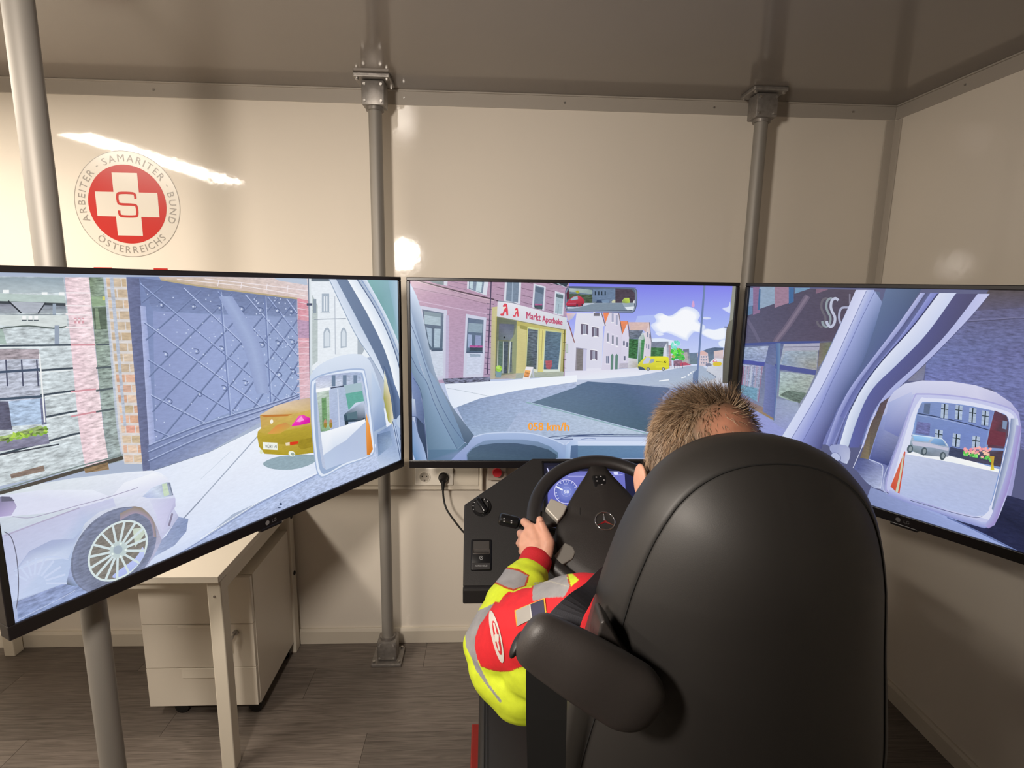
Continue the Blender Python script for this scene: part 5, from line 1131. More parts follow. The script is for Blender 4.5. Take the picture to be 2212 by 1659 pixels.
# mirror frame and glass
S.view(1880, 600, 4.608)
fo = [(430, 1190), (500, 1150), (800, 1165), (1050, 1200), (1300, 1260), (1440, 1320), (1490, 1420), (1500, 1560), (1460, 1760), (1400, 2020), (1300, 2420), (1240, 2470), (1180, 2470), (900, 2380), (500, 2230), (200, 2150), (150, 2080), (190, 1900), (330, 1500)]
S.poly(fo, 'a8a8d8', sm=3)
S.poly([(x+(860-x)*.022, y_+(1800-y_)*.022) for x, y_ in fo], 'c0c4e6', sm=3)
fi = [(500, 1205), (560, 1198), (800, 1210), (1050, 1245), (1300, 1310), (1400, 1350), (1440, 1410), (1450, 1560), (1420, 1740), (1350, 2030), (1280, 2350), (1220, 2400), (1150, 2400), (800, 2290), (400, 2160), (250, 2100), (215, 2060), (260, 1880), (400, 1400)]
S.poly(fi, 'd8dcf0', sm=3)
S.strip([(1400, 1400), (1380, 1560), (1340, 1760), (1270, 2050), (1210, 2300)], [(1470, 1400), (1470, 1570), (1430, 1780), (1350, 2080), (1270, 2380)], '7484ac', 'd8e0f0')
gi = [(505, 1255), (560, 1235), (800, 1248), (1050, 1285), (1290, 1340), (1360, 1375), (1385, 1440), (1375, 1560), (1330, 1760), (1260, 2060), (1200, 2260), (1150, 2310), (1060, 2310), (800, 2250), (450, 2120), (330, 2090), (270, 2055), (300, 1950), (400, 1640), (450, 1400)]
S.poly(gi, '7f98cc', .06, sm=2)
S.poly([(505, 1255), (560, 1235), (800, 1248), (1230, 1325), (1170, 1540), (1100, 1920), (420, 1700), (470, 1350)], ['7888ac', '7c90c0', '7c90c8', '7888c0', '7488c4', '7c90c8', '6c80b8', '7488b8'], .06)
S.poly([(1240, 1320), (1360, 1375), (1380, 1440), (1375, 1560), (1330, 1700), (1170, 1690), (1190, 1510)], ['5c3c50', '4c3848', '54485c', '5c4c60', '54445c', '5c3440', '783c4c'], .1); S.poly([(1190, 1510), (1350, 1540), (1340, 1680), (1160, 1660)], '6c3444', .1); S.poly([(1320, 1420), (1365, 1430), (1355, 1510), (1315, 1500)], '7c90b0')
S.line([(470, 1350), (700, 1390), (950, 1450), (1180, 1515)], 9, '2c3858', sm=3); S.line([(470, 1365), (700, 1405), (950, 1465)], 5, 'a4b4dc', sm=3); S.poly([(540, 1250), (600, 1250), (590, 1360), (530, 1350)], '5c6c8c', .1)
def fwin(x, y_, w_, h_, sk): S.poly([(x, y_), (x+w_, y_+sk), (x+w_-10, y_+h_+sk), (x-10, y_+h_)], 'a8b8d0', .2); S.line([(x+w_*.48, y_+sk*.5), (x+w_*.48-10, y_+h_+sk*.5)], 12, '1c2c34'); S.line([(x-3, y_+h_*.35), (x+w_-3, y_+h_*.35+sk)], 9, '26363c'); S.line([(x-14, y_+h_+2), (x+w_-4, y_+h_+sk+2)], 8, '6070a0')
for x, y_ in ((710, 1250), (852, 1262), (990, 1290), (1115, 1320)): fwin(x, y_, 70, 145, 12)
for x, y_ in ((650, 1505), (825, 1545), (1020, 1570)): fwin(x, y_, 75, 130, 14)
S.poly([(470, 1430), (600, 1450), (590, 1570), (450, 1545)], '6c70a4', .4)
S.view(1780, 900, 4.609)
# street in the mirror
S.poly([(800, 350), (1750, 520), (1740, 560), (1690, 760), (1640, 940), (1590, 985), (1500, 990), (1200, 920), (850, 810), (720, 770), (670, 700)], ['c4cce4', 'b4bcd8', 'b8c4e0', 'b0bcdc', 'b0bce0', 'b0bce0', 'b0bce0', 'b4c0e2', 'b0bce0', 'acb8dc', 'b4c0e0'], .05)
S.poly([(810, 370), (900, 345), (1250, 385), (1500, 450), (1750, 525), (1740, 555), (1300, 460)], ['f0f0f4', 'e4e8ee', 'eef0f4', 'f4f4f4', 'f0f2f0', 'f4f6f4', 'eef2f4'])
S.poly([(870, 180), (900, 300), (1250, 390), (1500, 450), (1760, 500), (1790, 340), (1500, 330), (1260, 330)], ['5c7098', '6c7ca0', '4c5468', '3c4458', '4c4048', '4c3844', '5c5868', '70809c'], .15)
S.poly([(1260, 300), (1400, 330), (1660, 440), (1500, 450), (1240, 380)], '3c4460', .2)
for k in range(46): S.ell(random.uniform(1395, 1660), 305+random.uniform(0, 70)+max(0, (k % 10)*3), 16, 12, 0, random.choice(['f0a4a8', 'f4b4ac', 'ec94a0', 'f0c4a4', 'e88c9c']), n=8)
for k in range(46):
    x = random.uniform(1390, 1670); S.ell(x, 355+(x-1390)*.18+random.uniform(0, 40), 10, 16, 0, random.choice(['74d868', '5cc454', '8ce47c', '4ca84c']), n=7)
S.poly([(1390, 385), (1650, 430), (1640, 470), (1400, 425)], '484860', .2)
S.poly([(1650, 390), (1700, 395), (1690, 470), (1700, 530), (1660, 530), (1670, 460)], ['b89448', 'c8a440', 'd0b030', 'dcd050', 'd8c83c', 'c0a030'])
# car in the mirror
S.poly([(845, 330), (870, 220), (890, 175), (1060, 195), (1180, 220), (1230, 270), (1250, 310), (1240, 400), (1180, 400), (1000, 385), (900, 350)], ['6c808c', 'a4b4c8', '9cc0e0', 'b4cce4', 'b0c4dc', 'a0b0c8', 'a4acc0', '8c94a4', '7c8494', '707c88', '74848c'], .12)
S.poly([(890, 190), (905, 178), (1075, 205), (1040, 250), (900, 235)], ['84b4e4', '9cc8f0', 'a4ccf0', '88b4e0', '7cb0e0']); S.poly([(1060, 260), (1100, 215), (1180, 225), (1220, 290), (1150, 280)], ['78a0d0', '8cb4e0', '7ca4d4', '5c80ac', '6c90bc'])
S.poly([(880, 245), (1040, 260), (1150, 290), (1245, 310), (1240, 340), (1100, 310), (890, 285)], 'c0c0d4')
S.line([(880, 180), (1075, 205), (1180, 220), (1235, 290)], 6, 'd8e4f0', sm=3)
for x, y_ in ((1000, 345), (1185, 390), (860, 320)): S.ell(x, y_, 30, 42, 12, '4c5a64', .2, n=18); S.ell(x+4, y_, 16, 26, 12, '8c98a0', n=14)
S.poly([(805, 345), (815, 350), (790, 540), (755, 765), (715, 745), (690, 715), (665, 695), (720, 560)], ['d87458', 'd05840', 'c85040', 'cc5844', 'cc5440', 'c84c38', 'cc5840', 'd0684c'])
S.poly([(785, 400), (805, 370), (790, 500), (745, 755), (715, 745), (750, 600)], 'c4ccb4'); S.poly([(805, 345), (815, 350), (790, 540), (755, 765), (740, 755), (780, 540)], 'cc5440')
# road below
S.poly([(470, 700), (700, 790), (1200, 980), (1600, 1110), (3600, 2300), (3600, 4000), (400, 900)], ['8894c0', '98a4d0', '98a8dc', '9cace0', 'a0b0e4', '98a8dc', '7c88b4'], .05)
S.poly([(1230, 1000), (1600, 1110), (1700, 1080), (1750, 980), (1830, 780), (3600, 1300), (3600, 2200), (1600, 1180)], ['343c60', '2c3054', '262a48', '20243e', '2c3050', '30344e', '1c2038', '282c4c'], .2)
S.line([(1230, 1000), (1600, 1170), (3600, 2190)], 14, '6c7cb0')
fo2 = [(p[0]*1.0002+(1880-1780)*4.609, p[1]*1.0002-300*4.609) for p in fo]
S.strip([(640, 780), (850, 860), (1150, 960), (1450, 1060), (1600, 1105), (1690, 1080)], [(660, 720), (860, 815), (1180, 925), (1480, 1010), (1590, 1050), (1650, 1030)], '8c94cc', 'b4bce4'); S.strip([(1640, 1110), (1710, 1060), (1770, 900), (1840, 700), (1910, 400), (1970, 100)], [(1600, 1080), (1660, 1000), (1720, 850), (1800, 620), (1870, 350), (1920, 80)], '9c8cc8', 'a8acd8')
S.line([(860, 830), (1200, 930), (1480, 998), (1580, 992)], 5, '3c4468', sm=4)
PR_.build('screen_picture', TVR)
# ------------------------------------------------------------------ dashboard console
DASH = mat('dash_black', (.016, .0145, .0145), rough=.55, spec=.4, bump=.25, bump_scale=900)
DASHG = mat('dash_gloss', (.008, .008, .009), rough=.25)
PRINT = mat('print_white', (.45, .45, .46), rough=.5)
SATIN = mat('satin_silver', (.60, .57, .51), rough=.45, metal=.45)
CHROME = mat('chrome', (.75, .75, .76), rough=.12, metal=1)
e2 = math.radians(42)
DN = Vector((0, -math.cos(e2), math.sin(e2))); DU = Vector((0, math.sin(e2), math.cos(e2))); DXv = Vector((1, 0, 0))
DP = at(1150, 990, 1.71)
dp = lambda x, y_, off=0: atplane(x, y_, DP+DN*off, DN)
R_D = Matrix((DXv, -DN, DU)).transposed()      # local x right, -y out of the panel, z up the panel
XC = .335
mir = lambda p: Vector((2*XC-p.x, p.y, p.z))
da = empty('dashboard', (XC, 1.7, 0), 'black driving simulator dashboard console under the middle screen', 'dashboard')
c1, c2, c3 = dp(1150, 990), dp(1003, 1090), dp(1000, 1266)
out = [c1, c2, c3, mir(c3), mir(c2), mir(c1)]
B().prism(out, -DN*.035).build('front_panel', DASH, da, bev=.004, seg=3)
lip = [c3+DN*.001, mir(c3)+DN*.001]
B().prism([c3+DN*.001, c3+DN*.001+Vector((0, -.012, -.004)), c3+Vector((0, -.012, -.048)), c3+Vector((0, .06, -.048)), c3+Vector((0, .04, -.02))], Vector((2*(XC-c3.x), 0, 0))).build('bottom_lip', DASH, da, bev=.004, seg=2)
# box behind and pedestal
cm = c2.lerp(c3, .55)
bk = [cm-DN*.036, c3-DN*.036, Vector((c3.x, 1.80, c3.z)), Vector((cm.x, 1.80, cm.z-.02))]
B().prism([p+Vector((.01, 0, 0)) for p in bk], Vector((2*(XC-c3.x)-.02, 0, 0))).build('console_body', DASH, da, bev=.004)
B().box((XC, 1.72, .36), (.30, .22, .715), bev=.006).build('console_pedestal', DASH, da)
# instrument display
f0 = lambda u, v: (0, 0)
q0, q1, q2, q3 = dp(1170, 997, .001), dp(1372, 1000, .001), dp(1392, 1112, .001), dp(1168, 1112, .001)
fr = B(); ins = B()
w_ = .006
x0, x1 = q0.x, 2*XC-q0.x; z0 = (q3-DP).dot(DU); z1 = (q0-DP).dot(DU); ox = DP.x
P_ = lambda x, z, d: Vector((x, 0, 0))+Vector((0, DP.y, DP.z))+DU*z+DN*d
for (a, b, c, d) in ((x0, z0, x1, z0+w_), (x0, z1-w_, x1, z1), (x0, z0, x0+w_, z1), (x1-w_, z0, x1, z1)):
    fr.box(P_((a+c)/2, (b+d)/2, .002), (c-a, .008, d-b), rot=R_D)
fr.build('display_frame', DASHG, da, bev=.001)
LCD = screen_material('instrument_lcd', rough=.18, spec=.5)
S = Painter(P_(x0+w_, z0+w_, .002), DXv, DU, x1-x0-2*w_, z1-z0-2*w_)
S.base('191a2a')
S.view(980, 980, 4.88)
S.poly([(985, 130), (2400, 130), (2400, 640), (985, 640)], ['23243a', '26284a', '202244', '1e2038'])
S.poly([(990, 440), (1010, 330), (1100, 235), (1330, 185), (1800, 190), (1830, 640), (1000, 640)], ['6468bc', '6c70c0', '7478c4', '686cb8', '7074c4', '6a6ec8', '5c60c0'])
S.line([(985, 150), (1030, 260), (1060, 330)], 12, 'c8c8f0'); S.line([(1200, 238), (1700, 240)], 6, 'b4b4f0')
S.ell(1185, 400, 125, 128, 0, 'dcdcff', ring=.95, n=48); S.ell(1185, 400, 112, 115, 0, '5a66b8', n=40, c2='8c98d8'); S.ell(1188, 402, 52, 50, 0, 'b4b8ee', ring=.95, n=30); S.ell(1188, 402, 48, 46, 0, '7684cc', n=30, c2='98a4e4')
for k in range(17):
    a = math.radians(140+k*16.25); S.line([(1185+98*math.cos(a), 400+100*math.sin(a)), (1185+114*math.cos(a), 400+117*math.sin(a))], 8 if k % 2 == 0 else 4, 'e8ecff')
S.line([(1150, 385), (1080, 345)], 14, 'f4f6ff')
S.text('58', [(1162, 388), (1214, 388), (1214, 418), (1162, 418)], 'f4f6ff'); S.text('km/h', [(1168, 312), (1202, 312), (1202, 326), (1168, 326)], 'd0d4f8')
S.ell(1600, 400, 132, 132, 0, 'd4d8ff', ring=.95, n=48); S.ell(1600, 400, 118, 118, 0, '5a66b8', n=40, c2='7c88d0')
for k in range(15):
    a = math.radians(140+k*18.5); S.line([(1600+100*math.cos(a), 400+100*math.sin(a)), (1600+116*math.cos(a), 400+116*math.sin(a))], 5, 'e8ecff')
S.rect(1750, 390, 1770, 412, 'e8ecff'); S.rect(1755, 396, 1765, 407, '5c60b4'); S.line([(1730, 480), (1780, 485), (1785, 500), (1775, 570)], 6, 'c8ccf8')
S.ell(1710, 207, 26, 17, 10, 'd8dcff', n=16); S.line([(1640, 190), (1780, 190)], 5, 'c0c4f8'); S.line([(1640, 225), (1780, 222)], 5, 'c0c4f8')
S.build('instrument_display', da, LCD)
# rotary light switch
kc = dp(1040, 1096); kr = .0285
ks = B().cyl(kc, kc+DN*.006, kr, n=40).build('light_switch', DASHG, da, smooth=40)
b = B(); b.cyl(kc+DN*.006, kc+DN*.012, kr*.80, kr*.74, n=40); b.build('switch_dial', DASH, ks, smooth=40)
rotk = R_D @ Matrix.Rotation(math.radians(-32), 3, 'Y')
b = B(); b.box(kc+DN*.020, (.014, .018, .050), rot=rotk, bev=.004, seg=3); b.build('switch_grip', DASHG, ks, smooth=40)
for k in range(7):
    a = math.radians(200-k*26); c_ = kc+DXv*kr*.88*math.cos(a)+DU*kr*.88*math.sin(a)
    B().box(c_+DN*.0063, (.0035, .0008, .0022), rot=R_D).build('switch_mark', PRINT, ks)
# parking brake switch
pc0, pc1 = dp(1018, 1166), dp(1062, 1233); pcx = (pc0.x+pc1.x)/2; pcz = ((pc0-DP).dot(DU)+(pc1-DP).dot(DU))/2
pw = pc1.x-pc0.x; ph = abs((pc0-DP).dot(DU)-(pc1-DP).dot(DU))
pb = B().box(P_(pcx, pcz, .001), (pw, .006, ph), rot=R_D, bev=.004, seg=3).build('parking_brake_switch', DASHG, da, smooth=40)
B().box(P_(pcx, pcz+ph*.27, .0042), (pw*.78, .002, ph*.36), rot=R_D, bev=.0009).build('switch_recess', mat('recess_sheen', (.05, .045, .042), rough=.35), pb)
b = B()
for (dx, dz, sx, sz) in ((0, .035, pw*.80, .0022), (0, .165, pw*.80, .0016), (-pw*.39, .10, .0016, ph*.13), (pw*.39, .10, .0016, ph*.13)):
    b.box(P_(pcx+dx, pcz+ph*dz, .0062), (sx, .003, sz), rot=R_D)
b.build('chrome_lever_edge', CHROME, pb)
B().box(P_(pcx, pcz-ph*.36, .0046), (pw*.86, .003, ph*.20), rot=R_D, bev=.001).build('hold_button', DASH, pb)
bt = text_mesh('AUTO HOLD', P_(pcx, pcz-ph*.36, .0066), DXv, DU, .0042); me = bpy.data.meshes.new('t'); bt.to_mesh(me); bt.free(); link('hold_lettering', me, PRINT, pb)
b = B(); cP = P_(pcx, pcz-ph*.10, .0046)
b.tube([cP+DXv*.0048*math.cos(2*PI*k/20)+DU*.0048*math.sin(2*PI*k/20) for k in range(20)], .0005, n=6, closed=True)
b.build('brake_symbol_ring', PRINT, pb)
bt = text_mesh('P', cP, DXv, DU, .0055); me = bpy.data.meshes.new('t'); bt.to_mesh(me); bt.free(); link('brake_symbol_letter', me, PRINT, pb)

# ------------------------------------------------------------------ steering wheel
ew = math.radians(54)
WN = Vector((0, -math.cos(ew), math.sin(ew))); WU = Vector((0, math.sin(ew), math.cos(ew))); WX = Vector((1, 0, 0))
WC = at(1310, 1126, 1.30); WR = .181
wp = lambda x, y_, off=0: atplane(x, y_, WC+WN*off, WN)
R_W = Matrix((WX, -WN, WU)).transposed()
W3 = lambda a, b, d=0: WC+WX*a+WU*b+WN*d
sw = empty('steering_wheel', WC, 'black three-pointed star steering wheel held by the driver', 'steering wheel')
RUB = mat('wheel_leather', (.022, .020, .020), rough=.42, bump=.2, bump_scale=700)
SEAM0 = mat('pad_crease', (.007, .0065, .006), rough=.7)
PAD = mat('wheel_pad', (.024, .021, .020), rough=.5, bump=.25, bump_scale=900)
N = 96; rows = []
for i in range(N):
    t = 2*PI*i/N; row = []
    for k in range(18):
        p = 2*PI*k/18; row.append(W3((WR+.0180*math.cos(p))*math.cos(t), (WR+.0180*math.cos(p))*math.sin(t), .0165*math.sin(p)))
    rows.append(row)
b = B(); b.grid(rows+[], closed_u=True)
vs = b.bm.verts; vs.ensure_lookup_table()
for k in range(18): b.bm.faces.new((vs[(N-1)*18+k], vs[(N-1)*18+(k+1) % 18], vs[(k+1) % 18], vs[k]))
b.build('rim', RUB, sw, smooth=60)
def wl(x, y_, off=0):
    v = wp(x, y_, off)-WC; return (v.dot(WX), v.dot(WU))
hubL = [wl(*p) for p in ((1276, 1000), (1266, 1022), (1248, 1050), (1226, 1088), (1221, 1108), (1205, 1128), (1200, 1152), (1203, 1190), (1216, 1216), (1240, 1240), (1275, 1262), (1300, 1268))]
hubL = [(p[0], p[1]) for p in hubL]
half = [(v.x, v.y) for v in catmull([(p[0], p[1], 0) for p in hubL], 4)]
ring = half+[(-x, y_) for x, y_ in half[::-1]]
cy0 = sum(p[1] for p in ring)/len(ring)
b = B(); rows = []
for s_, d in ((1.0, -.030), (1.0, -.004), (.985, .004), (.95, .009), (.80, .016), (.5, .022), (.2, .024)):
    rows.append([W3(x*s_, cy0+(y_-cy0)*s_ if s_ < .9 else cy0+(y_-cy0)*(1-(1-s_)*.6), d-.006) for x, y_ in ring])
vv = b.grid(rows, closed_u=True); b.bm.faces.new(vv[-1]); b.bm.faces.new(vv[0][::-1])
b.build('hub_pad', PAD, sw, smooth=50)
# airbag cover seam
ac = wl(1318, 1110); 
pts = [W3(.066*math.cos(a), .012+.072*math.sin(a), .0115) for a in [math.radians(165+210*k/40) for k in range(41)]]
B().tube(pts, .0016, n=8).build('airbag_seam', SEAM0, sw, smooth=60)
# spokes
for s_ in (-1, 1):
    b = B(); b.box(W3(s_*.135, .012, -.010), (.10, .018, .040), rot=R_W, bev=.006, seg=3); b.build('spoke', PAD, sw, smooth=40)
    b = B(); b.box(W3(s_*.118, -.085, -.012), (.09, .016, .034), rot=R_W @ Matrix.Rotation(s_*-.75, 3, 'Y'), bev=.006, seg=3); b.build('spoke', PAD, sw, smooth=40)
    up_ = [wl(*p, .012) for p in ((1190, 1076), (1226, 1092), (1218, 1110), (1205, 1126), (1178, 1098))]
    lo_ = [wl(*p, .012) for p in ((1220, 1172), (1237, 1180), (1243, 1192), (1238, 1206), (1209, 1223), (1195, 1203))]
    for poly_, m_ in ((up_, SATIN), (lo_, mat('satin_grey', (.24, .23, .21), rough=.45, metal=.2))):
        B().prism([W3(x*(-s_) if s_ > 0 else x, y_, .013) for x, y_ in poly_], -WN*.028).build('spoke_trim', m_, sw, bev=.003, seg=2)
# star emblem
sc_ = Vector(wl(1307, 1125, .02)); E0 = lambda a, b_, d=.0195: W3(sc_.x+a, sc_.y+b_, d)
em_ = B().tube([E0(.0242*math.cos(2*PI*k/48), .0242*math.sin(2*PI*k/48)) for k in range(48)], .0015, n=10, closed=True).build('emblem_ring', CHROME, sw, smooth=60)
b = B()
for k in range(3):
    a = math.radians(90+120*k); tip = E0(.0235*math.cos(a), .0235*math.sin(a), .0188)
    l_ = E0(.0042*math.cos(a+PI/3), .0042*math.sin(a+PI/3), .0186); r_ = E0(.0042*math.cos(a-PI/3), .0042*math.sin(a-PI/3), .0186); t_ = E0(0, 0, .0222)
    v_ = [b.bm.verts.new(p) for p in (tip, l_, t_, r_)]
    b.bm.faces.new((v_[0], v_[1], v_[2])); b.bm.faces.new((v_[0], v_[2], v_[3])); b.bm.faces.new((v_[0], v_[3], v_[1])); b.bm.faces.new((v_[1], v_[3], v_[2]))
b.build('emblem_star', CHROME, em_)
# phone button pod at the top of the pad
bc = wl(1295, 1043, .006)
pod = B().box(W3(bc[0], bc[1], .009), (.036, .010, .040), rot=R_W, bev=.0045, seg=3).build('button_pod', DASHG, sw, smooth=40)
for dx, dz in ((-.008, .012), (.004, .014), (-.008, .0), (.011, .003), (.003, -.011)):
    B().box(W3(bc[0]+dx, bc[1]+dz, .0144), (.0038, .0008, .0024), rot=R_W).build('button_mark', PRINT, pod)
# column and stalk
col_end = WC-WN*.20
B().cyl(WC-WN*.02, col_end, .045, .06, n=32).build('steering_column', DASH, sw, smooth=40)
st0 = at(1078, 1120, 1.40); st1 = at(1120, 1130, 1.40); st2 = WC-WN*.10+WX*-.04
stk = B().tube([st2, st1+Vector((.02, 0, 0)), st1], [.012, .0115, .012], n=16).build('stalk', DASHG, sw, smooth=40)
b = B(); d_ = (st1-st0).normalized(); b.tube([st1, st1-d_*.004, st0+d_*.010, st0+d_*.003, st0], [.0125, .0165, .0165, .0150, .011], n=20); b.build('stalk_knob', DASHG, stk, smooth=40)
for k, (fx, dz) in enumerate(((.25, .3), (.25, -.3), (.62, .2), (.62, -.25))):
    p = st0.lerp(st1, fx)+Vector((0, -.0155, .006+dz*.012)); B().box(p, (.004, .002, .002)).build('stalk_mark', PRINT, stk)

# ------------------------------------------------------------------ driver seat
LEATH = mat('seat_leather', (.021, .019, .0175), rough=.52, spec=.6, bump=.04, bump_scale=800, noise_amt=.05, noise_scale=6)
SEAM = mat('seam_thread', (.006, .006, .006), rough=.8)
SHELL = mat('belt_guide_plastic', (.035, .030, .028), rough=.48, bump=.10, bump_scale=700)
WEB = mat('belt_webbing_lit', (.060, .060, .072), rough=.75, bump=.3, bump_scale=900)  # lit run of the same belt: the light is put into its base colour
WEBB = mat('belt_webbing_black', (.006, .006, .006), rough=.8)
SX = .366
st = empty('driver_seat', (SX, .95, 0), 'black leather driver seat with a belt guide arm seen from behind', 'seat')
rec = lambda z: .655+max(0, 1.40-z)*.08
shx = lambda z: 0      # rear face, reclined
half_w = [(1.494, .0), (1.4915, .035), (1.484, .066), (1.471, .094), (1.452, .119), (1.425, .142), (1.385, .163), (1.335, .181), (1.27, .198), (1.19, .214), (1.10, .234), (1.0, .254), (.90, .262), (.75, .264), (.60, .258)]
left = catmull([(-w_, z, 0) for z, w_ in half_w[::-1]], 5)
ol = [(v.x, v.y) for v in left]; ol = ol+[(-x, z) for x, z in ol[-2::-1]]
TH = .115
def loop(sc, d, infl=0):
    zc = 1.0; rws = []
    for x, z in ol:
        # inset by moving towards a spine so that the rim keeps an even margin
        zz = z; k = sc
        m_ = max(abs(x), 1e-6)
        if z > 1.27: cxp, czp = 0, 1.30
        else: cxp, czp = 0, z
        dx, dz = x-cxp, z-czp; L = math.hypot(dx, dz)
        nl = 1-k/.215 if L > 1e-6 else 0
        X_, Z_ = cxp+dx*nl, czp+dz*nl
        rws.append(Vector((SX+shx(Z_)+X_, rec(Z_)+d, Z_)))
    return rws
b = B()
rows = [loop(.10, TH+.005), loop(.045, TH+.012), loop(.018, TH), loop(.004, TH-.018), loop(0, TH-.045), loop(.0, .048), loop(.006, .028), loop(.017, .012), loop(.0225, .0075)]
seam_loop = loop(.0235, .0078)
for k_, d_ in ((.0250, .0072), (.028, .0040), (.040, -.007), (.065, -.025), (.10, -.045), (.14, -.060), (.18, -.067), (.207, -.069)):
    rows.append(loop(k_, d_))
vv = b.grid(rows)
for rr in (vv[0], vv[-1]):
    n_ = len(rr)
    for i in range(n_//2-1):
        try: b.bm.faces.new((rr[i], rr[i+1], rr[n_-2-i], rr[n_-1-i]))
        except ValueError: pass
bmesh.ops.remove_doubles(b.bm, verts=b.bm.verts[:], dist=.0006)
br = b.build('backrest', LEATH, st, smooth=0)
B().tube(seam_loop, .0012, n=8).build('backrest_seam', SEAM, br, smooth=60)
fs_ = loop(.012, TH-.005); B().tube(fs_, .0012, n=8).build('backrest_seam', SEAM, br, smooth=60)
# cushion with side bolsters
b = B(); b.box((SX, 1.075, .555), (.40, .55, .13), bev=.035, seg=4); b.build('seat_cushion', LEATH, st, smooth=40)
for s_ in (-1, 1):
    x_ = SX+s_*.305
    bo = B(); bo.box((x_, 1.07, .55), (.145, .60, .17), bev=.022, seg=4); bo = bo.build('side_bolster', LEATH, st, smooth=40)
    xe = x_+s_*.058
    for dx in (0, -s_*.008):
        B().tube([(xe+dx, .80+.05*k, .6355) for k in range(11)], .0011, n=6).build('bolster_stitch', SEAM, bo)
RED = mat('red_base_paint', (.30, .022, .012), rough=.4)
b = B(); b.prism([(SX-.385, .72, .30), (SX-.385, 1.45, .30), (SX-.40, 1.45, .42), (SX-.40, .72, .42)], (.77, 0, 0)); b.build('red_base_frame', RED, st, bev=.004)
B().box((SX, 1.05, .38), (.52, .50, .16), bev=.01).build('suspension_box', BLACKP, st)
B().box((SX, 1.05, .15), (.60, .62, .30), bev=.01).build('seat_plinth', BLACKP, st)
# belt guide arm: tapered rounded arm sticking out to the left of the backrest
a0, a1, a2 = at(1368, 1508, .615), at(1255, 1440, .618), at(1152, 1378, .630)
b = B()
axis = catmull([a0+Vector((.030, .0, -.018)), a0, a0.lerp(a1, .5), a1, a1.lerp(a2, .55), a2, a2+(a2-a1).normalized()*.016], 6)
nA = len(axis); rows = []
vw = Vector((0, -1, 0))
for i, p in enumerate(axis):
    t_ = (axis[min(i+1, nA-1)]-axis[max(i-1, 0)]).normalized(); u_ = (vw-t_*vw.dot(t_)).normalized(); v_ = t_.cross(u_)
    f = i/(nA-1)
    R_ = .046+(.031-.046)*f+.005*math.sin(PI*f)
    if f < .22: R_ *= math.sqrt(max(1-((.22-f)/.22)**2, .02))
    if f > .80: R_ *= math.sqrt(max(1-((f-.80)/.20)**2*.97, .02))
    rows.append([p+v_*R_*math.copysign(abs(math.cos(a))**.85, math.cos(a))+u_*R_*.62*math.copysign(abs(math.sin(a))**.9, math.sin(a)) for a in [2*PI*k/28 for k in range(28)]])
vv = b.grid(rows, closed_u=True); b.bm.faces.new(vv[0][::-1]); b.bm.faces.new(vv[-1])
b.build('belt_guide_arm', SHELL, st, smooth=50)
t_ = (a2-a1).normalized()
B().ball(at(1117, 1392, .637), (.006, .011, .018), rot=Vector((1, 0, 0)).rotation_difference(t_).to_matrix(), n=24).build('guide_end_slot', BLACKP, st, smooth=60)  # black ball added to stand in for the dark belt slot
# bracket that joins arm and backrest
br0 = at(1345, 1400, .66)
b = B(); b.prism([at(x, y_, .645) for x, y_ in ((1298, 1346), (1306, 1340), (1322, 1362), (1345, 1405), (1385, 1450), (1380, 1500), (1320, 1470), (1285, 1410))], Vector((0, .045, 0))); b.build('guide_bracket', SHELL, st, bev=.004, seg=3)
# webbing: from the arm's end over the shoulder, and down behind the arm
def ribbon(L_, R2, th, name, m_):
    n_ = len(L_); bb = B(); rr = []
    for i in range(n_):
        t_ = L_[min(i+1, n_-1)]-L_[max(i-1, 0)]; w_ = R2[i]-L_[i]; nn = t_.cross(w_).normalized()*th/2
        rr.append([L_[i]+nn, R2[i]+nn, R2[i]-nn, L_[i]-nn])
    v4 = bb.grid(rr, closed_u=True); bb.bm.faces.new(v4[0][::-1]); bb.bm.faces.new(v4[-1])
    return bb.build(name, m_, st)
ribbon(catmull([at(1150, 1400, .65), at(1180, 1335, .665), at(1228, 1285, .70), at(1262, 1262, .76), at(1300, 1225, .83), at(1330, 1215, .95)], 5), catmull([at(1235, 1420, .65), at(1255, 1345, .67), at(1272, 1310, .71), at(1292, 1275, .77), at(1330, 1245, .84), at(1370, 1250, .95)], 5), .0016, 'shoulder_belt', WEB)
ribbon([at(1136, 1390, .655), at(1136, 1450, .655), Vector((at(1137, 1560, .655).x, .66, at(1137, 1560, .655).z)), Vector((at(1140, 1659, .66).x, .67, at(1140, 1659, .66).z)), Vector((at(1140, 1659, .66).x+.01, .74, .55))],
       [at(1226, 1390, .655), at(1226, 1450, .655), Vector((at(1225, 1560, .655).x, .66, at(1225, 1560, .655).z)), Vector((at(1224, 1659, .66).x, .67, at(1224, 1659, .66).z)), Vector((at(1224, 1659, .66).x+.01, .74, .55))], .0016, 'lower_belt', WEBB)
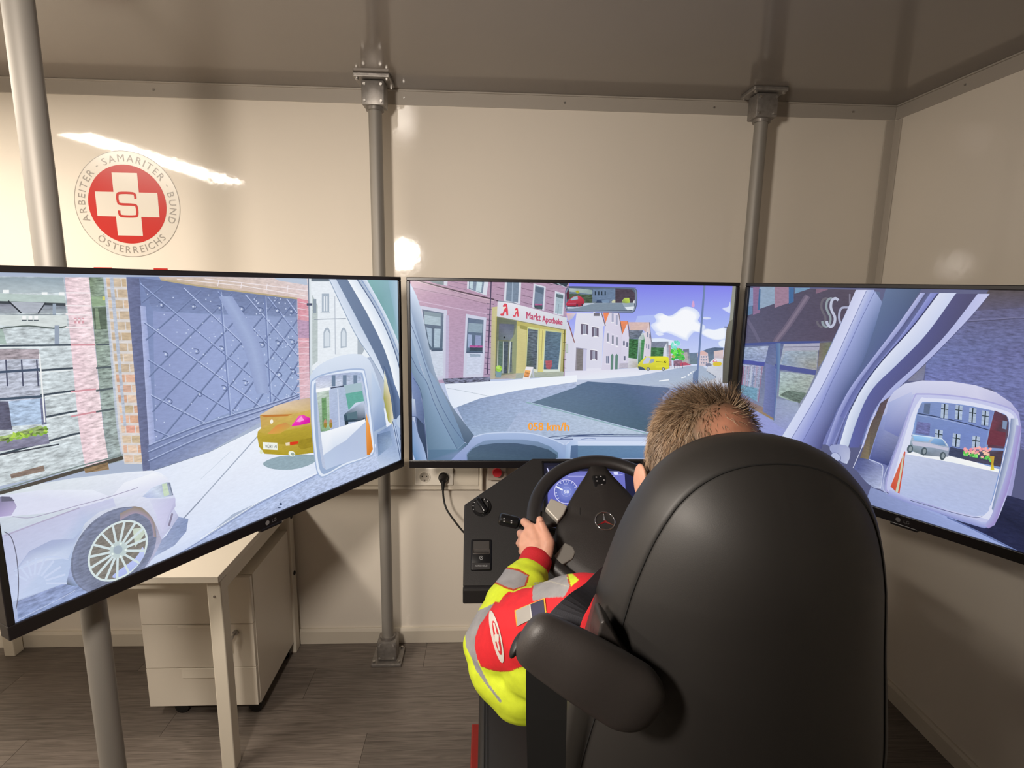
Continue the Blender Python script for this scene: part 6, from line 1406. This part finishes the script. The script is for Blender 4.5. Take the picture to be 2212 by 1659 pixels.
# ------------------------------------------------------------------ the driver
from mathutils.bvhtree import BVHTree
def vcol_material(name, rough, sss=0, sheen=0, bump=0, bscale=300):
    m = bpy.data.materials.new(name); m.use_nodes = True; nt = m.node_tree; b = nt.nodes['Principled BSDF']
    a = nt.nodes.new('ShaderNodeAttribute'); a.attribute_name = 'Col'; 
    tc = nt.nodes.new('ShaderNodeTexCoord'); n = nt.nodes.new('ShaderNodeTexNoise'); n.inputs['Scale'].default_value = 60; n.inputs['Detail'].default_value = 4
    nt.links.new(tc.outputs['Object'], n.inputs['Vector'])
    r = nt.nodes.new('ShaderNodeMapRange'); r.inputs[1].default_value = .3; r.inputs[2].default_value = .7; r.inputs[3].default_value = .93; r.inputs[4].default_value = 1.07
    nt.links.new(n.outputs[0], r.inputs[0])
    v = nt.nodes.new('ShaderNodeVectorMath'); v.operation = 'SCALE'; nt.links.new(a.outputs['Color'], v.inputs[0]); nt.links.new(r.outputs[0], v.inputs['Scale'])
    nt.links.new(v.outputs[0], b.inputs['Base Color'])
    b.inputs['Roughness'].default_value = rough; b.inputs['Specular IOR Level'].default_value = .3
    if sss: b.inputs['Subsurface Weight'].default_value = sss; b.inputs['Subsurface Radius'].default_value = (.01, .004, .002); b.inputs['Subsurface Scale'].default_value = 1
    if bump:
        n2 = nt.nodes.new('ShaderNodeTexNoise'); n2.inputs['Scale'].default_value = bscale; nt.links.new(tc.outputs['Object'], n2.inputs['Vector'])
        bp = nt.nodes.new('ShaderNodeBump'); bp.inputs['Strength'].default_value = bump; bp.inputs['Distance'].default_value = .001; nt.links.new(n2.outputs[0], bp.inputs['Height']); nt.links.new(bp.outputs[0], b.inputs['Normal'])
    return m
def chain(b, L, n=20):
    "tapered capsule chain: list of (point, radius)"
    for (p, r) in L: b.ball(p, r, n=n)
    for (p, r), (q, s) in zip(L, L[1:]):
        if (Vector(q)-Vector(p)).length > 1e-4: b.cyl(p, q, r, s, n=n)
def fuse(b, voxel, smooth_it, fac=.5):
    me = tomesh(b.bm)
    return evalmesh(me, [('REMESH', dict(mode='VOXEL', voxel_size=voxel)), ('SMOOTH', dict(factor=fac, iterations=smooth_it))])
def setcol(me, cols):
    ca = me.color_attributes.new('Col', 'FLOAT_COLOR', 'POINT'); arr = np.ones((len(me.vertices), 4), dtype=np.float32); arr[:, :3] = cols; ca.data.foreach_set('color', arr.ravel())
def coords(me):
    a = np.empty(len(me.vertices)*3, dtype=np.float32); me.vertices.foreach_get('co', a); return a.reshape(-1, 3)

pe = empty('person', (.345, .95, 0), 'driver in red and yellow high-visibility jacket gripping the wheel, short brown hair', 'person')
HC = Vector((.360, .885, 1.392))
LS, RS = Vector((.178, .880, 1.125)), Vector((.515, .885, 1.12))
LE, RE = at(1072, 1392, 1.03), Vector((.66, 1.05, .97))
LW, RW = at(1158, 1210, 1.195), Vector((.515, 1.22, 1.06))
b = B()
# head
b.ball(HC+Vector((0, -.006, .020)), (.091, .100, .110), n=40)
b.ball(HC+Vector((0, .020, -.02)), (.080, .085, .105), n=32)
b.ball(HC+Vector((0, .055, -.075)), (.052, .050, .052), n=24)
b.ball(HC+Vector((0, .098, -.012)), (.014, .020, .024), n=16); b.ball(HC+Vector((0, .106, -.030)), (.015, .016, .012), n=16)
b.ball(HC+Vector((0, .088, -.062)), (.026, .014, .010), n=16); b.ball(HC+Vector((0, .080, .022)), (.055, .022, .014), n=16)
for s_ in (-1, 1):
    EP = HC+Vector((s_*.1035, -.012, -.020))
    b.ball(EP, (.0085, .019, .032), rot=Matrix.Rotation(s_*-.35, 3, 'Z') @ Matrix.Rotation(-.15, 3, 'X'), n=24)
    b.ball(EP+Vector((-s_*.010, .008, -.006)), (.012, .014, .022), n=16)
    b.ball(EP+Vector((-s_*.003, .006, -.027)), (.007, .009, .010), n=16)
chain(b, [(HC+Vector((0, -.012, -.06)), .058), (HC+Vector((0, .0, -.13)), .056), (Vector((.348, .875, 1.18)), .060)])
# torso, arms, legs under the clothes
chain(b, [(Vector((.35, .89, 1.08)), .10), (Vector((.35, .93, .98)), .11), (Vector((.35, .94, .80)), .115), (Vector((.35, .95, .72)), .115)])
chain(b, [(Vector((.35, .88, 1.14)), .07), (LS, .058)]); chain(b, [(Vector((.35, .88, 1.14)), .07), (RS, .058)])
chain(b, [(LS, .055), (LE, .040), (LE.lerp(LW, .4), .038), (LW, .027)]); chain(b, [(RS, .055), (RE, .040), (RE.lerp(RW, .4), .038), (RW, .027)])
for s_ in (-1, 1):
    x_ = .35+s_*.10
    chain(b, [(Vector((x_, .98, .72)), .08), (Vector((x_+s_*.04, 1.36, .74)), .055), (Vector((x_+s_*.04, 1.46, .40)), .045), (Vector((x_+s_*.04, 1.44, .10)), .035), (Vector((x_+s_*.04, 1.56, .045)), .035)])
# left hand round the rim
def hand(b, P):
    wr = P(1163, 1212, 1.188)
    K = {'i': P(1148, 1140, 1.240), 'm': P(1134, 1158, 1.232), 'r': P(1130, 1177, 1.222), 'p': P(1134, 1194, 1.213)}
    for k, r in (('i', .0125), ('m', .0128), ('r', .0122), ('p', .0115)): chain(b, [(wr, .0215), (P(1166, 1185, 1.203).lerp(K[k], .25), .0165), (K[k], r)], n=16)
    chain(b, [(K['i'], .012), (K['m'], .012), (K['r'], .0115), (K['p'], .011)], n=16)
    chain(b, [(K['i'], .0112), (P(1132, 1127, 1.268), .0100), (P(1143, 1131, 1.296), .0085), (P(1162, 1146, 1.296), .0078)], n=14)
    chain(b, [(K['m'], .0114), (P(1124, 1152, 1.262), .0100), (P(1135, 1158, 1.288), .0085), (P(1155, 1166, 1.287), .0078)], n=14)
    chain(b, [(K['r'], .0110), (P(1122, 1173, 1.250), .0095), (P(1134, 1179, 1.274), .0082), (P(1152, 1185, 1.274), .0075)], n=14)
    chain(b, [(K['p'], .0102), (P(1127, 1191, 1.237), .0088), (P(1138, 1196, 1.257), .0076), (P(1152, 1200, 1.258), .007)], n=14)
    chain(b, [(P(1177, 1196, 1.196), .0185), (P(1183, 1172, 1.206), .0170), (P(1176, 1150, 1.221), .0122), (P(1168, 1131, 1.232), .0104), (P(1166, 1123, 1.236), .0096)], n=16)
hand(b, lambda x, y_, Y: at(x, y_, Y))
mx = WC.x
def PR2(x, y_, Y):
    p = at(x, y_, Y); return Vector((2*mx-p.x, p.y, p.z))
hand(b, PR2)
RW2 = PR2(1163, 1212, 1.188); chain(b, [(RW2, .024), (RW, .027)])
LWh = at(1163, 1212, 1.188); chain(b, [(LWh, .024), (LW, .026)])
me = fuse(b, .0032, 6)
co = coords(me)
sk = np.array([.62, .33, .235]); cols = np.tile(sk, (len(co), 1))
hair_c = np.array([.16, .105, .065])
rel = co-np.array(HC)
# hair colour of the scalp: everything above the hairline, thinning on the crown
hairm = (rel[:, 2] > -.035-.25*np.maximum(rel[:, 1]-.03, -.08)) & (rel[:, 1] < .075) & (rel[:, 2] < .2) & (np.abs(rel[:, 0]) < .101) & (rel[:, 2] > -.09)
BALD = Vector((.026, -.076, .084)); bd = np.linalg.norm((rel-np.array(BALD))/np.array([.062, .05, .044]), axis=1)
k = np.clip((bd-.55)/.6, 0, 1)[:, None]; mix_ = hair_c*k+sk*np.array([.92, .78, .7])*(1-k)
cols[hairm] = mix_[hairm]
# warm ears, pinker knuckles
SKIN = vcol_material('skin', .48, sss=.12)
setcol(me, cols)
body = link('body', me, SKIN, pe, smooth=0)
# thumb nail
tn = at(1166, 1127, 1.222)
B().ball(at(1168, 1126, 1.2262), (.0046, .0016, .0060), rot=Matrix.Rotation(.5, 3, 'X'), n=16).build('thumb_nail', mat('nail', (.68, .40, .31), rough=.3), pe, smooth=60)
# eyes
for s_ in (-1, 1):
    ey = B().ball(HC+Vector((s_*.031, .076, .002)), .0125, n=20).build('eye', mat('eye_white', (.8, .78, .75), rough=.2), pe, smooth=60)
    B().ball(HC+Vector((s_*.031, .0845, .002)), (.0055, .0045, .0055), n=16).build('iris', mat('iris_brown', (.05, .03, .02), rough=.2), ey, smooth=60)
# ---- hair strands
random.seed(11)
bvb = BVHTree.FromPolygons([v.co for v in me.vertices], [tuple(p.vertices) for p in me.polygons])
hv, hf, hc = [], [], []
whorl = Vector((.012, -.045, .112))
def strand(root, nrm, d, L, w_, c):
    side = d.cross(nrm)
    if side.length < 1e-4: return
    side.normalize(); i0 = len(hv); droop = random.uniform(.0, .25)
    p = root.copy(); dirv = d.copy()
    segs = 3
    for s_ in range(segs+1):
        ww = w_*(1-s_/segs*.85); hv.append(p+side*ww); hv.append(p-side*ww); hv.append(p+nrm*ww*.8)
        cc = [x*(.8+.45*s_/segs) for x in c]; hc.extend([cc]*3)
        p = p+dirv*(L/segs); dirv = (dirv-nrm*droop*.4+Vector((random.gauss(0, .1), random.gauss(0, .1), random.gauss(0, .1)))).normalized()
    for s_ in range(segs):
        a = i0+s_*3; hf.append((a, a+2, a+5, a+3)); hf.append((a+2, a+1, a+4, a+5)); hf.append((a+1, a, a+3, a+4))
cnt = 0; tries = 0
pal = [(.12, .075, .042), (.17, .11, .065), (.085, .052, .032), (.22, .155, .10), (.14, .095, .062), (.26, .20, .14)]
while cnt < 11000 and tries < 60000:
    tries += 1
    th = random.uniform(0, 2*PI); ph = math.acos(random.uniform(-.45, 1))
    dv = Vector((math.sin(ph)*math.cos(th), math.sin(ph)*math.sin(th), math.cos(ph)))
    hit, nrm, _, _ = bvb.ray_cast(HC+Vector((0, -.004, .02))+dv*.2, -dv)
    if hit is None: continue
    r_ = hit-HC
    if not (r_.z > -.035-.25*max(r_.y-.03, -.08) and r_.y < .07 and abs(r_.x) < .101 and r_.z > -.075): continue
    if (r_-(Vector((-.1035, -.012, -.02)))).length < .034 or (r_-(Vector((.1035, -.012, -.02)))).length < .034: continue
    bdist = math.sqrt(((r_.x-BALD.x)/.062)**2+((r_.y-BALD.y)/.05)**2+((r_.z-BALD.z)/.044)**2)
    if bdist < 1.15 and random.random() < (.93 if bdist < .8 else .6): continue
    away = r_-whorl; away -= nrm*away.dot(nrm)
    if away.length < 1e-4: continue
    away.normalize(); tang = nrm.cross(away)
    top = max(0, min(1, (r_.z-.06)/.06)); down = Vector((0, .15, -1)); down -= nrm*down.dot(nrm)
    d = away*(.55)+tang*.45+down*(.75*(1-top))+nrm*(.18+.65*top*(1 if r_.y > -.05 else .25))+Vector((random.gauss(0, .22), random.gauss(0, .22), random.gauss(0, .22)))
    d.normalize()
    L = random.uniform(.013, .021)+.018*top*random.random()*(1 if r_.y > -.05 else .3)
    if bdist < 1.15: L *= .75
    c = random.choice(pal); g_ = noise.noise(r_*28)*.5+noise.noise(r_*70)*.25; c = tuple(x*1.45*(1+g_*1.1) for x in c)
    strand(hit-nrm*.001, nrm, d, L, random.uniform(.00045, .0009), c); cnt += 1
hm = bpy.data.meshes.new('hair'); hm.from_pydata(hv, [], hf)
setcol(hm, np.clip(np.array(hc), .01, 1))
HAIR = vcol_material('hair_brown', .42)
ho_ = link('hair', hm, HAIR, pe); ho_['kind'] = 'stuff'

# ---- jacket
b = B()
chain(b, [(Vector((.35, .90, 1.03)), .118), (Vector((.35, .915, .93)), .13), (Vector((.35, .95, .80)), .145), (Vector((.35, .955, .735)), .145)], n=28)
chain(b, [(Vector((.265, .905, 1.075)), .108), (Vector((.255, .915, .93)), .118), (Vector((.25, .95, .80)), .132), (Vector((.25, .955, .72)), .132)], n=28)
chain(b, [(Vector((.435, .905, 1.075)), .108), (Vector((.445, .915, .93)), .118), (Vector((.45, .95, .80)), .132), (Vector((.45, .955, .72)), .132)], n=28)
chain(b, [(Vector((.35, .88, 1.135)), .072), (LS+Vector((.02, 0, .005)), .070)], n=24); chain(b, [(Vector((.35, .88, 1.135)), .072), (RS, .070)], n=24)
chain(b, [(Vector((.35, .88, 1.16)), .070), (Vector((.35, .875, 1.20)), .068)], n=24)
UA = LS.lerp(LE, .5)
chain(b, [(LS, .076), (UA+Vector((-.01, 0, .0)), .080), (LE+Vector((.012, -.005, .0)), .076), (LE.lerp(LW, .38), .066), (LE.lerp(LW, .66), .053), (LE.lerp(LW, .78), .045)], n=28)
chain(b, [(at(1128, 1478, .97), .070), (at(1080, 1440, 1.0), .064)], n=24)
chain(b, [(LS+Vector((.01, .03, -.05)), .085), (at(1165, 1420, .95), .078)], n=24)
chain(b, [(RS, .085), (RS.lerp(RE, .5), .086), (RE, .075), (RE.lerp(RW, .4), .064), (RE.lerp(RW, .8), .046)], n=28)
me = fuse(b, .0042, 10)
me = evalmesh(me, [('SUBSURF', dict(levels=1, render_levels=1, subdivision_type='SIMPLE')), ('SMOOTH', dict(factor=.5, iterations=3))])
# folds in the cloth
co = coords(me); nr = np.empty(len(co)*3, dtype=np.float32); me.vertices.foreach_get('normal', nr); nr = nr.reshape(-1, 3)
ax = np.array(LW-LE); ax /= np.linalg.norm(ax)
dsp = np.empty(len(co), dtype=np.float32)
for i, p in enumerate(co):
    v = Vector(p)
    q = Vector((v.x*9, v.y*14, v.z*14)); dsp[i] = noise.noise(q)*.0050+noise.noise(q*2.3+Vector((3, 1, 7)))*.0026
co2 = co+nr*dsp[:, None]
me.vertices.foreach_set('co', co2.astype(np.float32).ravel()); me.update()
# colour blocks (panels of red, fluorescent yellow and reflective tape), digitised in the photo frame for the outward left side
cam_ax = np.array([list(CR), list(CU), list(CF)])
rc = (co2-np.array(EYE)) @ cam_ax.T
u = 1106+FPX*rc[:, 0]/rc[:, 2]; v = 829.5-FPX*rc[:, 1]/rc[:, 2]
def inside(poly, X, Y):
    m_ = np.zeros(len(X), bool); n_ = len(poly)
    for i in range(n_):
        x0, y0 = poly[i-1]; x1, y1 = poly[i]
        c_ = ((y0 > Y) != (y1 > Y)) & (X < (x1-x0)*(Y-y0)/((y1-y0) if y1 != y0 else 1e-9)+x0); m_ ^= c_
    return m_
Zf = lambda L: [(990+x/5.53, 1180+y_/5.53) for x, y_ in L]
YEL, REDJ, SIL, PIP = np.array(srgb('c6d81c')), np.array(srgb('d8202a')), np.array(srgb('8e8a88')), np.array(srgb('b02c20'))
YEL = np.array([.62, .74, .035]); REDJ = np.array([.66, .022, .030]); SIL = np.array([.30, .295, .30]); PIP = np.array([.45, .05, .02])
cols = np.tile(YEL, (len(co2), 1))
X_, Y_, Z_ = co2.T
# torso defaults: red above the chest line, tape bands, yellow below
cols[(Z_ > 1.0)] = REDJ
cols[(Z_ > .90) & (Z_ < .95) & (X_ > .12) & (Y_ < 1.09)] = SIL
cols[(X_ > .55)] = YEL; cols[(X_ > .55) & (Z_ > 1.10)] = REDJ; cols[(X_ > .60) & (Y_ > 1.09) & (Y_ < 1.13)] = SIL
L_side = X_ < .30
facing = ((nr*(co2-np.array(EYE))).sum(1) < .12) & L_side
def paint(poly, c, cond=None): 
    m_ = inside(Zf(poly), u, v) & (facing if cond is None else cond); cols[m_] = c
allL = L_side & (v > 1150)
paint([(-400, -200), (1900, -200), (1900, 3000), (-400, 3000)], YEL, L_side & (Z_ < 1.16))
# forearm tape with piping
paint([(320, 465), (415, 290), (560, 245), (720, 272), (850, 345), (810, 490), (660, 532), (560, 503), (450, 446), (330, 455)], PIP, facing & (Y_ > 1.04))
paint([(335, 440), (430, 305), (560, 262), (700, 290), (830, 350), (790, 470), (660, 510), (560, 480), (450, 425)], SIL, facing & (Y_ > 1.04))
# red sleeve panel
redp = [(400, 700), (440, 660), (490, 670), (540, 590), (600, 540), (660, 550), (760, 505), (890, 490), (905, 350), (1700, 250), (1900, 600), (1700, 1000), (1300, 1300), (800, 1420), (620, 1485), (500, 1492), (380, 1470), (270, 1430), (205, 1300), (185, 1150), (210, 1010), (260, 920), (330, 820)]
paint(redp, REDJ, L_side & (Y_ < 1.075))
paint([(880, 350), (905, 345), (900, 660), (880, 560)], PIP, L_side & (Y_ < 1.05))
# outer tape
paint([(85, 885), (135, 835), (240, 768), (430, 680), (320, 850), (250, 950), (205, 1080), (195, 1200), (240, 1400), (160, 1340), (85, 1190), (75, 1000)], SIL, L_side)
paint([(75, 870), (90, 870), (80, 1000), (90, 1190), (75, 1190), (65, 1000)], YEL, L_side)
paint([(0, 900), (75, 880), (70, 1180), (160, 1345), (250, 1490), (200, 1520), (60, 1300)], YEL, L_side)
# shoulder tape
paint([(905, 330), (1160, 290), (1300, 320), (1340, 480), (1260, 605), (1060, 615), (890, 655), (882, 560), (908, 430)], SIL, L_side & (Y_ < 1.05))
paint([(905, 437), (1100, 412), (1320, 478), (1320, 486), (1100, 425), (905, 450)], np.array([.42, .40, .34]), L_side)
paint([(1290, 310), (1330, 300), (1440, 400), (1350, 480), (1310, 420)], YEL, L_side)
paint([(1290, 310), (1302, 310), (1345, 480), (1330, 490)], PIP, L_side)
# yellow lower sleeve and waist
paint([(270, 1432), (380, 1472), (500, 1494), (620, 1487), (800, 1420), (1300, 1500), (1300, 2700), (100, 2700)], YEL, L_side)
paint([(262, 1420), (380, 1466), (500, 1490), (620, 1482), (800, 1416), (800, 1428), (620, 1494), (500, 1502), (380, 1478), (262, 1436)], PIP, L_side)
paint([(160, 1340), (240, 1400), (360, 1640), (520, 1850), (500, 1870), (330, 1650), (210, 1480)], SIL*.9, L_side)
setcol(me, cols)
JACK = vcol_material('jacket_cloth', .72, bump=.25, bscale=700)
jk = link('jacket', me, JACK, pe, smooth=0)
# cuffs
for W_, E_ in ((LW, LE), (RW, RE)):
    d_ = (W_-E_).normalized(); c0 = E_.lerp(W_, .74); c1 = W_+d_*.012
    b = B(); pts = [c0.lerp(c1, k/8) for k in range(9)]; b.tube(pts, [.040, .0395, .039, .038, .0375, .037, .0372, .0370, .0345], n=32, cap=False)
    m2 = tomesh(b.bm); m2 = evalmesh(m2, [('SOLIDIFY', dict(thickness=.003, offset=-1)), ('SUBSURF', dict(levels=1, render_levels=1))])
    link('cuff', m2, mat('cuff_red', (.52, .012, .022), rough=.75, bump=.3, bump_scale=500), pe, smooth=0)
# badges lying on the sleeve
bvj = BVHTree.FromPolygons([q.co for q in me.vertices], [tuple(p.vertices) for p in me.polygons])
def decal(fn, nu, nv, name, m_, off, parent):
    b = B(); rows = []
    for i in range(nv+1):
        r = []
        for j_ in range(nu+1):
            x, y_ = fn(j_/nu, i/nv); d = ray(x, y_).normalized(); h, n_, _, _ = bvj.ray_cast(EYE, d)
            if h is None or (h-EYE).length > 1.5: h = rows[-1][0] if rows else at(x, y_, 1.0); n_ = -d
            r.append(h+n_*off)
        rows.append(r)
    b.grid(rows); return b.build(name, m_, parent, smooth=0)
def ellf(cx, cy, a, b_, rot):
    c, s_ = math.cos(rot), math.sin(rot)
    def f(u_, v_):
        X, Y = 2*u_-1, 2*v_-1; x = X*math.sqrt(1-Y*Y/2); y_ = Y*math.sqrt(1-X*X/2)
        return (cx+c*a*x-s_*b_*y_, cy+s_*a*x+c*b_*y_)
    return f
bcx, bcy, rot = 990+462/5.53, 1180+1080/5.53, math.radians(-13)
bw_, br_ = mat('badge_white', (.62, .58, .53), rough=.7), mat('badge_red', (.58, .02, .03), rough=.7)
bdg = decal(ellf(bcx, bcy, 10, 57, rot), 8, 24, 'sleeve_badge', bw_, .0016, pe)
decal(ellf(bcx+2, bcy+2, 5.5, 37, rot), 6, 20, 'badge_centre', br_, .0024, bdg)
decal(lambda a, c: (bcx+2+(a-.5)*3.6-(c-.5)*-2*6.0, bcy+(c-.5)*58), 3, 10, 'badge_cross_bar', bw_, .0030, bdg)
decal(lambda a, c: (bcx+2+(a-.5)*9.0, bcy+2+(c-.5)*15), 4, 4, 'badge_cross_bar', bw_, .0030, bdg)
pq = [(990+680/5.53, 1180+770/5.53), (990+1042/5.53, 1180+622/5.53), (990+1062/5.53, 1180+790/5.53), (990+705/5.53, 1180+960/5.53)]
def qf(x0, x1, y0, y1):
    def f(a, c):
        U, V_ = x0+(x1-x0)*a, y0+(y1-y0)*c
        tx = pq[0][0]*(1-U)+pq[1][0]*U, pq[0][1]*(1-U)+pq[1][1]*U; bx = pq[3][0]*(1-U)+pq[2][0]*U, pq[3][1]*(1-U)+pq[2][1]*U
        return (tx[0]*(1-V_)+bx[0]*V_, tx[1]*(1-V_)+bx[1]*V_)
    return f
np_ = decal(qf(0, 1, 0, 1), 12, 8, 'name_patch', mat('patch_yellow', (.62, .36, .04), rough=.7), .0018, pe)
decal(qf(.045, .52, .06, 1), 8, 8, 'patch_field', mat('patch_silver', (.36, .34, .31), rough=.7), .0026, np_)
decal(qf(.52, .955, .06, 1), 8, 8, 'patch_field', mat('patch_navy', (.035, .035, .075), rough=.7), .0026, np_)
decal(qf(.50, .54, .06, 1), 2, 8, 'patch_stripe', mat('patch_white', (.5, .5, .5), rough=.7), .0032, np_)
# trousers and shoes
TR = mat('trouser_red', (.32, .02, .02), rough=.8)
b = B()
chain(b, [(Vector((.26, .98, .72)), .09), (Vector((.44, .98, .72)), .09)])
for s_ in (-1, 1):
    x_ = .35+s_*.10
    chain(b, [(Vector((x_, .97, .725)), .098), (Vector((x_+s_*.04, 1.36, .745)), .07), (Vector((x_+s_*.04, 1.46, .40)), .06), (Vector((x_+s_*.04, 1.44, .13)), .055)])
me = fuse(b, .008, 6); link('trousers', me, TR, pe, smooth=0)
for s_ in (-1, 1):
    x_ = .35+s_*.14
    b = B(); chain(b, [(Vector((x_, 1.42, .07)), .05), (Vector((x_, 1.50, .055)), .05), (Vector((x_, 1.60, .045)), .042)]); b.box((x_, 1.51, .018), (.095, .27, .036), bev=.012)
    me = fuse(b, .006, 4); link('shoe', me, BLACKP, pe, smooth=0)
